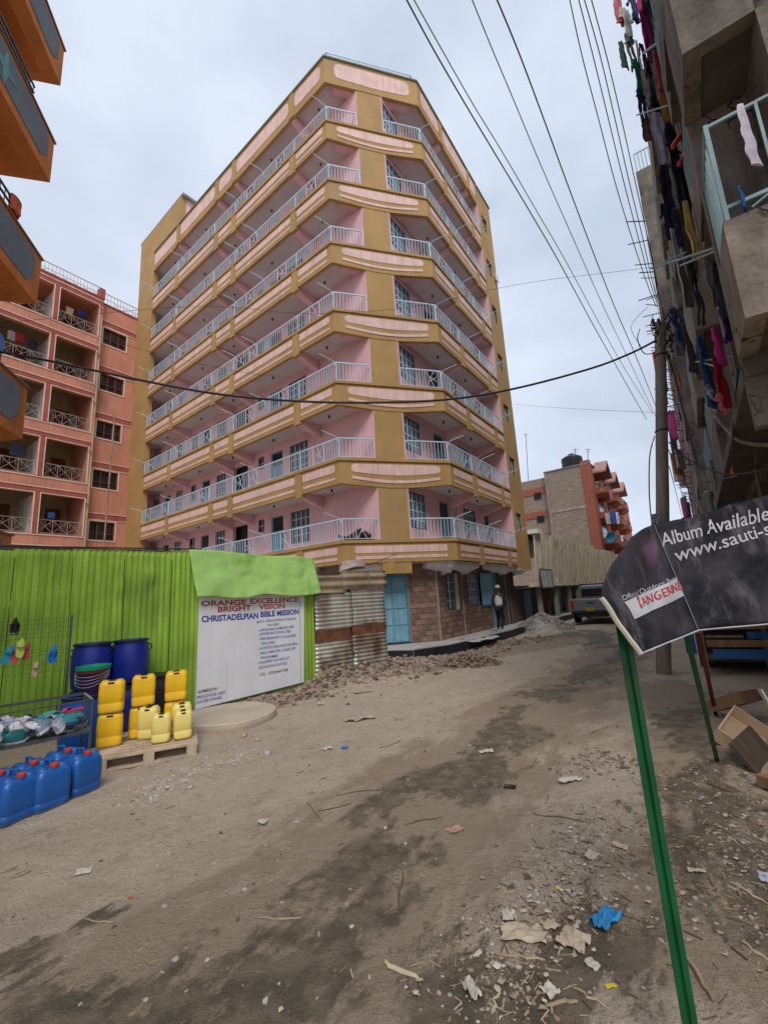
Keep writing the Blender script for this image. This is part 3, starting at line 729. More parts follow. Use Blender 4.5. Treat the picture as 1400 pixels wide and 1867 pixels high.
# ---- earth mound, gravel heap
def heap(name, c, rx, ry, hgt, label, mats, n, smin, smax, rz=0):
    m = MB(); K = 28
    rings = []
    for r in range(7):
        t = r/6; ring = []
        for k in range(K):
            a = 2*math.pi*k/K; rr = (1-t)*(1+.16*noise.noise(Vector((math.cos(a)*1.5,math.sin(a)*1.5,c[0])))); ring.append((c[0]+rx*rr*math.cos(a), c[1]+ry*rr*math.sin(a), gh(*c[:2])-.05+hgt*(t**.8)*(1+.1*math.sin(3*a+t*4))))
        rings.append(ring)
    m.loft(rings); m.smooth = False
    base = m.build(name, mats[0]); tag(base, label, 'heap')
    m = MB()
    for k in range(n):
        a = rnd.uniform(0,6.3); r = rnd.random()**.6*1.08; s = rnd.uniform(smin,smax); m.mi = rnd.randrange(len(mats))
        m.blob((c[0]+rx*r*math.cos(a), c[1]+ry*r*math.sin(a), gh(*c[:2])+max(0,hgt*((1-r)**.8 if r < 1 else 0))), s, s*.8, s*.6, seed=rnd.random(), jit=.35)
    m.build('clod' if 'earth' in name else 'stone_chip', mats, base, kind='stuff', fixn=False)
gpt = onG(855,1212)
heap('earth_heap', (gpt.x,gpt.y+.1), .75,.6,.26, 'low reddish brown heap of loose earth before the pavement kerb', [BRN,DKS,BRN], 700, .015,.05)
gpt = G(1005,1150)
heap('gravel_heap', (gpt.x,gpt.y+1.0), 1.35,1.2,.78, 'grey heap of building gravel beside the parked pickup', [GREY,MORT,GREY], 1500, .02,.05)

# ================================================================ GREEN SHEET FENCE
GREEN = mat('lime_green_paint', (.25,.41,.045), var=.18, scale=1.5, rough=.5, streak=.2, fine=.04, dirt=(.12,.21,.04), dthr=.55, spec=.3, base=((.20,.17,.09),.16))
GREENL = mat('pale_lime_paint', (.36,.58,.17), var=.12, scale=2.5, rough=.6, dirt=(.17,.38,.05), dthr=.5, spec=.2)
TF = lambda x, y, z: (FU.x*x+FNn.x*y, FU.y*x+FNn.y*y, z)     # x along, y towards the street
fence = thing('iron_sheet_fence', (fp.x,fp.y,0), 'lime green corrugated iron fence behind the drums and the shoe stall', 'fence')
def corr_sheet(T, x0, x1, z0f, z1f, per=.085, amp=.011, lean=0., dents=(), rows=10, seed=0, tilt=0., step=6):
    m = MB(T); n = max(4, int((x1-x0)/per*step)); vs = []; fs = []
    for r in range(rows+1):
        t = r/rows
        for i in range(n+1):
            x = x0+(x1-x0)*i/n; z = z0f(x)+(z1f(x)-z0f(x))*t
            y = amp*math.sin(2*math.pi*(x+tilt*z)/per)+lean*t+.012*noise.noise(Vector((x*1.3,z*1.3,seed)))
            for dx, dz, rr, dp in dents: y -= dp*math.exp(-(((x-dx)**2+(z-dz)**2)/rr**2))
            vs.append((x,y,z))
    for r in range(rows):
        for i in range(n): k = r*(n+1)+i; fs.append((k,k+1,k+n+2,k+n+1))
    m.smooth = True; m.add(vs, fs); return m
seams = [-7.2,-6.4,-5.6,-4.85,-4.05,-3.25,-2.55,-1.86,-1.17,-.45,.03,.72,1.42,2.12,2.40]
for k,(a,b) in enumerate(zip(seams, seams[1:])):
    top = 2.62+.10*min(1,max(0,(a+6)/6)) if b < .1 else 2.60
    tp = lambda x, top=top, k=k: top+.015*math.sin(k*2.1)+.01*noise.noise(Vector((x*5,k,0)))
    dn = [(-2.0,2.2,.16,.03),(-3.0,2.3,.2,.04),(-2.6,1.9,.12,-.03),(-.9,1.6,.14,.02),(-.3,1.3,.1,.02),(-3.6,2.0,.15,.03),(-1.25,2.25,.06,.05),(-1.62,2.1,.09,.02),(-1.2,1.9,.08,.05),(-.75,2.28,.12,-.04),(-.7,2.1,.07,.04),(-.35,2.0,.05,.04),(-1.75,2.45,.1,-.03)]
    m = corr_sheet(TF, a-.02, b+.02, lambda x: -.08, tp, lean=.0+.004*(k%2), dents=dn, rows=26, seed=k, tilt=.0, step=6)
    o = m.build('corrugated_sheet', GREEN, fence, fixn=False); md = o.modifiers.new('s','SOLIDIFY'); md.thickness = .002
# seams: dark strips along the overlapping sheet edges, and nails
for x in seams[3:10]:
    m = MB(TF); m.box(x-.004,x+.004,.012,.018,.3,2.55); m.build('overlap_edge', mat('dark_green_seam',(.03,.06,.01)), fence)
m = MB(TF)
for k in range(46):
    x = rnd.uniform(-5,.0); z = rnd.choice([.5,1.25,1.95,2.45])+rnd.uniform(-.05,.05); m.lathe([(.007,0),(.004,.006)], (x,.015,z), 5)
m.build('nail_head', MATS['dark_green_seam'], fence, kind='stuff')
m = MB(TF); m.box(-7.2,.1,-.10,-.04,2.58,2.72); m.build('timber_rail', MATS['old_timber'], fence)
m = MB(TF); m.tube([(-7,.03,2.68),(-4,.0,2.71),(-2,.02,2.72),(.05,.03,2.745)],.012,6); m.build('edge_wire', LAMP, fence)
# crumpled loose sheet hanging over the top of the sign
m = MB(TF); nx, nzz = 70, 30; vs = []; fs = []
for j in range(nzz+1):
    t = j/nzz
    for i in range(nx+1):
        s_ = i/nx; x = -.19+2.58*s_+(.02 if False else 0)+t*(.12*(1-s_)+.10*s_)*1.0
        zt_ = 2.73-.11*s_+.02*math.sin(s_*9); zb_ = 1.87-.03*s_+.025*math.sin(s_*13+1)+.02*noise.noise(Vector((s_*7,0,2)))
        y = .05+.15*t**1.2+.06*noise.noise(Vector((x*1.6,t*1.5,4))); vd = noise.voronoi(Vector((x*2.3+.3*noise.noise(Vector((x*3,t*3,1))),t*2.1,.5)))[0]; y += .04*min(.45,vd[1]-vd[0])+.012*abs(noise.noise(Vector((x*9,t*8,2))))
        if s_ > .5: y += .03*abs(s_-.55)*math.sin(t*4)
        vs.append((x,y,zt_+(zb_-zt_)*t))
for j in range(nzz):
    for i in range(nx): k = j*(nx+1)+i; fs.append((k,k+1,k+nx+2,k+nx+1))
m.smooth = True; m.add(vs, fs); flap = m.build('loose_iron_sheet', GREENL, None, (fp.x,fp.y,0), fixn=False); md = flap.modifiers.new('s','SOLIDIFY'); md.thickness = .002
tag(flap, 'crumpled pale green metal sheet hanging over the top of the school sign', 'metal sheet')
# ---- the painted sign
SIGNW = mat('white_sign_paint', (.74,.74,.77), var=.06, scale=2, rough=.5, streak=.03)
RED = mat('red_sign_paint', (.42,.03,.03), var=.15, scale=8); NAVY = mat('blue_sign_paint', (.025,.05,.33), var=.15, scale=8); INK = mat('black_sign_paint', (.02,.02,.03)); 
LBLUE = mat('faded_blue_sign_paint',(.05,.10,.36),var=.2,scale=9)
sign = thing('school_sign', (fp.x,fp.y,0), 'white hand painted school sign board on the green fence', 'sign')
SG = 5.6
sgn_n = FNn; sgn_P = Vector((fp.x,fp.y,0))+FNn*.045
def s2(cx, cy):
    p = ONP(340+cx/SG, 990+cy/SG, sgn_P, sgn_n)-Vector((fp.x,fp.y,0)); return p.dot(FU), p.z
m = MB(TF)
tl_, tr_, br_, bl_ = s2(134,540), s2(1203,520), s2(1200,1420), s2(92,1700)
m.prism([tl_,tr_,br_,bl_], .02, .045); m.build('board', SIGNW, sign)
m = MB(TF); 
for c0, c1 in (((1155,560),(1160,1425)),):
    p, q = s2(*c0), s2(*c1); m.box(p[0]-.004,p[0]+.004,.0455,.048,q[1],p[1])
p, q = s2(412,1190), s2(405,1600); m.box(p[0]-.002,p[0]+.002,.0455,.047,q[1],p[1])
m.build('panel_joint', mat('grey_line',(.25,.25,.28)), sign)
sg_items = [("ORANGE",(150,645),(612,628),(150,590),RED,.03),("EXCELLENCE",(655,620),(1142,600),(655,568),RED,.03),
 ("BRIGHT",(322,708),(662,685),(322,650),RED,.03),("VISION",(738,680),(1005,665),(738,628),RED,.03),
 ("CHRISTADELPIAN",(155,808),(735,768),(155,745),NAVY,.04),("BIBLE",(757,757),(905,745),(757,700),NAVY,.04),("MISSION",(925,743),(1147,725),(925,690),NAVY,.04),
 ("MOTTO:",(718,822),(800,812),(722,796),LBLUE,.022),("EDUCATION IS THE KEY",(818,808),(1122,783),(822,784),INK,.02),("TO LIFE",(822,852),(940,840),(826,828),INK,.02),
 ("AFFORDABLE ADMISSION FEES",(748,905),(1098,866),(752,878),LBLUE,.022),("AFFORDABLE SCHOOL FEES",(748,945),(1060,912),(752,918),LBLUE,.022),
 ("FREE BREAKFAST & QUALIFIED",(750,994),(1118,956),(756,966),LBLUE,.022),("TEACHERS",(755,1042),(902,1026),(760,1014),LBLUE,.022),
 ("NUTRITIOUS BALANCED DIET MEAL",(748,1092),(1138,1038),(752,1064),LBLUE,.022),("FREE COMPUTER CLASSES FOR",(752,1142),(1115,1086),(756,1114),LBLUE,.022),
 ("PROGRAMMES",(755,1188),(935,1164),(760,1160),LBLUE,.022),("EQUIPPED PLAYING KIT",(748,1238),(1050,1186),(754,1208),LBLUE,.022),("(BOUNCING CASTLE)",(738,1290),(1022,1238),(745,1260),LBLUE,.022),
 ("CALL",(745,1360),(815,1346),(748,1328),RED,.02),("0729647758",(838,1345),(1035,1306),(842,1316),INK,.02),
 ("ADMISSION:",(112,1540),(315,1500),(120,1506),INK,.02),("PRE-SCHOOL AND",(105,1595),(395,1538),(110,1562),NAVY,.02),("DAYCARE AVAILABLE",(100,1645),(362,1588),(105,1612),NAVY,.02)]
for tx, bl, brr, tlq, ma, bo in sg_items:
    p0, p1, p2 = s2(*bl), s2(*brr), s2(*tlq); vv, ff = text_mesh(tx, bo)
    vv = [(p0[0]+a*(p1[0]-p0[0])+b*(p2[0]-p0[0]), .0465+.0005*bo, p0[1]+a*(p1[1]-p0[1])+b*(p2[1]-p0[1])) for a, b in vv]
    m = MB(TF); m.add(vv, ff); m.build('lettering', ma, sign, fixn=False)
m = MB(TF)
for cx, cy in ((736,898),(736,938),(738,984),(733,1088),(733,1136),(736,1224)):
    p = s2(cx,cy); m.box(p[0]-.009,p[0]+.009,.046,.048,p[1]-.008,p[1]+.008)
m.build('bullet_dash', RED, sign, kind='stuff')

# ================================================================ GREY CORRUGATED FENCE (sheets laid with level ridges)
ZINC = mat('weathered_zinc', (.50,.48,.42), var=.25, scale=2.2, rough=.45, metal=.35, dirt=(.20,.11,.065), dthr=.52, fine=.14, streak=.12)
RUST = mat('rusty_iron', (.16,.065,.035), var=.4, scale=5, rough=.9, bump=.3, fine=.2)
f2 = thing('grey_iron_fence', (fp.x,fp.y,0), 'patched fence of rusty grey corrugated iron sheets beside the blue door', 'fence')
def hsheet(x0, x1, z0, z1, per=.085, amp=.012, y0=0., ma=ZINC, skew=0., name='corrugated_sheet'):
    m = MB(TF); n = int((z1-z0)/per*7); vs = []; fs = []; K = 9
    for r in range(n+1):
        z = z0+(z1-z0)*r/n
        for i in range(K+1):
            x = x0+(x1-x0)*i/K; vs.append((x+.01*math.sin(z*9+x0), y0+amp*math.sin(2*math.pi*z/per)+.02*noise.noise(Vector((x*1.5,z*1.5,x0))), z+skew*(x-x0)))
    for r in range(n):
        for i in range(K): k = r*(K+1)+i; fs.append((k,k+1,k+K+2,k+K+1))
    m.smooth = True; m.add(vs, fs); o = m.build(name, ma, f2, fixn=False); md = o.modifiers.new('s','SOLIDIFY'); md.thickness = .0015
    return o
hsheet(2.42,3.42,.05,.86,y0=.0); hsheet(3.42,4.42,.12,.92,y0=.03)
hsheet(2.42,3.42,1.08,1.86,y0=.04); hsheet(3.38,4.42,1.12,1.92,y0=.02)
BEIGE = mat('brown_asbestos_sheet', (.33,.25,.17), var=.2, scale=3, rough=.85, dirt=(.16,.12,.09))
hsheet(2.44,3.2,1.86,2.24,per=.18,amp=.022,y0=.06,ma=BEIGE); hsheet(3.12,4.46,1.92,2.34,per=.18,amp=.025,y0=.09,ma=BEIGE,skew=.01)
m = MB(TF); m.box(2.42,3.34,-.01,.02,.84,1.12); m.build('rusty_plate', RUST, f2)
m = MB(TF); m.box(3.40,4.42,.0,.03,.9,1.15); m.build('rusty_plate', RUST, f2)
m = MB(TF)
for x in (2.5,3.4,4.38): m.box(x-.03,x+.03,-.1,-.03,0,2.3)
m.build('timber_post', MATS['old_timber'], f2, kind='stuff')
m = MB(TF); m.box(2.42,4.45,-.08,.0,2.28,2.33); m.build('top_rail', MATS['old_timber'], f2)
m = MB(TF); m.tube([(3.85,.13,2.36),(3.87,.14,2.2),(3.84,.13,2.0),(3.86,.12,1.9)],.01,5); m.build('binding_rope', BEIGE, f2)
m = MB(TF); m.add([(3.1,.0,2.33),(3.9,.1,2.40),(3.75,.0,2.62),(3.3,-.1,2.58),(3.5,.12,2.45)],[(0,4,3),(4,1,2),(4,2,3),(0,1,4)]); o = m.build('bent_sheet', MATS['pale_render'], f2); o.modifiers.new('s','SOLIDIFY').thickness = .003
m = MB(TF); m.tube([(3.3,.1,2.35),(4.0,.12,2.5),(4.75,.2,2.75)],.008,5); m.build('stay_wire', LAMP, f2)

# ================================================================ SALMON APARTMENT BLOCK (behind, left)
SAL = mat('salmon_paint', (.57,.25,.17), var=.12, scale=.8, rough=.8, streak=.12, bump=.2, dirt=(.36,.17,.12), dthr=.62)
SALD = mat('brick_red_paint', (.38,.10,.08), var=.12, rough=.8, streak=.1)
CREAM = mat('cream_line_paint', (.75,.60,.48), var=.1)
LOG = mat('loggia_wall_paint', (.40,.33,.20), var=.2, scale=1, streak=.15)
RAILM = mat('grey_railing_metal', (.33,.27,.25), var=.2, rough=.5)
WOODW = mat('brown_window_wood', (.16,.045,.03), var=.2)
FO = A+dirv(a1)*LT; D2 = -dirv(a2)
nS = Vector((math.cos(a2), -math.sin(a2), 0)); nS = nS if nS.dot(-FO) > 0 else -nS
sal = thing('salmon_apartment_block', (FO.x,FO.y,0), 'salmon red apartment block with dark open loggias left of the ochre stair tower', 'apartment building')
TS = lambda x, y, z: (D2.x*x+nS.x*y, D2.y*x+nS.y*y, z)
SH = 2.93; rectsR = []; openL = []
for k in range(7):
    z = -SH*k
    if 17.35+z > 0: rectsR.append((.56,1.86,17.38+z,18.42+z))
m = MB(TS)
for a,b,c_,d in cells(rectsR, -.2, 2.05, 0, 19.9): m.box(a,b,-.2,0,c_,d)
m.build('wall', SAL, sal)
cols = [(2.27,4.2),(4.5,6.6),(6.9,9.0),(9.3,11.4),(11.7,13.8)]
op = [(a,b,17.48-SH*k,19.52-SH*k) for a,b in cols for k in range(7) if 17.48-SH*k > 0]
m = MB(TS)
for a,b,c_,d in cells(op, 2.05, 14.2, 0, 20.0): m.box(a,b,.08,.30,c_,d)
m.build('wall', SAL, sal)
m = MB(TS); m.box(-.2,2.02,-.25,.06,19.9,19.98); m.box(2.02,14.2,-.1,.36,20.0,20.08); m.build('coping', SALD, sal)
m = MB(TS); m.box(-.2,2.05,-9,-.3,19.6,19.85); m.box(2.05,14.2,-9,.07,19.7,19.95); m.build('roof_slab', SAL, sal)
m = MB(TS); m.box(2.05,2.25,-2.,.078,0,19.7); m.build('loggia_side_wall', SAL, sal)
m = MB(TS); m.box(2.05,14.2,-2.2,-2.0,0,19.7); m.build('loggia_back_wall', LOG, sal)
for k in range(7):
    z = -SH*k
    if 17.4+z < 0: continue
    m = MB(TS); m.box(2.25,14.2,-2.0,.078,17.2+z,17.46+z); m.build('loggia_floor', LOG, sal)
    m = MB(TS); m.box(-.2,2.05,.002,.03,18.55+z,18.84+z); m.box(2.05,14.2,.302,.33,19.58+z,19.80+z); m.build('red_band', SALD, sal)
    m = MB(TS); m.box(-.2,2.05,.03,.06,18.84+z,18.88+z); m.box(-.2,2.05,.004,.034,18.49+z,18.53+z); m.box(2.05,14.2,.33,.36,19.80+z,19.84+z); m.box(2.05,14.2,.304,.334,17.40+z,17.44+z); m.build('cream_ledge', CREAM, sal)
    if k == 0 or True:
        # window
        fr_ = MB(TS); u0,u1,b0,b1 = .56,1.86,17.38+z,18.42+z
        for a,b,c_,d in ((u0,u1,b0,b0+.06),(u0,u1,b1-.06,b1),(u0,u0+.06,b0+.06,b1-.06),(u1-.06,u1,b0+.06,b1-.06)): fr_.box(a,b,-.14,-.06,c_,d)
        for q in (1,2): fr_.box(u0+(u1-u0)*q/3-.03,u0+(u1-u0)*q/3+.03,-.14,-.06,b0+.06,b1-.06)
        fr_.box(u0+.06,u1-.06,-.13,-.07,b0+.35,b0+.39)
        w_ = fr_.build('window_frame', WOODW, sal)
        m = MB(TS); m.box(u0+.03,u1-.03,-.17,-.15,b0+.03,b1-.03); m.build('pane', DKGLASS, w_)
        m = MB(TS)
        for a,b,c_,d in ((u0-.07,u1+.07,b0-.07,b0),(u0-.07,u1+.07,b1,b1+.05),(u0-.07,u0,b0,b1),(u1,u1+.07,b0,b1)): m.box(a,b,.001,.035,c_,d)
        m.build('cream_surround', CREAM, w_)
    for ci,(a,b) in enumerate(cols):
        zb = 17.48+z; zt = 19.52+z
        m = MB(TS)
        m.box(a-.05,a,.302,.33,zb,zt); m.box(b,b+.05,.302,.33,zb,zt); m.box(a-.05,b+.05,.302,.33,zt,zt+.04); m.build('cream_surround', CREAM, sal)
        m = MB(TS); m.box(b+.06,b+.24,.302,.34,zb-.01,zt+.02); m.build('red_pilaster', SALD, sal)
        # side wall between loggias
        m = MB(TS); m.box(b+.05,b+.2,-2.0,.078,zb,zt-.02); m.build('loggia_side_wall', WHITEP, sal)
        # railing with diagonal crosses
        m = MB(TS); m.box(a,b,.16,.19,zb+.72,zb+.75); m.box(a,b,.16,.19,zb+.05,zb+.08)
        n = 3
        for q in range(n+1): x = a+(b-a)*q/n; m.box(x-.012,x+.012,.16,.19,zb,zb+.74)
        for q in range(n):
            x0 = a+(b-a)*q/n; x1 = a+(b-a)*(q+1)/n
            m.bar(TSi(x0,.175,zb+.08) if False else (x0,.175,zb+.08),(x1,.175,zb+.72),.02); m.bar((x0,.175,zb+.72),(x1,.175,zb+.08),.02)
            for qq in range(3): xx = x0+(x1-x0)*(qq+.5)/3; m.box(xx-.006,xx+.006,.165,.18,zb+.4,zb+.72)
        m.build('loggia_railing', RAILM, sal)
        # door and window at the back
        m = MB(TS); m.box(a+.3,a+1.0,-1.995,-1.96,zb,zb+1.75); m.build('loggia_door', WOODW, sal)
        m = MB(TS); m.box(a+1.2,a+1.7,-1.995,-1.96,zb+.8,zb+1.6); m.build('loggia_window', DKGLASS, sal)
# drain pipe, roof railing
m = MB(TS); m.tube([(2.12,.36,18.6),(2.12,.36,1)],.05,6); m.build('drain_pipe', LOG, sal)
for k in range(6): m = MB(TS); m.tube([(2.3,.5,19.3-SH*k),(2.14,.38,19.15-SH*k)],.05,6); m.build('pipe_branch', LOG, sal)
m = MB(TS)
for (u0,u1,y,zb) in ((-.1,1.9,-.08,19.98),(2.2,5.3,.1,20.08),(5.5,14,.1,20.08)):
    m.box(u0,u1,y-.02,y+.02,zb+.72,zb+.76); m.box(u0,u1,y-.01,y+.01,zb+.36,zb+.38); m.box(u0,u1,y-.01,y+.01,zb+.06,zb+.08)
    n = int((u1-u0)/.17)
    for q in range(n+1):
        x = u0+(u1-u0)*q/n; m.box(x-.01,x+.01,y-.01,y+.01,zb,zb+.74)
    for q in range(n//3):
        x = u0+q*.51; m.bar((x,y,zb+.08),(x+.51,y,zb+.38),.015); m.bar((x,y,zb+.38),(x+.51,y,zb+.08),.015)
m.build('roof_railing', mat('pale_pink_metal',(.55,.42,.40)), sal)
m = MB(TS); m.box(2.0,2.3,-.1,.3,20.08,20.7); m.build('corner_pillar', SALD, sal)
# washing in the loggias
def lathe_cloth(m, P, w, h, d=.05, seed=0, T=None): 
    """a hanging piece of washing: closed loft with folds"""
    rings = []
    for r in range(7):
        t = r/6; ring = []
        for k in range(14):
            a = 2*math.pi*k/14; ww = w/2*(1-.12*t+.1*noise.noise(Vector((t*3,seed,0))))
            x = ww*math.cos(a); y = d*math.sin(a)+.03*math.sin(x/w*14+seed)*t
            ring.append((P[0]+x, P[1]+y, P[2]-h*t+.03*noise.noise(Vector((x*8,seed,t)))*t))
        rings.append(ring)
    m.smooth = True; m.loft(rings)
sal_wash = [(2.9,19.1,.45,.35,(.03,.05,.25),'navy blue'),(3.5,18.95,.4,.45,(.55,.45,.25),'cream'),(5.6,16.3,.5,.5,(.35,.03,.04),'red'),(5.0,16.2,.4,.6,(.03,.03,.04),'black'),
            (3.5,7.0-.9+.9,.35,.3,(.05,.2,.5),'bright blue'),(5.2,10.3,.6,.6,(.05,.06,.1),'dark blue'),(5.9,16.25,.35,.5,(.45,.4,.35),'pale grey')]
for i_, (u,z,w,h,c_,nm) in enumerate(sal_wash):
    m = MB(); lathe_cloth(m, (0,0,0), w, h, seed=i_); p = TS(u, -.35, z)
    o = m.build('hanging_cloth', mat('cloth_'+str(i_), c_, var=.2, rough=.95), None, (FO.x+p[0],FO.y+p[1],z), smooth=True); o.rotation_euler.z = azr(a2)
    tag(o, nm+' cloth in a salmon block loggia, '+['top storey near the corner','top storey beside the navy cloth','second storey down, the right of a pair','second storey down near the frame edge','low down over the railing','fourth storey down near the orange balcony','second storey down beside the red cloth'][i_], 'laundry', 'washing in the salmon block loggias')
# long pole leaning in front
pb = VP_(182,1003,FO,a2); pt_ = VP_(203,762,FO,a2)
m = MB(); pb2 = Vector(pb)+nS*.5; pt2 = Vector(pt_)+nS*.45; dn_ = (pb2-pt2).normalized(); m.tube([pt2, pb2, pb2+dn_*(pb2.z/max(.1,-dn_.z))],.045,7)
o = m.build('timber_pole', mat('weathered_pole',(.26,.2,.14),var=.3,streak=.2), None); tag(o, 'long thin timber pole standing against the salmon block', 'pole')

# ================================================================ ORANGE BUILDING (upper left, near)
ORG = mat('orange_paint', (.60,.20,.045), var=.13, scale=1.6, rough=.7, bump=.4, bscale=15, streak=.08, fine=.06, dirt=(.34,.12,.04), dthr=.56)
BG = mat('blue_grey_panel_paint', (.17,.20,.235), var=.1, scale=2, bump=.3)
CONC = mat('patchy_grey_soffit', (.30,.27,.24), var=.2, scale=2, bump=.4)
TEAL = mat('teal_star_paint', (.16,.36,.34), var=.15)
DKM = mat('dark_railing_metal', (.07,.075,.085), rough=.4)
oa = R(-14.5+180); OC = Vector((-6.55,7.56,0)); OU = dirv(oa); ON = Vector((math.cos(oa),-math.sin(oa),0)); ON = ON if ON.dot(-OC) > 0 else -ON
TO = lambda x, y, z: (OU.x*x+ON.x*y, OU.y*x+ON.y*y, z)
org = thing('orange_apartment_building', (OC.x,OC.y,0), 'orange apartment building with blue grey balcony fronts jutting in at upper left', 'apartment building')
lv = [3.12,5.92,8.70,11.56,14.10]
for k, z in enumerate(lv):
    zb = z-1.0; 
    m = MB(TO); m.box(0,9,-.13,0,zb,z); m.box(0,.13,-6,-.13,zb,z); m.build('balcony_front', ORG, org)
    m = MB(TO); m.box(-.03,9,-.16,.03,z,z+.035); m.box(-.03,.16,-6,-.16,z,z+.035); m.build('balcony_coping', mat('orange_grey_coping',(.22,.15,.10)), org)
    # blue grey inset panel with cut corners
    pz = (zb+.2, z-.09)
    m = MB(TO); m.prism([(.45,pz[0]),(.22,pz[0]+.22),(.22,pz[1]-.12),(.34,pz[1]),(3.4,pz[1]),(3.4,pz[0])], -.01, .014); m.build('inset_panel', BG, org)
    m = MB(TO); m.prism([(3.7,pz[0]),(3.7,pz[1]),(8.6,pz[1]),(8.6,pz[0])], -.01, .014); m.build('inset_panel', BG, org)
    # bevelled underside: slab, edge beam and grey unpainted patch
    m = MB(TO)
    m.loft([[(0.0,0.0,zb),(9,0.0,zb),(9,-5.9,zb),(0.0,-5.9,zb)],[(.28,-.22,zb-.0-.16),(9,-.22,zb-.16),(9,-5.9,zb-.16),(.28,-5.9,zb-.16)]] if k < 5 else [])
    m.build('edge_beam', ORG, org)
    r_ = random.Random(k); pts = [(1.0+.15*r_.random(),-.75)]
    x = 1.0
    pts = [(.95,-1.0),(1.15,-.8),(1.35,-.95),(1.5,-.65),(2.3,-.62),(3.4,-.6),(9,-.55),(9,-5.5),(1.3,-5.5),(1.15,-3),(.9,-2)]
    m = MB(TO); m.slab(pts, zb-.166, zb-.150); m.build('unpainted_patch', CONC, org)
    # railing
    m = MB(TO)
    for hh in (.28,.42): m.bar((.75,-.06,z+hh),(9,-.06,z+hh),.03)
    for q in range(60):
        x = .78+q*.14; m.bar((x,-.06,z+.03),(x,-.06,z+.42),.012)
    for q in range(6):
        x = .85+q*1.4; m.bar((x,-.06,z+.03),(x+.25,-.06,z+.42),.02); m.bar((x+.25,-.06,z+.03),(x,-.06,z+.42),.02)
    m.build('railing', DKM, org)
    m = MB(TO)
    rects_ = [(2.4,3.3,z-.9,z+1.0),(4.0,5.0,z-.3,z+.9)]
    for a,b,c_,d in cells(rects_, 1.6, 9, z-.95, z+1.75): m.box(a,b,-1.6,-1.45,c_,d)
    m.box(1.6,1.75,-6,-1.6,z-.95,z+1.75); m.build('wall', mat('dull_red_wall',(.20,.07,.04),var=.2), org)
    m = MB(TO)
    for a,b,c_,d in rects_: m.box(a-.05,b+.05,-1.58,-1.56,c_,d)
    m.build('pane', DKGLASS, org)
m = MB(TO)
st = []
stp = VP_(14,88,OC,oa); stu = (stp-OC).dot(OU)
for k in range(8):
    a = math.pi*k/4; r = .42 if k%2 == 0 else .13; st.append((stu+r*.8*math.cos(a), lv[3]-.48+r*math.sin(a)*.9))
m.prism(st, .0145, .024); m.build('painted_star', TEAL, org)
m = MB(TO); m.box(0,9,-5.9,-1.7,14.2,14.4); m.build('roof_slab', ORG, org)
m = MB(TO); m.box(1.6,9,-6,-1.45,0,2.0); m.build('wall', ORG, org)
for i_, (x,z,c_,nm) in enumerate([(1.0,8.9-2.9,(.1,.2,.5),'blue'),(1.35,5.95,(.5,.5,.5),'pale grey'),(.95,8.72,(.45,.1,.05),'rust red'),(1.6,5.95,(.06,.06,.08),'black')]):
    m = MB(); lathe_cloth(m, (0,0,0), .3, .3, .06, seed=i_+20); p = TO(x, -.02, z+.42)
    o = m.build('hanging_cloth', mat('clothb_'+str(i_), c_, var=.2, rough=.95), None, (OC.x+p[0],OC.y+p[1],p[2]), smooth=True); o.rotation_euler.z = azr(oa)
    tag(o, nm+' cloth on the orange building, '+['first in from the lowest visible corner','next to the blue cloth on the lower balcony','on the middle balcony','furthest in on the lower balcony'][i_], 'laundry', 'washing on the orange balconies')

# ================================================================ CREAM SHOP ROW beyond the ochre block
CRM = mat('faded_cream_board', (.70,.63,.47), var=.15, scale=2.5, rough=.85, streak=.18, dirt=(.25,.21,.14), dthr=.58, fine=.08)
CONCP = mat('grey_render', (.26,.24,.22), var=.2, scale=2, streak=.2, bump=.3)
row = thing('shop_row', (B.x,B.y,0), 'low row of shops with a faded cream boarded upper front, past the ochre block', 'shops')
TB = frame(B, a2, outs(B,a2)); _o = B-A
TRr = lambda x, y, z, T=TB: (T(x,y,z)[0]-_o.x, T(x,y,z)[1]-_o.y, z)
u = 8.15; k = 0; rnd = random.Random(21)
while u < 36:
    w = rnd.uniform(.55,.8); hb = 2.03; ht = 4.62+rnd.uniform(-.14,.10)-(.0 if u > 10 else .25*(10-u)/2*0)
    y0 = .12+rnd.uniform(-.02,.03)
    m = MB(TRr); m.loft([[(u,y0-.03,hb),(u+w*.5,y0+.015,hb),(u+w-.02,y0-.02,hb),(u+w-.02,y0-.05,hb),(u,y0-.06,hb)],
                         [(u+.04,y0+.16,ht-.05),(u+w*.5+.04,y0+.22+rnd.uniform(-.03,.04),ht+.03),(u+w+.01,y0+.17,ht-.07),(u+w+.01,y0+.14,ht-.07),(u+.04,y0+.13,ht-.05)]])
    m.build('front_board', CRM, row); u += w; k += 1
m = MB(TRr); m.box(8.1,36,-.25,.14,1.80,2.03); m.build('lintel_beam', CRM, row)
m = MB(TRr); m.box(8.1,36,-3.5,-.251,4.0,4.2); m.build('upper_floor', CONCP, row)
m = MB(TRr); m.add([(8.15,.05,4.3),(36,.05,4.3),(36,-4,5.3),(8.15,-4,5.3),(8.15,.05,4.36),(36,.05,4.36),(36,-4,5.36),(8.15,-4,5.36)],[(0,1,2,3),(4,7,6,5),(0,4,5,1),(1,5,6,2),(2,6,7,3),(3,7,4,0)]); m.build('roof_sheet', mat('black_roof_sheet',(.03,.03,.03)), row)
for q in range(9):
    uu = 9.0+q*3.1; m = MB(TRr); m.box(uu,uu+.22,-.2,.02,.0,1.80); m.build('post', CONCP, row)
m = MB(TRr); m.box(8.1,36,-1.2,-1.05,0,1.9); m.build('back_wall', mat('dim_shop_wall',(.10,.09,.08),var=.3,streak=.3), row)
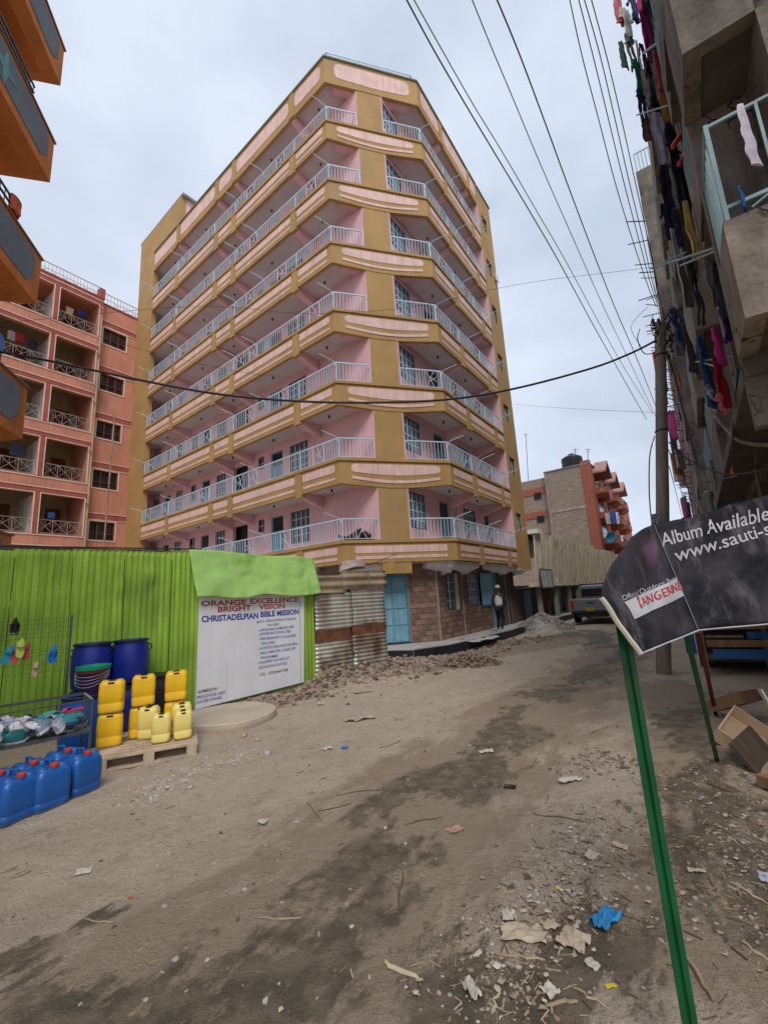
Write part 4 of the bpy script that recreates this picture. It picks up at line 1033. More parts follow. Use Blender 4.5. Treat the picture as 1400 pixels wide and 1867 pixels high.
m = MB(TRr); m.box(8.1,36,-1.05,-.251,1.75,1.80); m.build('ceiling', CONCP, row)
for q in range(8):
    uu = 9.6+q*3.1; m = MB(TRr); m.box(uu,uu+1.0,-1.045,-1.0,.05,1.65); m.build('shop_door', BLUED if q%2==0 else RUST, row)
for q in range(12):
    uu = 9.3+q*1.9; m = MB(TRr); m.box(uu,uu+.12,-.3,-.22,.1,1.8); m.build('timber_upright', MATS['old_timber'], row)
sg = thing('shop_sign', A+Vector(TR(0,0,0))*0, 'small white framed shop sign hanging under the cream boards', 'sign'); 
sg.location = (B.x,B.y,0)
m = MB(TRr); m.box(8.55,10.5,.25,.28,1.75,2.62); m.build('sign_board', mat('white_sheet_sign',(.5,.5,.5),var=.15,scale=4,dirt=(.25,.24,.25),dthr=.5), sg)
m = MB(TRr)
for a,b,c_,d in ((8.5,10.55,1.70,1.75),(8.5,10.55,2.62,2.67),(8.5,8.55,1.75,2.62),(10.5,10.55,1.75,2.62)): m.box(a,b,.24,.29,c_,d)
m.build('sign_frame', MATS['old_timber'], sg)
m = MB(TRr); m.box(8.12,8.9,-.2,.5,4.4,4.62); o = m.build('ac_canopy', WHITEP, row)

# ================================================================ STONE APARTMENT BLOCK far down the street
BS = bpy.data.materials.new('grey_brown_stone_courses'); BS.use_nodes = True; t_ = BS.node_tree; b_ = t_.nodes['Principled BSDF']; l = t_.links.new
tcn = nd('ShaderNodeTexCoord'); br = nd('ShaderNodeTexBrick'); mpp = nd('ShaderNodeMapping'); mpp.inputs['Rotation'].default_value = (R(90),0,0)
l(tcn.outputs['UV'], br.inputs['Vector'])
br.inputs['Scale'].default_value = 1; br.inputs['Brick Width'].default_value = .55; br.inputs['Row Height'].default_value = .26; br.inputs['Mortar Size'].default_value = .025
br.inputs['Color1'].default_value = (.22,.155,.115,1); br.inputs['Color2'].default_value = (.32,.24,.18,1); br.inputs['Mortar'].default_value = (.36,.30,.25,1)
l(MX(MR(NO(.5,5),.4,.7), br.outputs['Color'], (.26,.20,.16)), b_.inputs['Base Color']); b_.inputs['Roughness'].default_value = .95
ORR = mat('orange_red_paint', (.33,.105,.065), var=.12, streak=.1)
KO = Vector((22.1,45.0,0)); K1 = -dirv(a1)*-1
kU = dirv(a1); kN = Vector((math.cos(a1),-math.sin(a1),0)); kN = kN if kN.dot(-KO) > 0 else -kN
TK = lambda x, y, z: (kU.x*x+kN.x*y, kU.y*x+kN.y*y, z)
stn = thing('stone_apartment_block', (KO.x,KO.y,0), 'five storey stone block with orange red balconies far down the street', 'apartment building')
def uvbox(name, T, x0, x1, y0, y1, z0, z1, mats, parent):
    m = MB(T); m.box(x0,x1,y0,y1,z0,z1); me = m.mesh(name, mats); uv = me.uv_layers.new(); pr = MB(); pr.box(x0,x1,y0,y1,z0,z1)
    for p in me.polygons:
        vsx = [pr.v[i] for i in p.vertices]; sx = max(v[0] for v in vsx)-min(v[0] for v in vsx); sy = max(v[1] for v in vsx)-min(v[1] for v in vsx)
        for li, vi in zip(p.loop_indices, p.vertices):
            v = pr.v[vi]; uv.data[li].uv = (v[0] if sx > sy else v[1], v[2])
    o = bpy.data.objects.new(name, me); COL.objects.link(o); o.parent = parent; return o
uvbox('end_wall', TK, .9, 4.55, -12, 0, 0, 14.5, BS, stn)
uvbox('rear_wing', TK, 4.85, 10.5, -12, -.5, 0, 14.1, BS, stn)
m = MB(TK); m.box(0,.9,-.6,.08,0,14.9); m.build('corner_pilaster', ORR, stn)
m = MB(TK); m.box(4.55,4.85,-.6,.05,0,14.5); m.build('concrete_column', CONCP, stn)
m = MB(TK); m.box(.9,4.55,.001,.05,9.8,10.1); m.build('ring_beam', MATS['pale_render'], stn)
for z in (7.0,9.6,12.3):
    m = MB(TK); m.box(4.85,10.5,-.499,-.42,z,z+.75); m.build('orange_band', ORR, stn)
    m = MB(TK); m.box(5.6,6.4,-.419,-.40,z-.55,z+.2); m.box(8.6,9.2,-.419,-.40,z-.55,z+.2); m.build('small_window', DKGLASS, stn)
m = MB(TK); m.box(.0,4.9,-12,.1,14.5,14.62) ; m.build('roof_edge', MATS['old_concrete'], stn)
# street side: balconies and gabled hoods
kV = dirv(a2); sN = -Vector((math.cos(a2),-math.sin(a2),0)); sN = sN if sN.dot(-kU) > 0 else -sN
TKs = lambda x, y, z: (kV.x*x+sN.x*y, kV.y*x+sN.y*y, z)
m = MB(TKs); m.box(.6,30,-3.5,0,0,14.4); m.build('street_wall', ORR, stn)
for bi, (b0,b1) in enumerate(((1.5,5.2),(8.0,11.5),(15,18.5))):
    for z in (3.1,5.9,8.7,11.4):
        m = MB(TKs); m.loft([[(b0+.3,0.0,z-.45),(b1-.3,0.0,z-.45),(b1-.3,.6,z-.45),(b0+.3,.6,z-.45)],[(b0,0.0,z),(b1,0.0,z),(b1,1.2,z),(b0,1.2,z)],[(b0,0.0,z+.65),(b1,0.0,z+.65),(b1,1.2,z+.65),(b0,1.2,z+.65)]]); m.build('balcony', ORR, stn)
        m = MB(TKs); m.cbox(Vector((b0-.02,.6,z+.33)),.05,.28,.28,rx=R(45)); m.build('diamond_panel', MATS['pale_render'], stn)
        m = MB(TKs); m.box(b0+.4,b1-.4,.005,.03,z+.8,z+2.3); m.build('dark_window', DKGLASS, stn)
        m = MB(TKs)
        for q in range(8): m.box(b0+.05+q*(b1-b0-.1)/7-.02,b0+.05+q*(b1-b0-.1)/7+.02,1.1,1.14,z+.65,z+1.1)
        m.box(b0,b1,1.1,1.14,z+1.1,z+1.14); m.box(b0,b0+.04,0,1.14,z+1.1,z+1.14); m.build('balcony_rail', DKM, stn)
    m = MB(TKs); zz = 13.6; mid = (b0+b1)/2
    m.prism([(b0-.3,zz+.0),(b0-.3,zz+.2),(mid,zz+1.7),(b1+.3,zz+.2),(b1+.3,zz),(mid,zz+1.45)], 0, 1.3); m.build('gable_hood', mat('red_brown_tile',(.36,.20,.16),var=.2), stn)
tk = thing('water_tank', KO+Vector(TK(2.2,-2,14.62)), 'black plastic water tank on the roof of the stone block', 'water tank')
m = MB(); m.lathe([(.1,0),(1.1,0),(1.15,.1),(1.1,.3),(1.15,.5),(1.1,.8),(1.15,1.1),(1.1,1.4),(.7,1.65),(.3,1.8)],n=20); m.build('tank_body', LAMP, tk, smooth=True)
m = MB(); m.lathe([(.3,1.78),(.32,1.9),(.1,1.93)],n=14); m.build('lid', LAMP, tk)
for i_, (px,py0,py1,dd,lb) in enumerate([(1049,848,818,47,'thin aerial mast beside the black water tank'),(1072,846,818,46,'thin aerial mast at the roof corner of the stone block'),(963,868,790,49,'tall thin aerial mast on the rear wing of the stone block')]):
    p = AT(px,py0+10,dd); q = AT(px-(5 if i_==2 else 1),py1,dd); m = MB(); m.tube([p,q],.035,5); m.bar(q-Vector((.35,0,.1)),q+Vector((.35,0,-.1)),.03); m.bar(q-Vector((.2,0,.35)),q+Vector((.2,0,-.35)),.03)
    o = m.build('aerial_mast', DKM); tag(o, lb, 'aerial')
dp = AT(1111,979,44); m = MB(); m.lathe([(.05,-.08),(.35,-.02),(.6,.10),(.59,.12),(.34,.02),(.04,-.04)],n=18); o = m.build('satellite_dish', mat('sky_blue_dish',(.08,.35,.6)), None, dp, smooth=True); o.rotation_euler = (R(115),0,R(15)); tag(o,'sky blue satellite dish on a low balcony of the stone block','satellite dish')
for i_, (px,py,w,h,c_,nm) in enumerate([(1117,938,.6,1.3,(.05,.08,.35),'blue'),(1123,940,.4,1.2,(.6,.6,.65),'white'),(1106,942,.5,1.1,(.4,.4,.42),'pale grey'),(1112,900,.35,1.0,(.4,.15,.2),'pink')]):
    m = MB(); lathe_cloth(m,(0,0,0),w,h,.1,seed=i_+40); o = m.build('hanging_cloth', mat('clothc_'+str(i_),c_,var=.2), None, AT(px,py-6,44), smooth=True)
    tag(o, nm+' washing hanging from a balcony of the distant stone block', 'laundry', 'washing on the stone block')
# closing buildings at the end of the street
m_ = [('street_end_building',(46,66,0),R(35),14,9,7,'pale low building closing the street beyond the stone block',(.36,.30,.25)),]
for nm,loc,rz,w,d,h,lb,c_ in m_:
    t = thing(nm, loc, lb, 'building'); t.rotation_euler.z = -rz
    m = MB(); m.box(-w/2,w/2,0,d,0,h); m.build('wall', mat('far_render',c_,var=.2,streak=.2), t)
    for q in range(5):
        for z in (1.2,4.0): m = MB(); m.box(-w/2+1+q*2.6,-w/2+2.2+q*2.6,-.03,-.002,z,z+1.3); m.build('window', DKGLASS, t)
    m = MB(); m.box(-w/2-.2,w/2+.2,-.2,d+.2,h,h+.15); m.build('roof', MATS['old_concrete'], t)

# ================================================================ RIGHT SIDE: CONCRETE TENEMENT
PS = lambda t, q, z=0.: SU*t+SN*q+Vector((0,0,z))
TQ = lambda x, y, z: (SU.x*x+SN.x*y, SU.y*x+SN.y*y, z)      # x along the street, y to the right
CON = mat('stained_concrete', (.17,.143,.12), crack=2.2, var=.4, scale=1.6, rough=.95, bump=1., bscale=9, streak=.2, fine=.12, dirt=(.06,.05,.042), dthr=.53)
CONS = mat('smooth_stained_render', (.235,.19,.15), crack=1.6, var=.3, scale=2.1, rough=.9, bump=.9, bscale=9, streak=.15, fine=.13, dirt=(.10,.08,.065), dthr=.58)
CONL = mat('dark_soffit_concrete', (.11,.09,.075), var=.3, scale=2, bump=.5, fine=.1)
GALV = mat('pale_turquoise_rail', (.24,.36,.37), var=.15, scale=5, rough=.5)
ten = thing('concrete_tenement', (0,0,0), 'stained bare concrete tenement with washing poles along the right edge', 'apartment building')
LV = [3.66+2.62*k for k in range(5)]
TOPZ = 13.6
m = MB(TQ); m.box(4.16,17,1.10,1.3,3.3,TOPZ); m.build('street_wall', CON, ten)
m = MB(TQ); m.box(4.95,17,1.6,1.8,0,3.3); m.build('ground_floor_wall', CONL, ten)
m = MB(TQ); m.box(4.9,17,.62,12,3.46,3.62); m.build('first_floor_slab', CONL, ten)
# near corner balcony stack (its end faces the camera)
for k, z in enumerate(LV[:3]):
    m = MB(TQ)
    m.box(4.16,4.29,.60,3.4,z,z+(.87 if k==0 else 1.0)); m.box(4.29,4.94,.60,.74,z,z+(.87 if k==0 else 1.0))
    m.build('balcony_parapet', CONS if k == 0 else CON, ten)
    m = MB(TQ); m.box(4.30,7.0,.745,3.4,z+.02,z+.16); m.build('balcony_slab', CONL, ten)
m = MB(TQ); m.box(4.94,5.08,.62,1.099,3.0,TOPZ); m.build('corner_column', CON, ten)
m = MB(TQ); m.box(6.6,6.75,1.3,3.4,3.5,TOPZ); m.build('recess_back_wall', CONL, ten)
m = MB(TQ); m.box(6.56,6.59,1.9,2.8,4.0,5.9); m.build('recess_door', mat('dark_brown_door',(.06,.035,.025)), ten)
m = MB(TQ); m.box(4.16,6.75,3.4,3.6,0,TOPZ); m.build('recess_side_wall', CON, ten)
# projecting slabs and boxes along the front
for k, z in enumerate(LV[:4]):
    for (t0,t1) in ((5.6,7.6),(9.57,12.2),(13.4,16.2)):
        if k == 0 and t0 < 9: continue
        q0 = .66 if t0 > 9 else .78
        m = MB(TQ); m.box(t0,t0+.12,q0,1.099,z,z+.95); m.box(t0+.12,t1-.12,q0,q0+.12,z,z+.95); m.box(t1-.12,t1,q0,1.099,z,z+.95); m.build('balcony_parapet', CONS if k%2 else CON, ten)
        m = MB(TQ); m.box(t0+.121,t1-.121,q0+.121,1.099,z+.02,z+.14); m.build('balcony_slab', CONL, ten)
        m = MB(TQ); m.box(t0+.02,t1-.02,q0+.03,q0+.06,z+1.75,z+1.79); m.bar((t0+.03,q0+.04,z+.95),(t0+.03,q0+.04,z+1.77),.035); m.bar((t1-.03,q0+.04,z+.95),(t1-.03,q0+.04,z+1.77),.035)
        n = 12
        for j in range(1,n): x = t0+(t1-t0)*j/n; m.bar((x,q0+.04,z+.95),(x,q0+.04,z+1.77),.014)
        m.build('balcony_railing', GALV, ten)
    for t0 in (5.2,8.1,12.5,16.4):
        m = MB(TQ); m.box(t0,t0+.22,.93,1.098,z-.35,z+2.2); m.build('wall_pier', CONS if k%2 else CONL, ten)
    for t0 in (8.5,12.75):
        m = MB(TQ); m.box(t0,t0+.55,1.07,1.099,z+.9,z+1.9); m.build('dark_window', DKGLASS, ten)
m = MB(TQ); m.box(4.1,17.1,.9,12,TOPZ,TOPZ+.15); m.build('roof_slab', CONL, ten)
# pipes
for t0,q0,za,zb_ in ((5.15,.72,4.5,9.5),(5.3,.86,3.4,13.4),(9.4,1.04,2.5,13.4)):
    m = MB(TQ); m.tube([(t0,q0,za),(t0,q0,zb_)],.035,7); m.build('drain_pipe', CONS, ten)
# near railing with light turquoise bars
m = MB(TQ)
zt = 5.50; zb_ = 4.66
m.box(4.20,4.225,.64,3.3,zt-.025,zt); m.box(4.20,4.225,.64,3.3,zb_,zb_+.03)
m.bar((4.2,.64,4.55),(4.2,.64,zt),.03)
rl = m.build('balcony_railing', GALV, ten)
for q in (.97,1.30,1.62,1.95):
    m = MB(TQ); m.bar((4.21,q,zb_),(4.21,q,zt),.020); m.build('railing_bar', GALV, rl)
for t_q in (4.30,4.42,4.55,4.68,4.80,4.92):
    m = MB(TQ); m.bar((t_q,.64,4.56),(t_q,.64,zt),.017); m.build('railing_bar', GALV, rl)
m = MB(TQ); m.box(4.2,5.0,.625,.65,zt-.025,zt); m.box(4.2,5.0,.625,.65,zb_-.06,zb_-.03); m.build('side_rail', GALV, rl)
m = MB(TQ); m.bar((4.2,.8,4.58),(4.1,1.25,4.75),.015); m.build('loose_strut', GALV, rl)
# lower verandah by the stalls
vr = thing('shop_verandah', (0,0,0), 'dark brown boarded verandah box with a green rail above the banner', 'verandah')
m = MB(TQ); m.box(6.9,9.0,.95,4.6,2.15,2.75); m.build('boarded_front', mat('dark_brown_board',(.075,.05,.035),var=.3,streak=.2), vr)
m = MB(TQ); m.bar((6.9,.95,3.0),(6.9,4.6,3.0),.04); m.bar((6.9,.95,2.85),(6.9,4.6,2.85),.03)
for q in range(9): m.bar((6.9,.95+q*.4,2.75),(6.9,.95+q*.4,3.0),.02)
m.build('green_rail', mat('deep_green_rail',(.03,.14,.10)), vr)
m = MB(TQ); m.add([(6.6,.75,2.1),(6.75,1.25,2.1),(6.7,1.0,2.95),(6.62,.76,2.1),(6.77,1.26,2.1),(6.72,1.01,2.95)],[(0,1,2),(5,4,3),(0,3,4,1),(1,4,5,2),(2,5,3,0)]); m.build('tarp', mat('pale_blue_tarp',(.30,.38,.42),var=.3,scale=6), vr)
# ---- next tenement along: cream and teal bands bristling with drying sticks
CRT = mat('cream_tenement_paint', (.34,.26,.16), var=.15, streak=.2, dirt=(.25,.2,.14), dthr=.62)
TEALP = mat('faded_teal_paint', (.10,.16,.15), var=.2, streak=.2)
PNK = mat('dusty_pink_post',(.50,.38,.36),var=.2,streak=.2)
t2 = thing('painted_tenement', (0,0,0), 'cream and teal tenement bristling with drying sticks beyond the concrete one', 'apartment building')
m = MB(TQ); m.box(18.0,64,.9,9,0,17.2); m.build('wall', CRT, t2)
rnd = random.Random(33)
for k in range(6):
    z = 2.6+2.55*k
    for j in range(9):
        t0 = 18.2+j*4.9
        m = MB(TQ); m.box(t0,t0+4.2,.50,.899,z,z+.95); m.build('balcony_parapet', TEALP if (j+k)%2 == 0 else CRT, t2)
        m = MB(TQ); m.box(t0+.2,t0+4.0,.86,.898,z+.95,z+2.3); m.build('opening_shade_panel', DARKIN, t2)  # flat dark panel, the shade of an opening put into its colour
        m = MB(TQ); m.box(t0-.1,t0+4.3,.46,.899,z-.12,z-.003); m.build('slab_edge', CON, t2)
        if k < 5:
            m = MB(TQ); m.box(t0+4.25,t0+4.6,.45,.898,z,z+2.42); m.build('pink_pier', PNK, t2)
m = MB(TQ)
for k in range(6):
    for j in range(30):
        t0 = 19.3+j*1.45+rnd.random()*.3; z = 3.7+2.55*k+rnd.uniform(-.1,.2); m.bar((t0,.5,z),(t0+rnd.uniform(-.4,.4),.05-rnd.random()*.35,z+rnd.uniform(0,.35)),.03)
m.build('drying_stick', MATS['old_timber'], t2, kind='stuff')
m = MB(TQ)
for k in range(6):
    m.box(18.0,64,.44,.46,3.6+2.55*k,3.64+2.55*k)
m.build('hand_rail', PNK, t2)
m = MB(TQ); m.box(18.0,18.2,.45,5,0,17.6); m.build('end_pier', CON, t2)
m = MB(TQ)
for q in range(8): m.bar((18.1,.5+q*.12,17.6),(18.1,.5+q*.12,18.5),.03)
m.bar((18.1,.5,18.5),(18.1,1.4,18.5),.03); m.build('roof_railing', GALV, t2)
wc_ = [(.5,.05,.06),(.55,.5,.55),(.05,.07,.2),(.5,.2,.05),(.02,.02,.03),(.35,.35,.4),(.45,.05,.2),(.1,.3,.15)]; wn = ['red','white','navy','orange','black','grey','magenta','green']
for i_ in range(30):
    k = i_ % 5; t0 = 18.6+(i_*2.37)%24; m = MB(); lathe_cloth(m,(0,0,0),rnd.uniform(.4,.8),rnd.uniform(.7,1.4),.08,seed=i_+60)
    p = PS(t0,.1-rnd.random()*.3,3.9+2.55*k+rnd.uniform(-.1,.3)); ci = i_ % 8
    o = m.build('hanging_cloth', mat('clothd_'+str(ci),wc_[ci],var=.25), None, p, smooth=True); o.rotation_euler.z = azr(AD)+rnd.uniform(-.8,.8)
    tag(o, f'{wn[ci]} washing on the cream and teal tenement, balcony row {["one","two","three","four","five"][k]} from the bottom', 'laundry', 'washing on the painted tenement')

# ================================================================ JERRYCANS
BLUEP = mat('blue_plastic', (.012,.10,.36), var=.08, scale=4, rough=.38, spec=.45, fine=.03, dirt=(.05,.11,.25), dthr=.6, base=((.30,.25,.19),.035), streak=.06)
YELP = mat('yellow_plastic', (.85,.50,.012), var=.08, scale=4, rough=.42, spec=.4, dirt=(.62,.40,.08), dthr=.6, base=((.45,.33,.15),.04), streak=.05, fine=.04)
LYEL = mat('pale_yellow_plastic', (.84,.68,.20), var=.06, scale=4, rough=.42, spec=.4)
REDP = mat('red_cap_plastic', (.55,.05,.03), rough=.4); BLK = mat('black_plastic', (.015,.015,.018), rough=.45)
STR = mat('red_sticker', (.50,.03,.03), rough=.5); STW = mat('white_sticker', (.6,.6,.62), rough=.5)
def sq(w, d, z, r, n=6, ox=0, oy=0):   # rounded rectangle ring
    pts = []
    for cx, cy, a0 in ((w/2-r,d/2-r,0),(-w/2+r,d/2-r,90),(-w/2+r,-d/2+r,180),(w/2-r,-d/2+r,270)):
        for k in range(n): a = R(a0+90*k/(n-1)); pts.append((ox+cx+r*math.cos(a), oy+cy+r*math.sin(a), z))
    return pts
def jerrycan_blue():
    t = thing('jerrycan', (0,0,0), 'x', 'jerrycan')
    w, d, h = .29, .25, .37
    m = MB(); m.smooth = True
    m.loft([sq(w-.05,d-.05,0,.05),sq(w-.012,d-.012,.012,.055),sq(w,d,.05,.055),sq(w,d,.075,.055),sq(w-.008,d-.008,.082,.055),sq(w,d,.09,.055),sq(w+.006,d+.006,.17,.055),sq(w,d,.27,.055),sq(w-.01,d-.01,.3,.055),sq(w-.05,d-.045,.335,.05),sq(w-.09,d-.08,.348,.05)])
    b = m.build('body', BLUEP, t, smooth=True, shade=60)
    # raised top ridges around the handle recess
    m = MB(); m.smooth = True
    for sx in (-1,1):
        m.loft([[(sx*.045,-.10,.325),(sx*.125,-.085,.31),(sx*.125,.085,.31),(sx*.045,.10,.325)],[(sx*.055,-.085,.362),(sx*.105,-.07,.358),(sx*.105,.07,.358),(sx*.055,.085,.362)]])
    m.build('shoulder', BLUEP, t)
    m = MB(); m.tube([(0,.088,.335),(0,.078,.385),(0,.0,.395),(0,-.02,.392),(0,-.035,.345)],[.016,.015,.015,.015,.018],8); m.build('handle', BLUEP, t, smooth=True)
    m = MB(); m.lathe([(.032,.335),(.032,.350),(.029,.352)],(0,-.078,0),14); c_ = m.build('neck', BLUEP, t)
    m = MB(); m.lathe([(.033,0),(.034,.004),(.034,.024),(.028,.03),(.01,.031)],(0,-.078,.352),16); m.build('cap', REDP, t)
    return t
def jerrycan_yellow(w, d, h, ma, lab):
    t = thing('jerrycan', (0,0,0), 'x', 'jerrycan')
    m = MB(); m.smooth = True; r = .045
    m.loft([sq(w-.04,d-.04,0,r),sq(w-.01,d-.01,.01,r),sq(w,d,.03,r),sq(w,d,h*.30,r),sq(w-.006,d-.006,h*.315,r),sq(w,d,h*.33,r),sq(w+.004,d+.004,h*.6,r),sq(w,d,h*.86,r),sq(w-.012,d-.012,h*.93,r),sq(w-.05,d-.04,h*.975,r),sq(w-.08,d-.06,h*.98,r)])
    m.build('body', ma, t, smooth=True, shade=60)
    for sx in (-1,1):
        m = MB(); m.smooth = True; m.loft([sq(w*.30,d*.72,h*.94,.02,4,sx*w*.28),sq(w*.28,d*.66,h*.985,.02,4,sx*w*.28),sq(w*.22,d*.55,h*1.0,.02,4,sx*w*.28)]); m.build('shoulder', ma, t, smooth=True)
    m = MB(); m.bbox(-w*.13,w*.13,-d*.5-.002,-d*.5+.03,h*.90,h*.955,.005); m.bbox(-w*.14,w*.14,-d*.33,d*.33,h*.98,h*1.005,.005); m.build('handle', BLK, t)
    m = MB(); m.mi = 0; m.box(-w/2-.0035,-w/2+.002,-d*.28,d*.28,h*.35,h*.68); m.mi = 1; m.box(-w/2-.0045,-w/2-.0030,-d*.12,d*.18,h*.5,h*.62); m.build('label', [STR,STW] if lab else [STW,LBLUE], t)
    return t
P0 = Vector((fp.x,fp.y,0)); fence_rz = azr(FA)     # local +x along the fence, local -y towards the street
pb_ = jerrycan_blue()
bl_s = [((36,1497),(62,1387),'front blue jerrycan at the frame edge, nearest of the five with red caps',0),
        ((100,1475),None,'middle front blue jerrycan with red cap',0),((163,1453),None,'right front blue jerrycan with red cap, closest to the pallet',0),
        ((18,1455),None,'blue jerrycan behind the leftmost front one, its red cap half hidden',1),((82,1430),None,'blue jerrycan behind the middle front one, red cap on its left',1),((142,1415),None,'blue jerrycan behind the right front one',1)]
front = [G(36,1500),G(100,1477),G(160,1450)]
rowdir = (front[2]-front[0]).normalized(); rz_b = math.atan2(rowdir.y, rowdir.x); back_ = Vector((-rowdir.y,rowdir.x,0)); back_ = back_ if back_.y > 0 else -back_
for i_, lb in enumerate(['nearest blue jerrycan, cut by the left frame edge, red cap up','middle front blue jerrycan with a red cap','right front blue jerrycan beside the pallet, red cap up','rear blue jerrycan behind the nearest one at the frame edge','rear middle blue jerrycan, only its shoulder and red cap showing','rear right blue jerrycan behind the one beside the pallet']):
    c = front[i_%3]+back_*(.13+(.275 if i_ >= 3 else 0))-rowdir*(.03 if i_ >= 3 else 0); loc = drop(c,-.005)
    rz_ = rz_b+R([4,-3,6,2,-5,3][i_])
    if i_ == 0: pb_.location = loc; pb_.rotation_euler.z = rz_; pb_['label'] = lb; pb_['group'] = 'blue jerrycans in two rows'
    else: dup(pb_, loc, rz_, lb, 'blue jerrycans in two rows')
# ---- pallet
PAL = mat('pallet_wood', (.46,.35,.25), var=.25, scale=3, streak=.2, rough=.9, fine=.12)
pfl, pfr = G(172,1412), G(352,1379); pd = (pfr-pfl).normalized(); pbk = Vector((-pd.y,pd.x,0)); pbk = pbk if pbk.y > 0 else -pbk
pal = thing('wooden_pallet', (pfl.x,pfl.y,gh(pfl.x,pfl.y)+.0), 'worn wooden pallet under the yellow jerrycans', 'pallet', rz=math.atan2(pd.y,pd.x))
PLn = (pfr-pfl).length+.05; PD_ = .85
for k in range(7):
    m = MB(); y = .0+k*(PD_-.1)/6; m.box(-.02+rnd.uniform(-.01,.01),PLn,y,y+.095,.118,.138); m.build('top_board', PAL, pal)
for y in (0,PD_/2-.04,PD_-.09):
    m = MB(); m.box(0,PLn,y,y+.09,0,.018); m.build('bottom_board', PAL, pal)
    for x in (0,PLn/2-.05,PLn-.12): m = MB(); m.box(x,x+.11,y,y+.09,.0185,.1); m.build('block', PAL, pal)
for x in (0,PLn/2-.05,PLn-.12): m = MB(); m.box(x,x+.11,.0,PD_,.1005,.1175); m.build('cross_board', PAL, pal)
pz = pal.location.z+.139
def onpal(px, py, z=None): return G(px, py, pz if z is None else z)
yc = jerrycan_yellow(.265,.17,.375,YELP,1); yl = jerrycan_yellow(.205,.17,.30,LYEL,0)
rzy = math.atan2(pd.y,pd.x)
def ycol(px, py, h=.40): p = onpal(px,py)+pbk*.085; return p
c1 = ycol(197,1364); c2 = ycol(254,1352)+pbk*.12; c3 = ycol(318,1342)+pbk*.16
lst = [(c1,0,'deep yellow jerrycan standing on the left corner of the pallet',2),(c1+Vector((0,0,.377)),0,'deep yellow jerrycan, upper one of the left stack on the pallet',-3),
       (c2,0,'deep yellow jerrycan under the middle stack, partly behind the pale ones',-4),(c2+Vector((.01,0,.377)),0,'deep yellow jerrycan on top of the middle stack, red sticker on its side',4),
       (c3+pbk*.02,0,'deep yellow jerrycan at the bottom of the right stack, almost hidden',3),(c3+Vector((0,0,.377))+pbk*.02,0,'deep yellow jerrycan on top of the right stack',1)]
first = True
for p, k, lb, dz in lst:
    if first: yc.location = p; yc.rotation_euler.z = rzy+R(dz); yc['label'] = lb; yc['group'] = 'yellow jerrycans on the pallet'; first = False
    else: dup(yc, p, rzy+R(dz), lb, 'yellow jerrycans on the pallet', s=(1,1,1))
lst = [(onpal(293,1356)+pbk*.085,'pale yellow small jerrycan in the front row, left of two',-4),(onpal(333,1349)+pbk*.085,'pale yellow small jerrycan at the front right of the pallet',3),
       (onpal(268,1354)+pbk*.21+Vector((0,0,.0)),'pale yellow small jerrycan with a picture label, behind the front pair',-14),(onpal(330,1349)+pbk*.28,'pale yellow small jerrycan at the back right of the pallet',2)]
for i_, (p, lb, dz) in enumerate(lst):
    s = (1,1,1.08) if i_ < 2 else (1.12,1.1,1.24)
    if i_ == 0: yl.location = p; yl.rotation_euler.z = rzy+R(dz); yl['label'] = lb; yl['group'] = 'pale yellow jerrycans on the pallet'; yl.scale = s
    else: dup(yl, p, rzy+R(dz), lb, 'pale yellow jerrycans on the pallet', s=s)
# ---- drums
DRB = mat('deep_blue_drum_plastic', (.008,.022,.23), var=.06, scale=3, rough=.4, spec=.45)
def drum(loc, ma, lb, lid=True, h=.64, r=.255):
    t = thing('plastic_drum', loc, lb, 'drum', 'plastic drums by the green fence')
    m = MB(); m.smooth = True
    m.lathe([(r*.86,0),(r*.92,.02),(r*.95,.1),(r,.2),(r*1.01,h*.5),(r,h-.2),(r*.95,h-.1),(r*.88,h-.045),(r*.90,h-.03)],n=28); m.build('body', ma, t, smooth=True, shade=50)
    m = MB(); m.lathe([(r*.90,h-.032),(r*.96,h-.03),(r*.96,h-.008),(r*.9,h-.006)],n=28); m.build('clamp_ring', BLK, t)
    m = MB(); m.lathe([(r*.9,h-.02),(r*.9,h-.002),(r*.8,h),(r*.78,h-.012),(.02,h-.012)],n=28); m.build('lid', ma if lid else BLK, t)
    for s in (-1,1):
        m = MB(); a = rzy; ca, sa = math.cos(a)*s, math.sin(a)*s
        m.tube([(ca*r*.93,sa*r*.93,h-.08),(ca*r*1.10,sa*r*1.10,h-.10),(ca*r*1.12,sa*r*1.12,h-.16),(ca*r*1.0,sa*r*1.0,h-.19)],.011,6); m.build('side_handle', BLK, t)
    return t
dA = ONP(165,1250,P0+FNn*.33,FNn); dB = ONP(236,1240,P0+FNn*.32,FNn)
drum((dA.x,dA.y,.67), DRB, 'left of the two upper dark blue drums, behind the bucket', h=.62)
drum((dB.x,dB.y,.67), DRB, 'right of the two upper dark blue drums, standing clear against the green fence', h=.62)
drum((dA.x,dA.y,.0), mat('bright_blue_drum_plastic',(.012,.09,.38),var=.06,rough=.4), 'lower blue drum carrying the left dark blue drum')
drum((dB.x,dB.y,.0), DRB, 'lower drum carrying the right dark blue drum, hidden behind jerrycans')
dC = ONP(292,1300,P0+FNn*.34,FNn)
drum((dC.x,dC.y,.0), mat('black_drum_plastic',(.012,.014,.02),rough=.45), 'black drum with a blue band between the yellow stacks', lid=False, h=.72)
dE = ONP(150,1300,P0+FNn*.86,FNn)
drum((dE.x,dE.y,.02), MATS['bright_blue_drum_plastic'], 'bright blue drum under the purple bucket beside the shoe cage', h=.64)
bk = thing('bucket', (dE.x+.10,dE.y+.02,.665), 'purple stacked buckets with a green rim and silver wire handles', 'bucket')
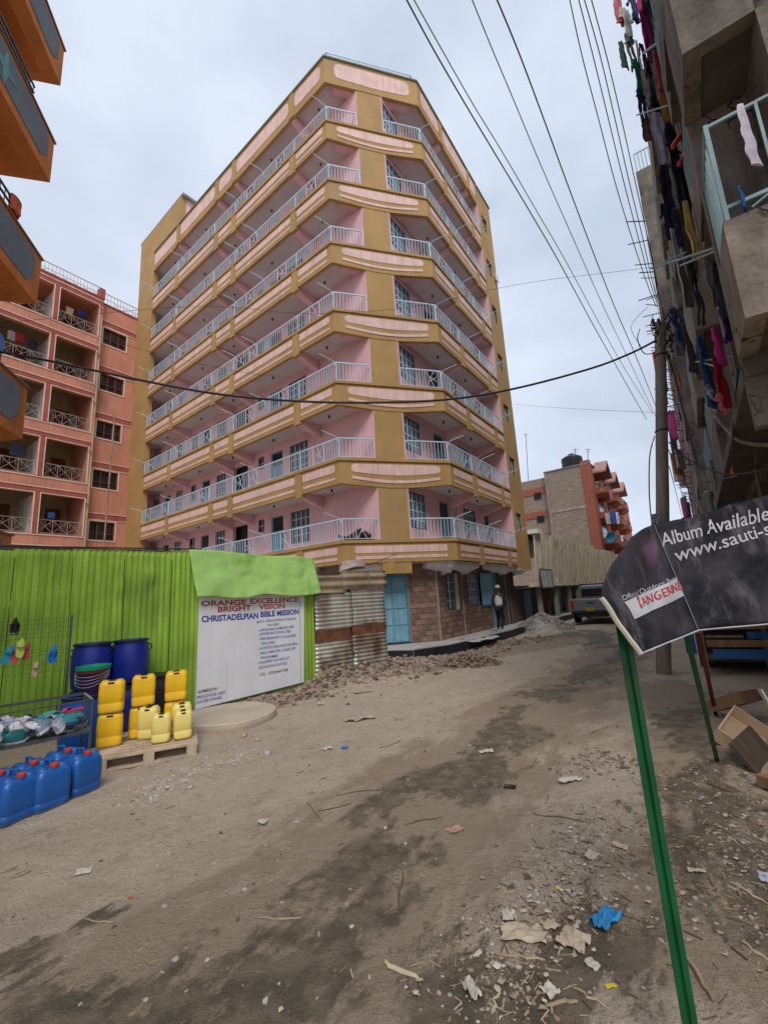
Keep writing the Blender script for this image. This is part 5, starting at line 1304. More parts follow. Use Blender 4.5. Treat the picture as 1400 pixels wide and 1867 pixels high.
m = MB(); m.lathe([(.135,0),(.18,.25),(.185,.26)],n=26); m.build('bucket_body', mat('dark_purple_plastic',(.045,.015,.075),rough=.4), bk, smooth=True)
m = MB(); m.lathe([(.18,.262),(.19,.27),(.195,.30),(.185,.302)],n=26); m.build('brown_rim', mat('maroon_plastic',(.16,.03,.02),rough=.4), bk, smooth=True)
m = MB(); m.lathe([(.186,.304),(.20,.31),(.205,.355),(.19,.36),(.185,.34)],n=26); m.build('green_rim', mat('teal_green_plastic',(.01,.26,.15),rough=.4), bk, smooth=True)
for k in range(4):
    m = MB(); pts = []
    for j in range(13):
        a = math.pi*j/12; pts.append((.20*math.cos(a), -.20*math.sin(a)*1.0, .29-.02*k-(.06+.022*k)*math.sin(a)))
    m.tube(pts, .0035, 5); m.build('wire_handle', mat('bright_wire',(.6,.6,.62),metal=.6,rough=.3), bk)
bk.rotation_euler.z = rzy-R(15)

# ---- round concrete slab
gd = G(421,1316)
disc = thing('concrete_manhole_slab', (gd.x,gd.y,gh(gd.x,gd.y)-.02), 'round grey concrete slab lying in front of the school sign', 'concrete slab')
dl, dr = G(352,1342), G(487,1292); rd = (dl-dr).length/2
m = MB(); rg = []
for z, k in ((0,.98),(.08,1.0),(.13,.995),(.15,.97),(.152,.6)): rg.append([(rd*.92*k*math.cos(a)*(1+.015*math.sin(3*a)), rd*k*.92*math.sin(a)*(1+.02*math.sin(5*a)), z) for a in [2*math.pi*q/48 for q in range(48)]])
m.loft(rg); m.build('slab', mat('dusty_tan_concrete',(.46,.38,.30),var=.15,scale=2,bump=.3,fine=.06), disc); disc.location = ((dl.x+dr.x)/2-.08,(dl.y+dr.y)/2+.05,gh(gd.x,gd.y)-.03)

# ================================================================ SHOE CAGE AND RACK
cgF = AT(169,1275,5.25); rack_y = .55
CF_ = Vector((cgF.x,cgF.y,0))
cage = thing('wire_shoe_cage', (CF_.x,CF_.y,0), 'black wire display cage on legs filled with assorted shoes', 'display cage', rz=fence_rz)
# local x along the fence (negative = to the left), local +y towards the fence
CLn, CDp, zT, zS = 3.2, .55, cgF.z, cgF.z-.33
for x in (0,-1.05,-CLn):
    for y in (0,CDp): m = MB(); m.box(x-.012,x+.012,y-.012,y+.012,.0 if x != -1.05 else zS,zT); m.build('upright', DKM, cage)
for nm_, (y,z,w) in dict(front_top_rail=(0,zT,.014),back_top_rail=(CDp,zT,.028),front_shelf_rail=(0,zS,.028),back_shelf_rail=(CDp,zS,.02)).items():
    m = MB(); m.box(-CLn,0,y-w/2,y+w/2,z-w/2,z+w/2); m.build(nm_, DKM, cage)
m = MB(); 
for z in (zT,zS): m.box(-.008,.008,.01,CDp-.01,z-.008,z+.008); m.box(-CLn-.008,-CLn+.008,.01,CDp-.01,z-.008,z+.008)
m.build('end_rail', mat('bare_metal_rail',(.35,.32,.28)), cage)
m = MB(); 
x = -CLn+.05
while x < -.02: m.box(x-.0015,x+.0015,-.002,.002,zS,zT); x += .075
z = zS+.07
while z < zT-.03: m.box(-CLn,0,-.002,.002,z-.0015,z+.0015); z += .085
for k in range(1,7): y = CDp*k/7; m.box(-.002,.002,y-.0015,y+.0015,zS,zT)
m.build('wire_mesh', DKM, cage, kind='stuff')
m = MB(); m.box(-CLn,.0,.01,CDp-.01,zS-.02,zS-.008); m.build('shelf_sheet', mat('shelf_cloth',(.30,.30,.33),var=.3), cage)
rk = thing('wire_grid_panel', (0,0,0), 'thin upright wire grid panel hung with a few sandals and clogs', 'grid panel', rz=fence_rz)
rp = ONP(126,1200,P0+FNn*rack_y,FNn); rk.location = (rp.x,rp.y,0)
rt, rb = ONP(126,1122,P0+FNn*rack_y,FNn).z, ONP(126,1268,P0+FNn*rack_y,FNn).z
m = MB(); m.box(-.012,.012,-.012,.012,rb-.1,rt); m.build('post', DKM, rk)
WIRE_G = mat('dark_green_wire',(.05,.07,.035))
m = MB()
for k in range(40): x = -.06-k*.075; m.box(x-.0018,x+.0018,-.0018,.0018,rt-.42,rt-.03); 
for z in (rt-.03,rt-.09,rt-.15,rt-.21,rt-.27,rt-.42): m.box(-3,0,-.0018,.0018,z-.0018,z+.0018)
for k in range(40): x = -.06-k*.075; m.box(x-.0018,x+.0018,-.0018,.0018,rt-.72,rt-.45)
for z in (rt-.45,rt-.50,rt-.60,rt-.72): m.box(-3,0,-.0018,.0018,z-.0018,z+.0018)
m.build('wire_grid', WIRE_G, rk, kind='stuff')
# dark block standing in for the shadow under the cage
m = MB(); m.box(-CLn,-.9,.02,CDp-.02,.12,zS-.03); m.build('under_cage_shade', mat('painted_under_shade',(.03,.03,.035),var=.4), cage)
# ---- shoes
SOLEW = mat('off_white_sole', (.55,.53,.50), rough=.6)
def outline(L_, W_, t):   # half width of a shoe along its length
    return W_/2*(.78+.22*math.sin(math.pi*(t*1.15+.25)))*(math.sin(math.pi*min(1,max(0,t*.96+.02)))**.35)
def shoe(kind, col, name, lb, grp, cat, loc, rz=0, rx=0, ry=0, L_=.26, W_=.095):
    t = thing(name, loc, lb, cat, grp, rz=rz, rx=rx, ry=ry); ma = mat('shoe_'+'_'.join(f'{c:.2f}' for c in col).replace('.',''), col, var=.12, rough=.55, scale=9)
    def ring(z, k, top=0):
        pts = []
        N_ = 12
        for i in range(N_+1): s = i/N_; pts.append((outline(L_,W_,s)*k, -L_/2+L_*s))
        for i in range(N_-1,0,-1): s = i/N_; pts.append((-outline(L_,W_,s)*k, -L_/2+L_*s))
        return [(x,y*(.97 if k<1 else 1),z+(top(y/L_+.5) if top else 0)) for x,y in pts]
    sm = ma if kind in ('clog','slipper') else SOLEW
    m = MB(); m.smooth = True; m.loft([ring(0,.94),ring(.008,1),ring(.024,1),ring(.03,.95)]); m.build('sole', sm, t, smooth=True)
    m = MB(); m.smooth = True
    if kind == 'slipper':
        for k in range(1):
            rg = []
            for i in range(9):
                a = math.pi*i/8; rg.append([(W_*.5*math.cos(a),.02,.03+.045*math.sin(a)),(W_*.5*math.cos(a),.085,.03+.04*math.sin(a)),(W_*.46*math.cos(a),.085,.025+.035*math.sin(a)),(W_*.46*math.cos(a),.02,.025+.04*math.sin(a))])
            m.loft(rg)
        m.build('strap', ma, t, smooth=True)
    elif kind == 'clog':
        prof = lambda s: .058*math.sin(math.pi*min(1,max(0,(s-.38)/.62)))**.6 if s > .38 else .0
        m.loft([ring(.028,.98),ring(.034,.95,lambda s: prof(s)*.6),ring(.036,.7,prof),ring(.036,.3,lambda s: prof(s)*1.08)]); m.build('upper', ma, t, smooth=True)
        m = MB(); m.tube([(W_*.46,.02,.045),(W_*.5,-.06,.06),(W_*.3,-.115,.065),(-W_*.3,-.115,.065),(-W_*.5,-.06,.06),(-W_*.46,.02,.045)],.008,6); m.build('heel_strap', ma, t)
    else:
        prof = lambda s: .055*(1-s)**.8+.045*math.sin(math.pi*min(1,s*1.02))**.5
        m.loft([ring(.028,.97),ring(.036,.95,lambda s: prof(s)*.55),ring(.036,.72,lambda s: prof(s)),ring(.036,.35,lambda s: prof(s)*(1.12 if s>.45 else .55))]); m.build('upper', ma, t, smooth=True)
        m = MB()
        for k in range(4): y = .0+k*.02; m.tube([(W_*.26,y,.088-k*.006),(0,y+.004,.098-k*.007),(-W_*.26,y,.088-k*.006)],.004,5)
        m.build('laces', SOLEW if sum(col) < 1 else DKM, t)
    return t
def hang(px, py, off, tilt, **k):
    p = ONP(px,py,P0+FNn*(rack_y+off),FNn); t = shoe(loc=p, rz=fence_rz, rx=R(90), **k)
    t.rotation_euler = (Matrix.Rotation(fence_rz,4,'Z') @ Matrix.Rotation(tilt,4,'Y') @ Matrix.Rotation(R(90),4,'X')).to_euler(); return t
GH = 'sandals hung on the wire grid'
hang(28,1140,.03,0,kind='clog',col=(.02,.022,.02),name='clog',lb='black clog hanging at the top of the wire grid',grp=GH,cat='clog',L_=.21,W_=.09)
hang(15,1193,.04,R(18),kind='slipper',col=(.02,.28,.42),name='slipper',lb='turquoise slipper in the bunch on the wire grid',grp=GH,cat='slipper',L_=.27)
hang(31,1190,.03,R(8),kind='slipper',col=(.70,.07,.09),name='slipper',lb='coral red slipper behind the lime one on the wire grid',grp=GH,cat='slipper',L_=.28)
hang(46,1186,.03,R(-6),kind='slipper',col=(.62,.08,.10),name='slipper',lb='coral slipper at the right of the bunch on the wire grid',grp=GH,cat='slipper',L_=.26)
hang(38,1182,.10,R(2),kind='slipper',col=(.45,.62,.10),name='slipper',lb='lime yellow slipper in front of the bunch on the wire grid',grp=GH,cat='slipper',L_=.26)
hang(97,1191,.03,R(4),kind='clog',col=(.02,.20,.60),name='clog',lb='bright blue clog hanging alone near the grid post',grp=GH,cat='clog',L_=.24)
hang(65,1220,.03,R(6),kind='slipper',col=(.52,.38,.26),name='slipper',lb='beige slipper low on the wire grid',grp=GH,cat='slipper',L_=.2,W_=.075)
shc = [((.03,.05,.12),'navy'),((.72,.72,.74),'white'),((.65,.08,.20),'pink'),((.05,.35,.36),'teal'),((.2,.3,.38),'grey blue'),((.5,.5,.5),'pale grey'),((.12,.12,.14),'charcoal'),((.45,.45,.55),'lilac white'),((.03,.18,.18),'dark green'),((.60,.05,.16),'magenta')]
rnd = random.Random(8)
spots_ = []
for k in range(50):
    x = -.12-(k%10)*.13-rnd.uniform(0,.04); y = .06+(k//10)*.10+rnd.uniform(-.02,.02); spots_.append((x,y,k))
Mc = Matrix.Translation(cage.location) @ Matrix.Rotation(fence_rz,4,'Z')
where = ['in the front row','in the second row','in the third row','in the fourth row','in the back row']; pos_ = ['at the right end','second from the right end','third from the right end','fourth from the right end','fifth from the right end','sixth from the right end','seventh from the right end','eighth from the right end','ninth from the right end','tenth from the right end']
for x, y, k in spots_:
    ci = (k*7+k//10*3) % 10; p = Mc @ Vector((x,y,zS+.01+rnd.uniform(0,.09)+(.07 if k%3==0 else 0)))
    shoe(kind=('sneaker' if k%3 else 'slipper'),col=shc[ci][0],name='shoe',lb=f'{shc[ci][1]} shoe {where[k//10]} of the cage, {pos_[k%10]}',grp='shoes in the wire cage',cat='shoe',loc=p,rz=fence_rz+rnd.uniform(-1.3,1.3),rx=rnd.uniform(-.35,.35),ry=rnd.uniform(-.5,.5),L_=.27,W_=.10)

# ================================================================ UTILITY POLE
pbs = G(1208,1228); 
def poleat(py):  # axis point: lean fitted in the street cross plane
    return ONP(1208 if py > 900 else 1207, py, pbs, Vector((.45,.9,0)).normalized())
POLE = mat('weathered_pole_wood', (.24,.205,.17), var=.15, scale=1.5, streak=.22, rough=.95, bump=.5, fine=.1)
pt0 = ONP(1209,1232,pbs,Vector((.45,.9,0)).normalized()); pt1 = ONP(1207,900,pbs,Vector((.45,.9,0)).normalized()); pt2 = ONP(1203,590,pbs,Vector((.45,.9,0)).normalized())
ul = thing('utility_pole', pt0, 'thick leaning wooden utility pole behind the banner', 'pole')
ax0 = Vector((0,0,-.25)); ax1 = pt1-pt0; ax2 = pt2-pt0
m = MB(); m.smooth = True; m.tube([ax0,Vector((0,0,0)),ax1*.5,ax1,(ax1+ax2)/2,ax2],[.13,.128,.122,.115,.105,.10],16); m.build('pole_shaft', POLE, ul, smooth=True)
for t in (.3,.62,.9):
    m = MB(); c_ = ax1.lerp(ax2,(t-.4)*1.6) if t > .4 else ax1*(t/.4); m.lathe([(.125-.02*t,0),(.135-.02*t,.01),(.135-.02*t,.025),(.125-.02*t,.035)],c_,14); m.build('metal_band', LAMP, ul)
top = ax2-Vector((0,0,.25))
rnd = random.Random(5)
m = MB()
for k in range(26):
    c_ = top+Vector((rnd.uniform(-.17,.17),rnd.uniform(-.14,.1),rnd.uniform(-.5,.35))); m.cbox(c_, .04,.04,.06, rz=rnd.random()*3, rx=rnd.random())
for k in range(9):
    a = rnd.random()*6.3; pts = [top+Vector((.14*math.cos(a+j*.6)*(1+.5*rnd.random()),.14*math.sin(a+j*.6),-.4+.12*j+.1*rnd.random())) for j in range(7)]; m.tube(pts,.008,5)
m.build('cable_clamps', LAMP, ul, kind='stuff')
for s in (-1,1):
    m = MB(); m.bar(top+Vector((-.2,0,.15*s)), top+Vector((.2,0,.15*s)), .035); m.build('cross_arm', DKM, ul)
# small notice nailed to it
nsg = thing('notice_sheet', (0,0,0), 'small crumpled printed notice fixed to the utility pole', 'notice')
ns0, ns1, ns2, ns3 = [AT(x,y,pbs.y-.28) for x,y in ((1186,938),(1216,931),(1219,953),(1187,958))]
m = MB(); m.add([ns0,ns1,ns2,ns3]+[p+Vector((0,.012,0)) for p in (ns0,ns1,ns2,ns3)],[(0,1,2,3),(7,6,5,4),(0,4,5,1),(1,5,6,2),(2,6,7,3),(3,7,4,0)]); m.build('sheet', mat('notice_white',(.5,.5,.55),var=.1), nsg)
m = MB()
for r in range(4):
    for k in range(8):
        if rnd.random() < .25: continue
        s = .06+k*.11; t = .12+r*.22; q0 = ns0.lerp(ns1,s).lerp(ns3.lerp(ns2,s),t); q1 = ns0.lerp(ns1,s+.075).lerp(ns3.lerp(ns2,s+.075),t+.02); q2 = ns0.lerp(ns1,s+.075).lerp(ns3.lerp(ns2,s+.075),t+.13); q3 = ns0.lerp(ns1,s).lerp(ns3.lerp(ns2,s),t+.13)
        d_ = Vector((0,-.004,0)); m.add([q0+d_,q1+d_,q2+d_,q3+d_],[(0,1,2,3)])
m.build('worn_print', mat('print_ink',(.05,.05,.16)), nsg, kind='stuff')

# ================================================================ CABLES
CAB = mat('black_cable', (.03,.03,.035), rough=.6)
def cable(pts, r, lb, n=5):
    m = MB(); P = [Vector(p) for p in pts]; o0 = P[0].copy(); out_ = []
    for i in range(len(P)-1):   # smooth through the points
        p0 = P[max(i-1,0)]; p1 = P[i]; p2 = P[i+1]; p3 = P[min(i+2,len(P)-1)]
        for k in range(6):
            t = k/6; out_.append(.5*((2*p1)+(-p0+p2)*t+(2*p0-5*p1+4*p2-p3)*t*t+(-p0+3*p1-3*p2+p3)*t**3)-o0)
    out_.append(P[-1]-o0); m.tube(out_, r, n); o = m.build('cable', CAB, None, o0, smooth=True); return tag(o, lb, 'cable')
ptop = pt2
# thick sagging cable from the orange building to the pole head
L0 = AT(-30,636,6.6)
def sag(p, q, pts):   # points on the vertical plane through p and q
    n = (q-p).cross(Vector((0,0,1))).normalized(); return [ONP(x,y,p,n) for x,y in pts]
R0 = AT(1193,622,pt2.y-.1)
cable(sag(L0,R0,[(-30,636),(100,660),(250,692),(400,719),(550,732),(700,734),(830,727),(950,706),(1080,671),(1150,644),(1193,622)]),.022,'thick black cable sagging across the whole picture')
ovs = [([(735,-12),(790,90),(848,190),(905,285),(965,385),(1020,480),(1085,600),(1130,680),(1178,765)],'left of the twin lines passing overhead at upper middle'),
       ([(748,-12),(805,90),(862,190),(920,285),(978,385),(1033,480),(1095,595),(1140,675),(1190,755)],'right of the twin lines passing overhead at upper middle'),
       ([(855,-14),(895,85),(935,180),(985,300),(1040,425),(1100,560),(1150,665),(1195,760)],'lone overhead line between the twin lines and the thick one'),
       ([(900,-14),(945,95),(990,215),(1030,325),(1075,445),(1120,560),(1165,665),(1200,755)],'thicker overhead line third from the left'),
       ([(1036,-10),(1060,100),(1090,215),(1120,330),(1150,430),(1180,520),(1196,560)],'first line of the right overhead fan'),
       ([(1052,-10),(1080,100),(1108,215),(1136,330),(1162,430),(1186,520),(1198,555)],'second line of the right overhead fan'),
       ([(1062,-10),(1093,100),(1120,215),(1146,330),(1170,430),(1190,520),(1200,550)],'third line of the right overhead fan'),
       ([(1075,-10),(1107,110),(1134,225),(1158,335),(1180,435),(1196,520),(1203,545)],'fourth line of the right overhead fan')]
for i_, (pts, lb) in enumerate(ovs):
    n = len(pts); P = []
    far = pbs.y+.0 if i_ >= 4 else 22
    for j, (x,y) in enumerate(pts):
        t = j/(n-1); d = ray(x,y); zz = (9.2-1.7)*(1-t)+((pt2.z-1.7) if i_ >= 4 else 8.4-1.7)*t
        P.append(CAM+d*(zz/d.z))
    cable(P, (.007 if i_ not in (0,3) else .010), lb)
for pts, dd, lb, r in [([(-5,590),(150,575),(300,562),(420,560),(560,572),(750,560),(900,527),(1000,510),(1100,498),(1190,487)],[8,8.3,8.6,8.8,9,9,9.1,9.2,9.2,9.2],'hair thin line crossing the upper storeys from the left',.004),
                       ([(60,565),(200,620),(330,655),(450,680),(560,690)],[9,10.5,12,13,14],'thin line from the salmon block to the corner balconies',.005),
                       ([(935,737),(1040,745),(1190,752)],[17,13,9],'faint thin line right of the ochre block below the thick cable',.004)]:
    cable([AT(x,y,d) for (x,y),d in zip(pts,dd)], r, lb)
cable([AT(1193,795,8.6),AT(1184,830,8.6),AT(1183,900,8.6),AT(1188,960,8.6)],.012,'cable hanging down the left side of the utility pole')
cable([AT(1200,640,8.5),AT(1175,645,8.4),AT(1162,620,8.4),AT(1166,600,8.4)],.010,'short cable loop at the utility pole head')
cable([AT(1216,640,8.6),AT(1232,700,8.2),AT(1250,770,7.9),AT(1270,845,7.6)],.018,'dark cable dropping right from the pole head to the verandah')
cable([AT(1219,806,8.6),AT(1245,832,8.2),AT(1275,848,7.6),AT(1310,862,6.8),AT(1345,865,6.2),AT(1420,852,5)],.014,'cable running from the pole to the verandah beam')
cable([AT(1285,738,6.5),AT(1330,790,5.5),AT(1360,808,5),AT(1420,812,4.5)],.022,'pale grey hose hanging over the concrete parapet').data.materials[0] = CONS
cable([AT(1345,673,4.6),AT(1338,750,4.9),AT(1334,820,5.2),AT(1332,846,5.2)],.010,'thin black cable down the near parapet corner')
for i_, pts in enumerate([[(1218,820),(1235,870),(1248,930)],[(1219,850),(1232,900),(1242,940)],[(1220,790),(1245,860),(1258,915)]]):
    cable([AT(x,y,10+6*k) for k,(x,y) in enumerate(pts)],.010,['left','middle','right'][i_]+' of three thin lines running on behind the utility pole')
cable([AT(1180,560,8.8),AT(1150,595,8.7),AT(1168,632,8.6)],.005,'thin looped wire left of the pole head')

# ================================================================ BANNER ON ITS STAND
BAN = bpy.data.materials.new('dusty_black_vinyl'); BAN.use_nodes = True; t_ = BAN.node_tree; b_ = t_.nodes['Principled BSDF']; l = t_.links.new
tcn = nd('ShaderNodeTexCoord')
c = MX(MR(NO(1.9,8,.65,(1,1,1),.6),.46,.80), (.007,.007,.010), (.085,.072,.085))
c = MX(MR(NO(2.5,2,.4,(1,1,1),.2),.62,.74), c, (.24,.06,.17))
c = MX(MR(NO(9,7,.7,(1,1,.3)),.52,.8), c, (.17,.145,.16))
l(c, b_.inputs['Base Color']); l(MR(NO(4,4),.3,.7,.55,.8), b_.inputs['Roughness']); b_.inputs['Specular IOR Level'].default_value = .2
def plane3(a, b, c_): n = (b-a).cross(c_-a).normalized(); return n if n.y < 0 else -n
ban = thing('banner', AT(1190,957,1.95), 'dusty black vinyl banner draped over the green stand at right', 'banner'); BO = Vector(ban.location)
PLQ = [AT(1093,1093,1.72), AT(1272,1148,1.86), AT(1190,957,1.97)]
n1_ = plane3(*PLQ); P1 = PLQ[0]
n2_ = plane3(AT(1190,957,1.97), AT(1272,1148,1.86), AT(1400,900,1.93)); P2 = AT(1190,957,1.97)
def wr(x, y, s):  # creases
    q = Vector((x*4.2,y*4.2,s)); return .012*noise.noise(q)+.007*abs(noise.noise(q*2.3))
def bpt(px, py, which, off=0.):
    P, n = (P1,n1_) if which == 1 else (P2,n2_)
    p = ONP(px,py,P,n); fold = min(1., abs(px-(1190+(py-957)*.43))/26.)
    puck = .022*math.exp(-(((px-1282)/16)**2+((py-960)/22)**2)) if which == 2 else .03*math.exp(-(((px-1172)/14)**2+((py-968)/14)**2))
    return p+n*((wr(p.x*1.6+p.y,p.z*1.6,which*5)*fold)*1.6+puck+off)-BO
def lerp2(a, b, t): return (a[0]+(b[0]-a[0])*t, a[1]+(b[1]-a[1])*t)
def poly_at(pts, t):
    k = t*(len(pts)-1); i = min(int(k), len(pts)-2); return lerp2(pts[i], pts[i+1], k-i)
def banner_panel(name, topl, botl, which, nx, ny):
    m = MB(); vs = []; fs = []
    for j in range(ny+1):
        for i in range(nx+1):
            a = poly_at(botl, i/nx); b = poly_at(topl, i/nx); p = lerp2(a, b, j/ny); vs.append(bpt(p[0],p[1],which))
    for j in range(ny):
        for i in range(nx): k = j*(nx+1)+i; fs.append((k,k+1,k+nx+2,k+nx+1))
    m.smooth = True; m.add(vs, fs); o = m.build(name, BAN, ban, fixn=False); md = o.modifiers.new('s','SOLIDIFY'); md.thickness = .002; md.offset = -1; return o
banner_panel('side_flap', [(1093,1093),(1100,1062),(1112,1035),(1128,1008),(1146,983),(1165,967),(1190,957)], [(1163,1192),(1272,1148)], 1, 34, 30)
banner_panel('front_panel', [(1190,957),(1230,948),(1276,940),(1330,920),(1400,903),(1480,884)], [(1272,1148),(1340,1141),(1400,1136),(1480,1130)], 2, 44, 34)
BW = mat('grey_white_print', (.42,.41,.42), var=.15, scale=12)
def btext(s, bl, br_, tl, which, ma, bold=.0, off=.0035, name='lettering', rag=0):
    vv, ff = text_mesh(s, bold); out_ = []
    for a, b in vv: out_.append(bpt(bl[0]+a*(br_[0]-bl[0])+b*(tl[0]-bl[0]), bl[1]+a*(br_[1]-bl[1])+b*(tl[1]-bl[1]), which, off))
    m = MB(); m.add(out_, ff); return m.build(name, ma, ban, fixn=False)
btext('Album',(1206,998),(1276,980),(1201,974),2,BW,.008); btext('Available',(1283,977),(1401,948),(1279,952),2,BW,.008)
btext('www.sauti-sol',(1231,1025),(1432,966),(1224,1003),2,BW,.008)
btext('Official Outdoor Partn',(1134,1096),(1236,1058),(1130,1087),1,BW,.0)
m = MB(); 
cs = [(1134,1099),(1232,1055),(1248,1085),(1153,1130)]; vs = []; fs = []
for j in range(9):
    for i in range(17):
        p = lerp2(lerp2(cs[0],cs[1],i/16), lerp2(cs[3],cs[2],i/16), j/8); vs.append(bpt(p[0],p[1],1,.0035))
for j in range(8):
    for i in range(16): k = j*17+i; fs.append((k,k+1,k+18,k+17))
m.add(vs, fs); m.build('white_panel', BW, ban, fixn=False)
btext('t',(1163,1110),(1168,1108),(1157,1082),1,RED,.03,.0055); btext('ANGERINE',(1170,1106),(1242,1074),(1165,1091),1,RED,.01,.0055)
def bedge(p, q, which, r, nm, ma, n=8):
    m = MB(); m.tube([bpt(*lerp2(p,q,i/n),which,.004) for i in range(n+1)], r, 6); return m.build(nm, ma, ban)
bedge((1091,1092),(1164,1193),1,.010,'side_batten',mat('cream_batten',(.50,.46,.36),var=.1)); bedge((1163,1193),(1272,1149),1,.003,'hem',BW); bedge((1272,1149),(1480,1131),2,.003,'hem',BW,14)
bedge((1191,958),(1271,1147),2,.002,'fold_edge',mat('grey_fold',(.2,.2,.22)))
# stand
GRN = mat('deep_green_enamel', (.004,.085,.028), var=.2, scale=6, rough=.4, spec=.4, streak=.15, dirt=(.02,.04,.02), dthr=.6)
st_ = thing('banner_stand', (0,0,0), 'green angle iron stand carrying the black banner', 'stand')
ptp = AT(1150,1150,1.80); pbt = Vector((ptp.x-.0,ptp.y,0)); 
q0 = ONP(1143,1190,ptp,Vector((0,1,0))); q1 = ONP(1258,1867,ptp,Vector((0,1,0))); dd_ = (q1-q0); q2 = q0+dd_*((q0.z+.03)/-dd_.z) if dd_.z < 0 else q1
q3 = q0-dd_*.25
u_ = Vector((1,-.05,0)); w_ = .052
m = MB(); ax_p = (q2-q3).normalized()
def angle_iron(m, a, b, w, t=.005, dx=Vector((1,0,0)), dy=Vector((0,1,0))):
    prof = [(-w/2,0),(-.004,0.),(0,-.012),(.004,0.),(w/2,0),(w/2,t),(.008,t),(0,-.003),(-.008,t),(-w/2,t)]
    m.loft([[a+dx*x+dy*y for x,y in prof],[b+dx*x+dy*y for x,y in prof]])
angle_iron(m, q2, q3, w_); m.build('front_post', GRN, st_)
m = MB(); m.box(q3.x-.02,q3.x+.02,q3.y+.006,q3.y+.03,q3.z-.1,q3.z); m.build('joint_plate', GRN, st_)
l2a = G(1308,1390); l2b = AT(1249,1150,3.0)
m = MB(); m.bar(l2a-Vector((0,0,.03)), l2b, .035,.02); m.build('rear_post', GRN, st_)
l3a = G(1304,1303); l3b = AT(1272,1150,4.2)
m = MB(); m.bar(l3a-Vector((0,0,.03)), l3b, .04); m.build('red_brown_post', mat('rust_brown_paint',(.11,.03,.02),var=.3), st_)
tb0 = AT(1172,985,2.04); tb1 = AT(1520,900,2.06)
m = MB(); m.tube([tb0,tb1],.012,8); m.build('top_bar', GRN, st_)
m = MB(); m.tube([q3,tb0],.010,6); m.tube([tb0,l2b],.010,6); m.build('brace', GRN, st_)
l4 = AT(1520,1200,2.1); m = MB(); m.bar(Vector((tb1.x,tb1.y,0)),tb1,.035); m.build('end_post', GRN, st_)

# ================================================================ STALL, CRATES AND TIMBER at right
BLW = mat('blue_painted_board', (.035,.12,.30), var=.25, scale=3, streak=.2, dirt=(.10,.08,.06), dthr=.62)
BRW = mat('raw_brown_board', (.30,.17,.09), var=.25, scale=3, streak=.25, rough=.9, fine=.1)
ply = mat('pale_plywood', (.50,.35,.22), var=.15, scale=3, rough=.8)
sb = G(1292,1232); stl = thing('wooden_stall', (sb.x,sb.y,0), 'dark market stall with blue painted boards under the banner', 'stall', rz=azr(AD)-math.pi/2+R(6))
# local x to the right, local y down the street
for k, (z0_,z1_,ma,x0_,x1_) in enumerate([(.30,.46,BLW,.12,1.75),(.50,.62,BRW,.05,2.2),(.64,.76,BLW,.65,2.2),(.66,.70,BRW,.05,.6),(.80,.90,BRW,.05,2.2),(.92,1.02,BLW,.02,2.2),(1.03,1.10,BRW,.0,2.2)]):
    m = MB(); m.box(x0_,x1_,-.03+.004*k,.0+.004*k,z0_,z1_); m.build('board', ma, stl)
for x,ma in ((.0,BRW),(.9,BRW),(2.2,BRW)):
    m = MB(); m.box(x-.04,x+.03,.03,.10,0,1.1); m.build('corner_post', ma, stl)
m = MB(); m.box(-.26,-.10,.2,.24,.35,1.12); m.build('board', BLW, stl)
m = MB(); m.box(0,2.4,.1,1.2,.24,.28); m.build('shelf', MATS['old_timber'], stl)
m = MB(); m.box(0,2.6,.9,1.2,0,1.7); m.build('back_panel', MATS['dark_shop'], stl)
m = MB(); m.add([(.2,-.25,1.10),(2.6,-.3,1.16),(2.6,.6,1.25),(.1,.6,1.22),(.45,-.35,.98),(2.6,-.38,1.02)],[(0,1,2,3),(4,5,1,0)]); o = m.build('dusty_tarp', mat('grey_tarp',(.17,.15,.145),var=.25,scale=3), stl); o.modifiers.new('s','SOLIDIFY').thickness = .006
def open_crate(name, loc, rot, w, d, h, ma, lb, wall=.015):
    t = thing(name, loc, lb, 'crate'); t.rotation_euler = rot
    m = MB(); m.box(-w/2,w/2,-d/2,d/2,0,wall); m.build('base_panel', ma, t)
    for x0_,x1_,y0_,y1_ in ((-w/2,w/2,-d/2,-d/2+wall),(-w/2,w/2,d/2-wall,d/2),(-w/2,-w/2+wall,-d/2+wall,d/2-wall),(w/2-wall,w/2,-d/2+wall,d/2-wall)):
        m = MB(); m.box(x0_,x1_,y0_,y1_,wall,h); m.build('side_panel', ma, t)
    return t
cA = G(1368,1378); cB = G(1372,1330)
open_crate('plywood_box', (cA.x+.10,cA.y+.22,.06), (R(38),R(-10),R(38)), .62,.42,.14, ply, 'tipped shallow plywood box lying open at the right edge')
open_crate('plywood_box', (cB.x+.12,cB.y+.35,.16), (R(-24),R(6),R(35)), .62,.40,.13, mat('brown_plywood',(.24,.13,.065),var=.2,rough=.8), 'brown plywood box leaning behind the tipped one')
pA = G(1385,1400)
t = thing('dark_board', (pA.x+.08,pA.y,.0), 'dark board propped under the tipped plywood box', 'board'); m = MB(); m.box(-.35,.35,-.012,.012,0,.3); m.build('panel', MATS['dark_brown_board'], t); t.rotation_euler = (R(-35),0,R(40))
pA = G(1398,1440)
t = thing('timber_offcut', (pA.x+.06,pA.y,.03), 'chunky orange brown timber offcut at the right frame edge', 'timber'); m = MB(); m.bbox(-.12,.12,-.05,.05,0,.09,.006); m.build('block', BRW, t); t.rotation_euler = (0,0,R(20))
t = thing('leaning_batten', AT(1392,1290,4.4), 'pale batten leaning across the brown plywood box', 'batten'); m = MB(); m.bar((0,0,.16),(.12,-.1,-.35),.035,.012); m.build('stick', SOLEW, t)

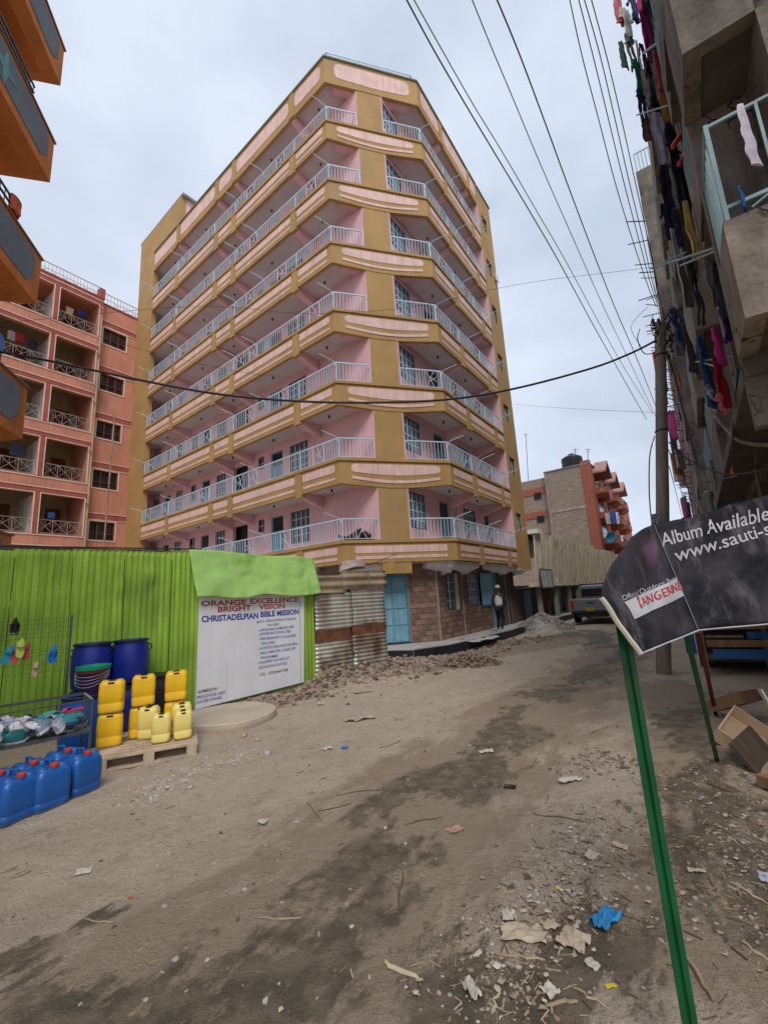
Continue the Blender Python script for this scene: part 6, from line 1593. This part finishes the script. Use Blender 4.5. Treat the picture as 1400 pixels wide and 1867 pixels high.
# ================================================================ PERSON walking away
def skin_body(name, joints, edges, radii, ma, parent, lv=2):
    me = bpy.data.meshes.new(name); me.from_pydata(joints, edges, []); o = bpy.data.objects.new(name, me); COL.objects.link(o)
    sk = o.modifiers.new('k','SKIN'); me.skin_vertices[0] if len(me.skin_vertices) else None
    if not me.skin_vertices:
        import bmesh
        bm = bmesh.new(); bm.from_mesh(me); bm.verts.layers.skin.verify(); bm.to_mesh(me); bm.free()
    for v, r in zip(me.skin_vertices[0].data, radii): v.radius = r if isinstance(r, tuple) else (r, r)
    me.skin_vertices[0].data[0].use_root = True
    sb_ = o.modifiers.new('s','SUBSURF'); sb_.levels = lv; sb_.render_levels = lv
    dg = bpy.context.evaluated_depsgraph_get(); m2 = bpy.data.meshes.new_from_object(o.evaluated_get(dg)); bpy.data.objects.remove(o)
    m2.materials.clear(); m2.materials.append(ma)
    for p in m2.polygons: p.use_smooth = True
    q = bpy.data.objects.new(name, m2); COL.objects.link(q); q.parent = parent; return q
pg = G(914,1152,.15)
SKIN = mat('dark_brown_skin', (.08,.04,.025), var=.1, rough=.5); SHIRT = mat('white_vest_cloth', (.60,.60,.60), var=.06, rough=.9); SLV = mat('dark_sleeve_cloth', (.03,.035,.05), rough=.9); TRO = mat('black_trouser_cloth', (.018,.018,.022), rough=.9)
per = thing('person', (pg.x,pg.y,.15), 'person in white top, dark sleeves, black trousers and pale cap, walking away along the pavement', 'person', rz=azr(AD)-math.pi/2)
# local y = walking direction
J = [(0,0,.92),(0,.01,1.12),(0,.02,1.34),(0,.03,1.47),(0,.04,1.60),(0,.05,1.70),
     (-.17,.02,1.40),(-.23,-.03,1.14),(-.21,.06,.92),(-.20,.08,.84),
     (.17,.02,1.40),(.24,.05,1.15),(.20,.20,1.0),(.19,.24,.95),
     (-.09,0,.86),(-.10,.10,.50),(-.10,-.05,.10),(-.10,.08,.04),
     (.09,0,.86),(.10,.05,.48),(.11,-.20,.12),(.11,-.10,.05)]
Ed = [(0,1),(1,2),(2,3),(3,4),(4,5),(2,6),(6,7),(7,8),(8,9),(2,10),(10,11),(11,12),(12,13),(0,14),(14,15),(15,16),(16,17),(0,18),(18,19),(19,20),(20,21)]
Rd = [(.14,.1),(.13,.09),(.15,.1),.05,(.08,.095),(.07,.085),.055,.042,.032,.03,.055,.042,.032,.03,.08,.055,.04,.035,.08,.055,.04,.035]
skin_body('body', J, Ed, Rd, SKIN, per)
skin_body('white_top', [J[0],J[1],J[2],(0,.025,1.42)], [(0,1),(1,2),(2,3)], [(.17,.125),(.165,.125),(.19,.12),(.10,.08)], SHIRT, per)
skin_body('sleeve', [(-.15,.02,1.42),J[6],J[7],(-.215,.04,.96)], [(0,1),(1,2),(2,3)], [.05,.072,.058,.045], SLV, per)
skin_body('sleeve', [(.15,.02,1.42),J[10],J[11],(.21,.17,1.03)], [(0,1),(1,2),(2,3)], [.05,.072,.058,.045], SLV, per)
skin_body('trousers', [J[0],J[14],J[15],(-.10,-.03,.14),J[18],J[19],(.11,-.18,.17)], [(0,1),(1,2),(2,3),(0,4),(4,5),(5,6)], [(.16,.12),.105,.075,.06,.105,.075,.06], TRO, per)
m = MB(); m.smooth = True; m.lathe([(.10,0),(.108,.03),(.10,.08),(.06,.115),(.01,.125)],(0,.045,1.66),16,.95,1.1); m.loft([sq(.15,.10,1.665,.045,4,0,.16),sq(.15,.10,1.68,.045,4,0,.16)]); m.build('cap', mat('cream_cap',(.50,.44,.32)), per, smooth=True)
for x,y,z,a in ((-.10,.04,.0,0),(.11,-.16,.015,R(-15))):
    m = MB(); m.smooth = True; m.loft([sq(.09,.27,z,.04,4,x,y+.03),sq(.095,.28,z+.03,.04,4,x,y+.03),sq(.085,.24,z+.06,.04,4,x,y+.01),sq(.07,.12,z+.09,.03,4,x,y-.04)]); m.build('shoe', SHIRT, per, smooth=True)

# ================================================================ PICKUP TRUCK (rear view)
CAR = mat('silver_car_paint', (.24,.26,.30), var=.05, scale=1, rough=.28, metal=.55, spec=.5); TIRE = mat('tyre_rubber', (.018,.017,.016), rough=.9, var=.2); GLASS = mat('tinted_car_glass', (.015,.018,.02), rough=.06, spec=.7)
DKP = mat('dark_bumper_plastic', (.03,.03,.032), rough=.6)
tg = G(1044,1139); trw = 1.80
tr = thing('pickup_truck', (0,0,0), 'silver pickup truck parked beyond the gravel heap, seen from behind', 'pickup truck')
yaw = azr(AD)-math.pi/2+R(2)
ct = G(1046,1139)+Vector((math.cos(yaw),math.sin(yaw),0))*(trw/2-.08)
tr.location = (ct.x,ct.y,0); tr.rotation_euler.z = yaw
# local x right, y forward; rear at y=0
def side_prof(m, pts, x0, x1): 
    n = len(pts); vs = [(x0,y,z) for y,z in pts]+[(x1,y,z) for y,z in pts]
    m.add(vs, [tuple(range(n)), tuple(range(2*n-1,n-1,-1))]+[(i,i+n,(i+1)%n+n,(i+1)%n) for i in range(n)])
def rsec(y, w, z0_, z1_, top=.0, r=.07):
    return [(-w/2+.03,y,z0_),(w/2-.03,y,z0_),(w/2,y,z0_+.12),(w/2,y,z0_+(z1_-z0_)*.6),(w/2-.03-top,y,z1_-.02),(w/2-.08-top,y,z1_),(-w/2+.08+top,y,z1_),(-w/2+.03+top,y,z1_-.02),(-w/2,y,z0_+(z1_-z0_)*.6),(-w/2,y,z0_+.12)]
m = MB(); m.smooth = False
m.loft([rsec(.06,trw-.08,.55,1.10),rsec(.16,trw-.02,.52,1.12),rsec(1.6,trw,.50,1.13),rsec(2.0,trw,.48,1.13),rsec(4.0,trw,.45,1.10),rsec(4.7,trw-.05,.45,1.02),rsec(5.05,trw-.25,.5,.92)]); m.build('body', CAR, tr, smooth=True, shade=25)
m = MB(); m.loft([rsec(1.62,trw-.10,1.10,1.66,.12),rsec(1.75,trw-.12,1.10,1.74,.15),rsec(3.2,trw-.12,1.10,1.74,.15),rsec(3.95,trw-.10,1.08,1.12,.1)]); m.build('cab', CAR, tr, smooth=True, shade=25)
m = MB(); m.box(-.60,.60,1.585,1.61,1.20,1.56); m.build('rear_window', GLASS, tr)
m = MB(); m.box(-.72,.72,.03,.06,.62,1.08); m.box(-.70,.70,.015,.032,.94,.97); m.build('tailgate', CAR, tr)
m = MB(); m.box(-.16,.16,.005,.03,.92,.98); m.build('tailgate_handle', DKP, tr)
for s in (-1,1):
    m = MB(); m.box(s*.80-.065,s*.80+.065,.03,.08,.72,1.05); m.build('tail_light', mat('red_lamp_glass',(.35,.02,.02),rough=.2), tr)
    for y in (1.05,4.1):
        w = thing('x', (0,0,0), 'x', 'x'); bpy.data.objects.remove(w)
        m = MB(); rg = []
        for x_, r_ in ((-.11,.30),(-.12,.36),(-.05,.38),(.05,.38),(.12,.36),(.11,.30)): rg.append([(s*.80+x_,y+r_*math.cos(a),.38+r_*math.sin(a)) for a in [2*math.pi*q/22 for q in range(22)]])
        m.loft(rg); wh = m.build('wheel', TIRE, tr, smooth=True, shade=30)
        m = MB(); rg = [[(s*.80+x_,y+r_*math.cos(a),.38+r_*math.sin(a)) for a in [2*math.pi*q/18 for q in range(18)]] for x_, r_ in ((-.115,.22),(.115,.22))]; m.loft(rg); m.build('rim', DKM, wh)
    m = MB(); m.bbox(s*1.0-.09,s*1.0+.09,3.5,3.6,1.12,1.28,.01); m.build('wing_mirror', DKP, tr)
m = MB(); m.bbox(-.86,.86,-.10,.05,.50,.62,.02); m.build('bumper', DKP, tr)
m = MB(); m.box(-.60,.60,-.02,.9,.32,.5); m.build('underside', DKP, tr)
pl = MB(); pl.box(-.20,.14,-.125,-.105,.60,.74); plt = pl.build('number_plate', mat('yellow_plate',(.60,.42,.03),rough=.4), tr)
m = MB()
for k in range(7): x = -.17+k*.042; m.box(x,x+.022,-.1285,-.1255,.635,.70)
m.build('worn_characters', INK, plt, kind='stuff')
m = MB()
for y in (1.7,2.3,3.0): m.box(-.62,.62,y,y+.04,1.76,1.80)
m.box(-.66,-.62,1.6,3.1,1.78,1.82); m.box(.62,.66,1.6,3.1,1.78,1.82); m.build('roof_rack', DKM, tr)
# second vehicle roof just ahead
# ================================================================ WASHING AND POLES on the concrete tenement
def garment(kind, w, h, col, nm, seed=0, tilt=0.):
    """closed cloth body with folds; shirts get sleeves, trousers get two legs"""
    m = MB(); m.smooth = True
    def tube_cloth(x0, z0_, x1, z1_, w0, w1, d, n=8):
        rings = []; n = n*2; Kc = 28
        for r in range(n+1):
            t = r/n; ring = []; gath = 1-.38*math.exp(-t*5)*(1 if kind != 'shirt' or abs(x0) < .01 else 0)
            for k in range(Kc):
                a = 2*math.pi*k/Kc; ww = (w0+(w1-w0)*t)/2*gath*(1+.28*noise.noise(Vector((t*5,seed,x0))))
                x = ww*math.cos(a); fo = math.sin(x*38/gath+seed*2+3*noise.noise(Vector((t*2,seed,3))))
                y = d*math.sin(a)*(.6+.4*t)+.03*fo*(.4+t*.8)+.03*noise.noise(Vector((x*7,t*6,seed)))
                ring.append((x0+(x1-x0)*t+x+.05*noise.noise(Vector((t*3.5,seed+5,0))), y, z0_+(z1_-z0_)*t+.07*t*noise.noise(Vector((x*8,seed,t)))-.03*(1-abs(2*k/Kc-1))*(1-t)))
            rings.append(ring)
        m.loft(rings)
    if kind == 'shirt':
        tube_cloth(0,0,0,-h,w*.72,w*.85,.05); tube_cloth(-w*.3,-.02,-w*.62,-h*.42,w*.3,w*.2,.035,5); tube_cloth(w*.3,-.02,w*.62,-h*.42,w*.3,w*.2,.035,5)
    elif kind == 'trousers':
        tube_cloth(0,0,0,-h*.3,w*.8,w*.95,.06,4); tube_cloth(-w*.24,-h*.26,-w*.3,-h,w*.48,w*.3,.045); tube_cloth(w*.24,-h*.26,w*.3,-h,w*.48,w*.3,.045)
    else: tube_cloth(0,0,0,-h,w,w*.9,.04)
    return m
gl = [ # kind, px, py_top, py_bottom, width px, depth, colour, colour name, description, category
 ('cloth',1122,-10,45,22,7.6,(.45,.12,.14),'faded red cloth at the top of the outermost washing line','cloth'),
 ('shirt',1137,15,70,20,7.6,(.40,.42,.36),'pale grey shirt near the top of the outer washing line','shirt'),
 ('trousers',1143,60,130,17,7.6,(.10,.12,.09),'olive trousers below the grey shirt on the outer washing line','trousers'),
 ('shirt',1158,110,165,22,7.6,(.02,.16,.08),'green top midway down the outer washing line','top'),
 ('trousers',1163,160,225,20,7.5,(.02,.05,.10),'dark blue green trousers on the outer washing line','trousers'),
 ('cloth',1173,215,258,16,7.5,(.12,.06,.06),'small brown cloth at the foot of the outer washing line','cloth'),
 ('cloth',1162,-10,95,16,7.2,(.32,.02,.12),'long magenta cloth hanging at the top of the second washing line','cloth'),
 ('cloth',1183,-10,90,18,7.0,(.02,.05,.22),'long royal blue cloth beside the magenta one','cloth'),
 ('trousers',1178,110,215,20,7.1,(.015,.017,.035),'black trousers hanging below the blue cloth','trousers'),
 ('cloth',1193,95,170,24,6.9,(.50,.06,.10),'coral pink cloth with pleats, widest near its foot','cloth'),
 ('cloth',1203,168,220,12,6.9,(.50,.22,.03),'small orange cloth under the coral one','cloth'),
 ('cloth',1194,205,300,28,6.8,(.42,.38,.48),'lilac white sheet in the middle of the washing','sheet'),
 ('trousers',1217,225,385,36,6.6,(.010,.012,.028),'long navy trousers, largest dark garment on the washing poles','trousers'),
 ('shirt',1212,370,440,26,6.6,(.012,.015,.05),'navy shirt below the long navy trousers','shirt'),
 ('cloth',1248,365,475,22,5.6,(.50,.34,.12),'long mustard yellow cloth hanging by the near balcony','cloth'),
 ('cloth',1224,415,560,17,6.4,(.46,.40,.44),'narrow white sheet with a dark hem','sheet'),
 ('shirt',1301,475,580,26,4.5,(.05,.05,.06),'black and white printed top under the near parapet','top'),
 ('cloth',1311,540,625,20,4.5,(.06,.02,.14),'dark purple cloth by the near parapet','cloth'),
 ('shirt',1300,595,665,20,4.6,(.50,.04,.22),'hot pink top above the red one','top'),
 ('cloth',1302,650,742,24,4.6,(.30,.008,.025),'crimson cloth with a white tag below the pink top','cloth'),
 ('cloth',1308,715,752,18,4.5,(.46,.10,.12),'coral bundle at the foot of the crimson cloth','cloth'),
 ('trousers',1272,610,745,24,5.0,(.02,.055,.15),'blue denim jeans hanging lowest by the pole cable','jeans'),
 ('cloth',1290,700,725,16,4.9,(.25,.28,.38),'pale blue cloth scrap caught beside the jeans','cloth'),
 ('cloth',1347,187,300,20,2.80,(.45,.40,.46),'narrow white cloth tied on the near turquoise railing','cloth'),
 ('cloth',1345,335,385,16,3.0,(.02,.10,.30),'blue cloth behind the near turquoise railing','cloth'),
 ('cloth',1232,600,650,14,8.0,(.10,.12,.16),'dark grey cloth behind the utility pole head','cloth'),
 ('cloth',1235,675,705,8,9.,(.55,.12,.03),'bright orange rag right of the utility pole','rag'),
 ('cloth',1225,655,730,14,11.,(.40,.25,.26),'faded striped sheet right of the utility pole','sheet'),
 ('shirt',1150,-5,40,18,7.4,(.03,.04,.10),'dark navy top between the two outer washing lines, uppermost','top'),
 ('cloth',1130,75,125,13,7.7,(.05,.10,.05),'small bottle green cloth left of the olive trousers','cloth'),
 ('shirt',1168,80,140,16,7.3,(.10,.02,.03),'maroon top just left of the coral pink cloth','top'),
 ('trousers',1187,170,260,17,6.9,(.012,.014,.03),'black leggings beside the lilac sheet','leggings'),
 ('cloth',1205,300,380,20,6.7,(.014,.014,.03),'black cloth left of the long navy trousers','cloth'),
 ('cloth',1228,380,450,16,6.3,(.02,.02,.05),'narrow dark cloth between the navy shirt and the mustard cloth','cloth'),
 ('cloth',1238,470,560,18,6.0,(.10,.08,.06),'dull brown cloth under the mustard yellow one','cloth'),
 ('trousers',1258,480,590,18,5.4,(.025,.025,.03),'charcoal trousers right of the dull brown cloth','trousers'),
 ('cloth',1286,470,560,16,4.8,(.16,.14,.13),'grey towel left of the printed top','towel'),
 ('shirt',1226,560,620,18,6.4,(.03,.05,.14),'blue top above the utility pole head, right side','top'),
 ('cloth',1246,590,680,15,5.8,(.05,.04,.05),'blackish cloth left of the denim jeans','cloth'),
 ('cloth',1333,848,868,12,6.6,(.55,.22,.02),'yellow and orange rag on the verandah rail','rag')]
for i_, (kd,px,y0_,y1_,wpx,dd,col,lb,cat) in enumerate(gl):
    p = AT(px,y0_,dd); q = AT(px,y1_,dd); h = max(.15,p.z-q.z); w = (AT(px+wpx/2,y0_,dd)-AT(px-wpx/2,y0_,dd)).length*1.15
    m = garment(kd, w, h, col, '', seed=i_*1.7)
    o = m.build('washing', mat('garment_'+str(i_), col, var=.22, scale=5, rough=.95, fine=.15), None, p, smooth=True, shade=60)
    o.scale = (1, .25 if dd < 3.2 else .55, 1)
    o.rotation_euler = (0,0,R(20)+rnd.uniform(-.3,.3)); tag(o, lb, cat, 'washing on the concrete tenement')
# red padded arms sticking out, and long galvanised poles carrying the washing
for a,b,r,lb,ma in [((1225,268),(1254,236),.05,'red wrapped bar end sticking out between the washing, upper one',REDP),((1236,300),(1253,288),.045,'red wrapped bar end sticking out between the washing, lower one',REDP)]:
    m = MB(); m.tube([AT(*a,6.2),AT((a[0]+b[0])/2,(a[1]+b[1])/2-4,6.2),AT(*b,6.4)],[r*.8,r,r*.7],8); o = m.build('wrapped_bar', ma, smooth=True); tag(o, lb, 'bar')
for i_, (a,b,da,db,r) in enumerate([((1172,97),(1234,52),6.9,6.0,.022),((1205,70),(1238,64),6.2,5.9,.018),((1195,487),(1318,447),6.0,4.4,.016),((1240,484),(1322,450),5.6,4.3,.014),((1185,490),(1250,460),6.6,6.2,.014),((1268,660),(1335,650),5.2,4.5,.012),((1275,660),(1318,672),5.1,4.6,.01),((1105,-5),(1180,-40),7.8,7,.018),((1160,210),(1225,190),7.3,6.4,.014),((1272,882),(1345,868),7.2,6.2,.012)]):
    m = MB(); m.tube([AT(*a,da),AT(*b,db)], r, 6); o = m.build('washing_pole', GALV if i_ != 9 else DKM)
    tag(o, ['long pale pole carrying the upper washing line','short pale pole beside the upper washing pole','long thin pole crossing below the near balcony','second pole crossing below the near balcony, slightly lower','thin pole under the white sheet','short wire arm by the pink top','lower wire arm by the pink top','top pole at the upper frame edge','thin pole behind the lilac sheet','dark bar across the verandah'][i_], 'pole', 'washing poles on the concrete tenement')
# head lamp like fitting on the verandah
p = AT(1291,905,7.5); m = MB(); m.lathe([(.02,.10),(.07,.07),(.085,0),(.05,-.07),(.045,-.35),(.05,-.36)],n=12); o = m.build('street_lantern', mat('teal_grey_glass',(.12,.16,.15),rough=.3), None, p, smooth=True); tag(o,'small greenish lantern on the verandah front','lantern')

# ================================================================ LITTER
PAPER = mat('dirty_white_paper', (.48,.44,.38), var=.15, scale=12, rough=.9); CARD = mat('tan_cardboard', (.44,.35,.26), var=.2, scale=8, rough=.9)
def litter(px, py, w, d, hgt, ma, name, lb, cat, seed=0, rz=None, crump=.35, n=9, bend=0):
    p = onG(px,py,.004); rr_ = random.Random(seed); rz = rr_.random()*6.3 if rz is None else rz
    m = MB(); vs = []; fs = []
    for j in range(n+1):
        for i in range(n+1):
            u, v = i/n-.5, j/n-.5; e = 1+.25*noise.noise(Vector((u*3,v*3,seed)))
            z = hgt*(.5+noise.noise(Vector((u*4+seed,v*4,seed*2))))*crump*2+hgt*.3*abs(noise.noise(Vector((u*9,v*9,seed))))
            z += bend*u*u
            vs.append((w*u*e, d*v*e, max(.0,z)))
    for j in range(n):
        for i in range(n): k = j*(n+1)+i; fs.append((k,k+1,k+n+2,k+n+1))
    m.add(vs, fs); o = m.build(name, ma, None, p, fixn=False); o.rotation_euler.z = rz; o.modifiers.new('s','SOLIDIFY').thickness = .002
    return tag(o, lb, cat, None)
BLBAG = mat('bright_blue_cloth', (.03,.22,.45), var=.2, scale=9, rough=.85)
litter(1106,1682,.17,.085,.05,BLBAG,'cloth_scrap','bright blue crumpled cloth on the dirt near the green post','cloth',1,rz=R(35),n=16)
litter(955,1706,.21,.11,.03,CARD,'cardboard_piece','largest tan cardboard sheet in the litter, left one','cardboard',2,rz=R(-15))
litter(1045,1716,.13,.12,.03,CARD,'cardboard_piece','torn tan cardboard just left of the blue cloth','cardboard',3,rz=R(50))
litter(1002,1692,.08,.06,.03,CARD,'cardboard_piece','small cardboard lump between the two larger sheets','cardboard',31,rz=R(10))
litter(928,1678,.07,.07,.05,PAPER,'paper_scrap','crumpled white paper left of the large cardboard','paper',4)
litter(1079,1565,.09,.06,.04,PAPER,'paper_scrap','cream crumpled paper on the gravel strip above the blue cloth','paper',5)
litter(1080,1760,.05,.06,.01,PAPER,'paper_scrap','pale leaf shaped scrap below the blue cloth','paper',6,rz=.5)
litter(1002,1810,.06,.06,.02,PAPER,'paper_scrap','pale scrap left of the long stick at the bottom','paper',7)
litter(153,1590,.10,.07,.01,PAPER,'paper_scrap','lone pale paper on the clean dirt at left','paper',8,rz=R(20))
litter(480,1502,.07,.06,.04,PAPER,'paper_scrap','white crumpled scrap in the middle of the track','paper',9)
litter(830,1515,.12,.07,.02,mat('pinkish_rag',(.36,.22,.18),var=.2),'rag','dusty pink rag on the track at centre right','rag',10)
litter(930,1437,.10,.06,.03,LAMP,'plastic_scrap','small black plastic scrap by the damp patch','plastic',11)
litter(655,1312,.42,.16,.05,TANS,'cement_sack','flat cream cement sack on the track below the rubble bank','sack',12,rz=.3)
litter(663,1262,.34,.12,.03,TANS,'cement_sack','pale flat sack nearest the rubble bank','sack',13,rz=.2)
litter(597,1366,.12,.08,.03,PAPER,'paper_scrap','white scrap left of the blue scrap on the track','paper',14)
litter(628,1364,.08,.06,.02,BLBAG,'plastic_scrap','little blue scrap on the track','plastic',15)
litter(886,1372,.16,.07,.03,PAPER,'paper_scrap','white scrap at the edge of the dark damp track','paper',16,rz=.1)
litter(585,1285,.10,.08,.05,PAPER,'paper_scrap','white scrap at the foot of the rubble bank, left','paper',17)
litter(238,1638,.022,.018,.015,mat('orange_peel',(.6,.14,.01)),'bottle_cap','tiny orange cap on the dirt at left','cap',18)
litter(1017,1620,.03,.02,.008,mat('yellow_wrapper',(.55,.48,.02)),'wrapper','yellow sweet wrapper on the gravel strip','wrapper',19)
litter(1113,1800,.045,.02,.006,MATS['yellow_wrapper'],'wrapper','yellow and blue wrapper near the bottom edge','wrapper',20,rz=.2)
litter(1395,1602,.10,.06,.01,mat('pale_blue_card',(.40,.42,.50),var=.1),'card','pale blue card at the right frame edge','card',21,rz=1.0)
litter(1385,1505,.03,.02,.01,mat('pink_scrap',(.45,.12,.10)),'wrapper','small pink scrap at the right edge','wrapper',22)
litter(870,1742,.05,.02,.01,PAPER,'paper_scrap','narrow pale sliver left of the cardboard pieces','paper',23,rz=.6)
litter(1040,1425,.20,.08,.04,PAPER,'shell_scraps','row of pale curled scraps on the track','scraps',24,rz=.1,n=12)
litter(1130,1545,.10,.05,.02,CARD,'cardboard_piece','thin cardboard strip beside the gravel strip','cardboard',25)
litter(960,1600,.05,.04,.01,DKS,'mud_pat','round dark mud pat on the track','mud',26)
litter(860,1810,.05,.10,.04,PAPER,'husk_cluster','cluster of curled pale husks at lower centre','husks',27,rz=.3)
litter(1270,1590,.09,.03,.02,CARD,'cardboard_piece','cardboard strip right of the green post','cardboard',28,rz=-.3)
STK = mat('dry_stick', (.34,.25,.16), var=.25, scale=6, streak=.2); DSTR = mat('dusty_straw', (.36,.29,.19), var=.3, scale=6); STKD = mat('dark_stick', (.12,.08,.05), var=.25); HUSK = mat('pale_husk', (.50,.42,.27), var=.2, scale=8)
def stick(p, q, r, ma, lb, bow=.01, seed=0):
    a = onG(*p,r); b = onG(*q,r); m = MB(); pts = []; rr_ = random.Random(seed)
    for k in range(7):
        t = k/6; c_ = a.lerp(b,t); pts.append(Vector((c_.x+rr_.uniform(-bow,bow),c_.y+rr_.uniform(-bow,bow),gh(c_.x,c_.y)+r*.9)))
    o0 = pts[0].copy(); m.tube([p_-o0 for p_ in pts],[r*.7,r,r,r*1.1,r,r*.9,r*.5],6); o = m.build('stick', ma, None, o0); return tag(o, lb, 'stick', 'sticks on the ground')
sticks = [((700,1758),(765,1790),.010,HUSK,'pale cane with a thick end at lower centre'),((905,1742),(990,1750),.006,STK,'flat split stick under the cardboard'),((985,1738),(1030,1700),.006,STKD,'dark stick crossing between the cardboard sheets'),
 ((900,1850),(908,1805),.005,HUSK,'short pale stick upright in the damp patch'),((1000,1833),(1055,1826),.007,STK,'short thick stick near the bottom, on damp soil'),((1045,1805),(1105,1838),.005,STK,'long thin stick angled down at the bottom'),
 ((970,1485),(1075,1502),.005,STKD,'long thin dark twig above the gravel strip'),((735,1590),(728,1655),.006,STKD,'dark forked twig left of centre'),((475,1676),(552,1675),.005,STK,'straight pale twig on the damp patch, left'),
 ((155,1676),(208,1682),.004,STK,'thin bent twig beside the dark spot at left'),((1143,1418),(1165,1435),.005,STK,'short stick left of the green post'),((1075,1338),(1110,1325),.009,STK,'stick near the grey gravel patch'),
 ((1125,1500),(1155,1515),.006,STK,'pale stick just left of the green post'),((1355,1720),(1400,1752),.007,STK,'stick at the lower right edge'),((1290,1430),(1330,1445),.012,STKD,'thick dark stick right of the green post'),
 ((610,1450),(700,1440),.004,STKD,'thin curved twig in the middle of the track'),((580,1480),(640,1465),.004,STKD,'short twig left of the curved one'),((1330,1610),(1398,1650),.006,STK,'long stick in the verge rubble'),((1255,1750),(1300,1830),.009,STK,'split stick at the foot of the green post'),
 ((560,1465),(590,1500),.003,STKD,'tiny twig beside the track'),((1120,1460),(1098,1472),.006,STK,'bark sliver above the gravel strip'),((740,1505),(805,1490),.004,STKD,'thin twig leading to the pink rag'),((690,1365),(730,1350),.004,STKD,'twig by the cement sack'),((905,1690),(930,1740),.004,STKD,'dark twig at the left of the litter')]
for i_, (p,q,r,ma,lb) in enumerate(sticks): stick(p,q,r,ma,lb,seed=i_)
# straw and splinters nobody could count, rocks one can
rnd = random.Random(77)
def splinters(name, n, fn, lmin, lmax, mats):
    m = MB()
    for k in range(n):
        x, y = fn(); L_ = rnd.uniform(lmin,lmax); a = rnd.random()*6.3; z = gh(x,y)+.004; m.mi = rnd.randrange(len(mats)); r = rnd.uniform(.0012,.004)
        m.bar((x,y,z),(x+L_*math.cos(a),y+L_*math.sin(a),gh(x+L_*math.cos(a),y+L_*math.sin(a))+.004),r*2,r)
    m.build(name, mats, None, kind='stuff', fixn=False)
splinters('straw_litter', 330, alongpx([(880,1850),(960,1720),(1040,1640),(1090,1520)],.20), .01,.07, [STK,DSTR,STKD,STKD])
splinters('straw_litter', 380, alongpx([(1300,1420),(1370,1520),(1390,1650),(1400,1800)],.28), .01,.08, [STK,DSTR,STKD,STKD])
splinters('straw_litter', 700, lambda: (rnd.uniform(-4.5,5), 1.3+rnd.random()**1.5*10), .008,.06, [STK,STKD,CARD,TANS])
def flakes(name, n, fn, s0, s1, mats):
    m = MB()
    for k in range(n):
        x, y = fn(); s = rnd.uniform(s0,s1); m.mi = rnd.randrange(len(mats)); a = rnd.random()*6.3; z = gh(x,y)+.003
        pts = [(x+s*rnd.uniform(.5,1)*math.cos(a+q*1.26),y+s*rnd.uniform(.4,.8)*math.sin(a+q*1.26),z+rnd.uniform(0,s*.5)) for q in range(5)]; c_ = (x,y,z+s*.3)
        m.add(pts+[c_],[(0,1,5),(1,2,5),(2,3,5),(3,4,5),(4,0,5)])
    m.build(name, mats, None, kind='stuff', fixn=False)
flakes('litter_flakes', 150, alongpx([(880,1850),(960,1720),(1040,1640),(1080,1560)],.17), .006,.028, [PAPER,CARD,TAND,DSTR])
flakes('litter_flakes', 150, alongpx([(1300,1420),(1370,1520),(1390,1650),(1400,1800)],.25), .006,.028, [DSTR,CARD,GREYD,DKS])
flakes('litter_flakes', 160, lambda: (rnd.uniform(-4,5), 1.4+rnd.random()**1.3*12), .004,.018, [PAPER,CARD,TANS])
rocks = [(347,1437,.045,'grey rock alone on the track left of the sack'),(445,1343,.07,'pale rock beside the concrete slab'),(470,1350,.05,'smaller pale rock right of the concrete slab'),(487,1375,.06,'flat broken stone below the concrete slab'),(590,1233,.05,'white stone in the rubble bank'),(703,1510,.02,'small round stone on the track'),(860,1186,.07,'white stone on the earth heap side'),(540,1500,.02,'little grey stone mid track'),(1050,1690,.018,'grey pebble by the cardboard'),(700,1195,.05,'grey stone at the kerb corner'),(635,1285,.05,'dark clod below the rubble bank'),(795,1230,.08,'brown clod in front of the earth heap')]
for i_, (px,py,s,lb) in enumerate(rocks):
    p = onG(px,py,s*.25); m = MB(); m.blob((0,0,0), s, s*.75, s*.5, jit=.22, seed=i_+3); o = m.build('rock', TANS if 'pale' in lb or 'white' in lb else (DKS if 'clod' in lb else GREY), None, p); tag(o, lb, 'rock', 'loose rocks')
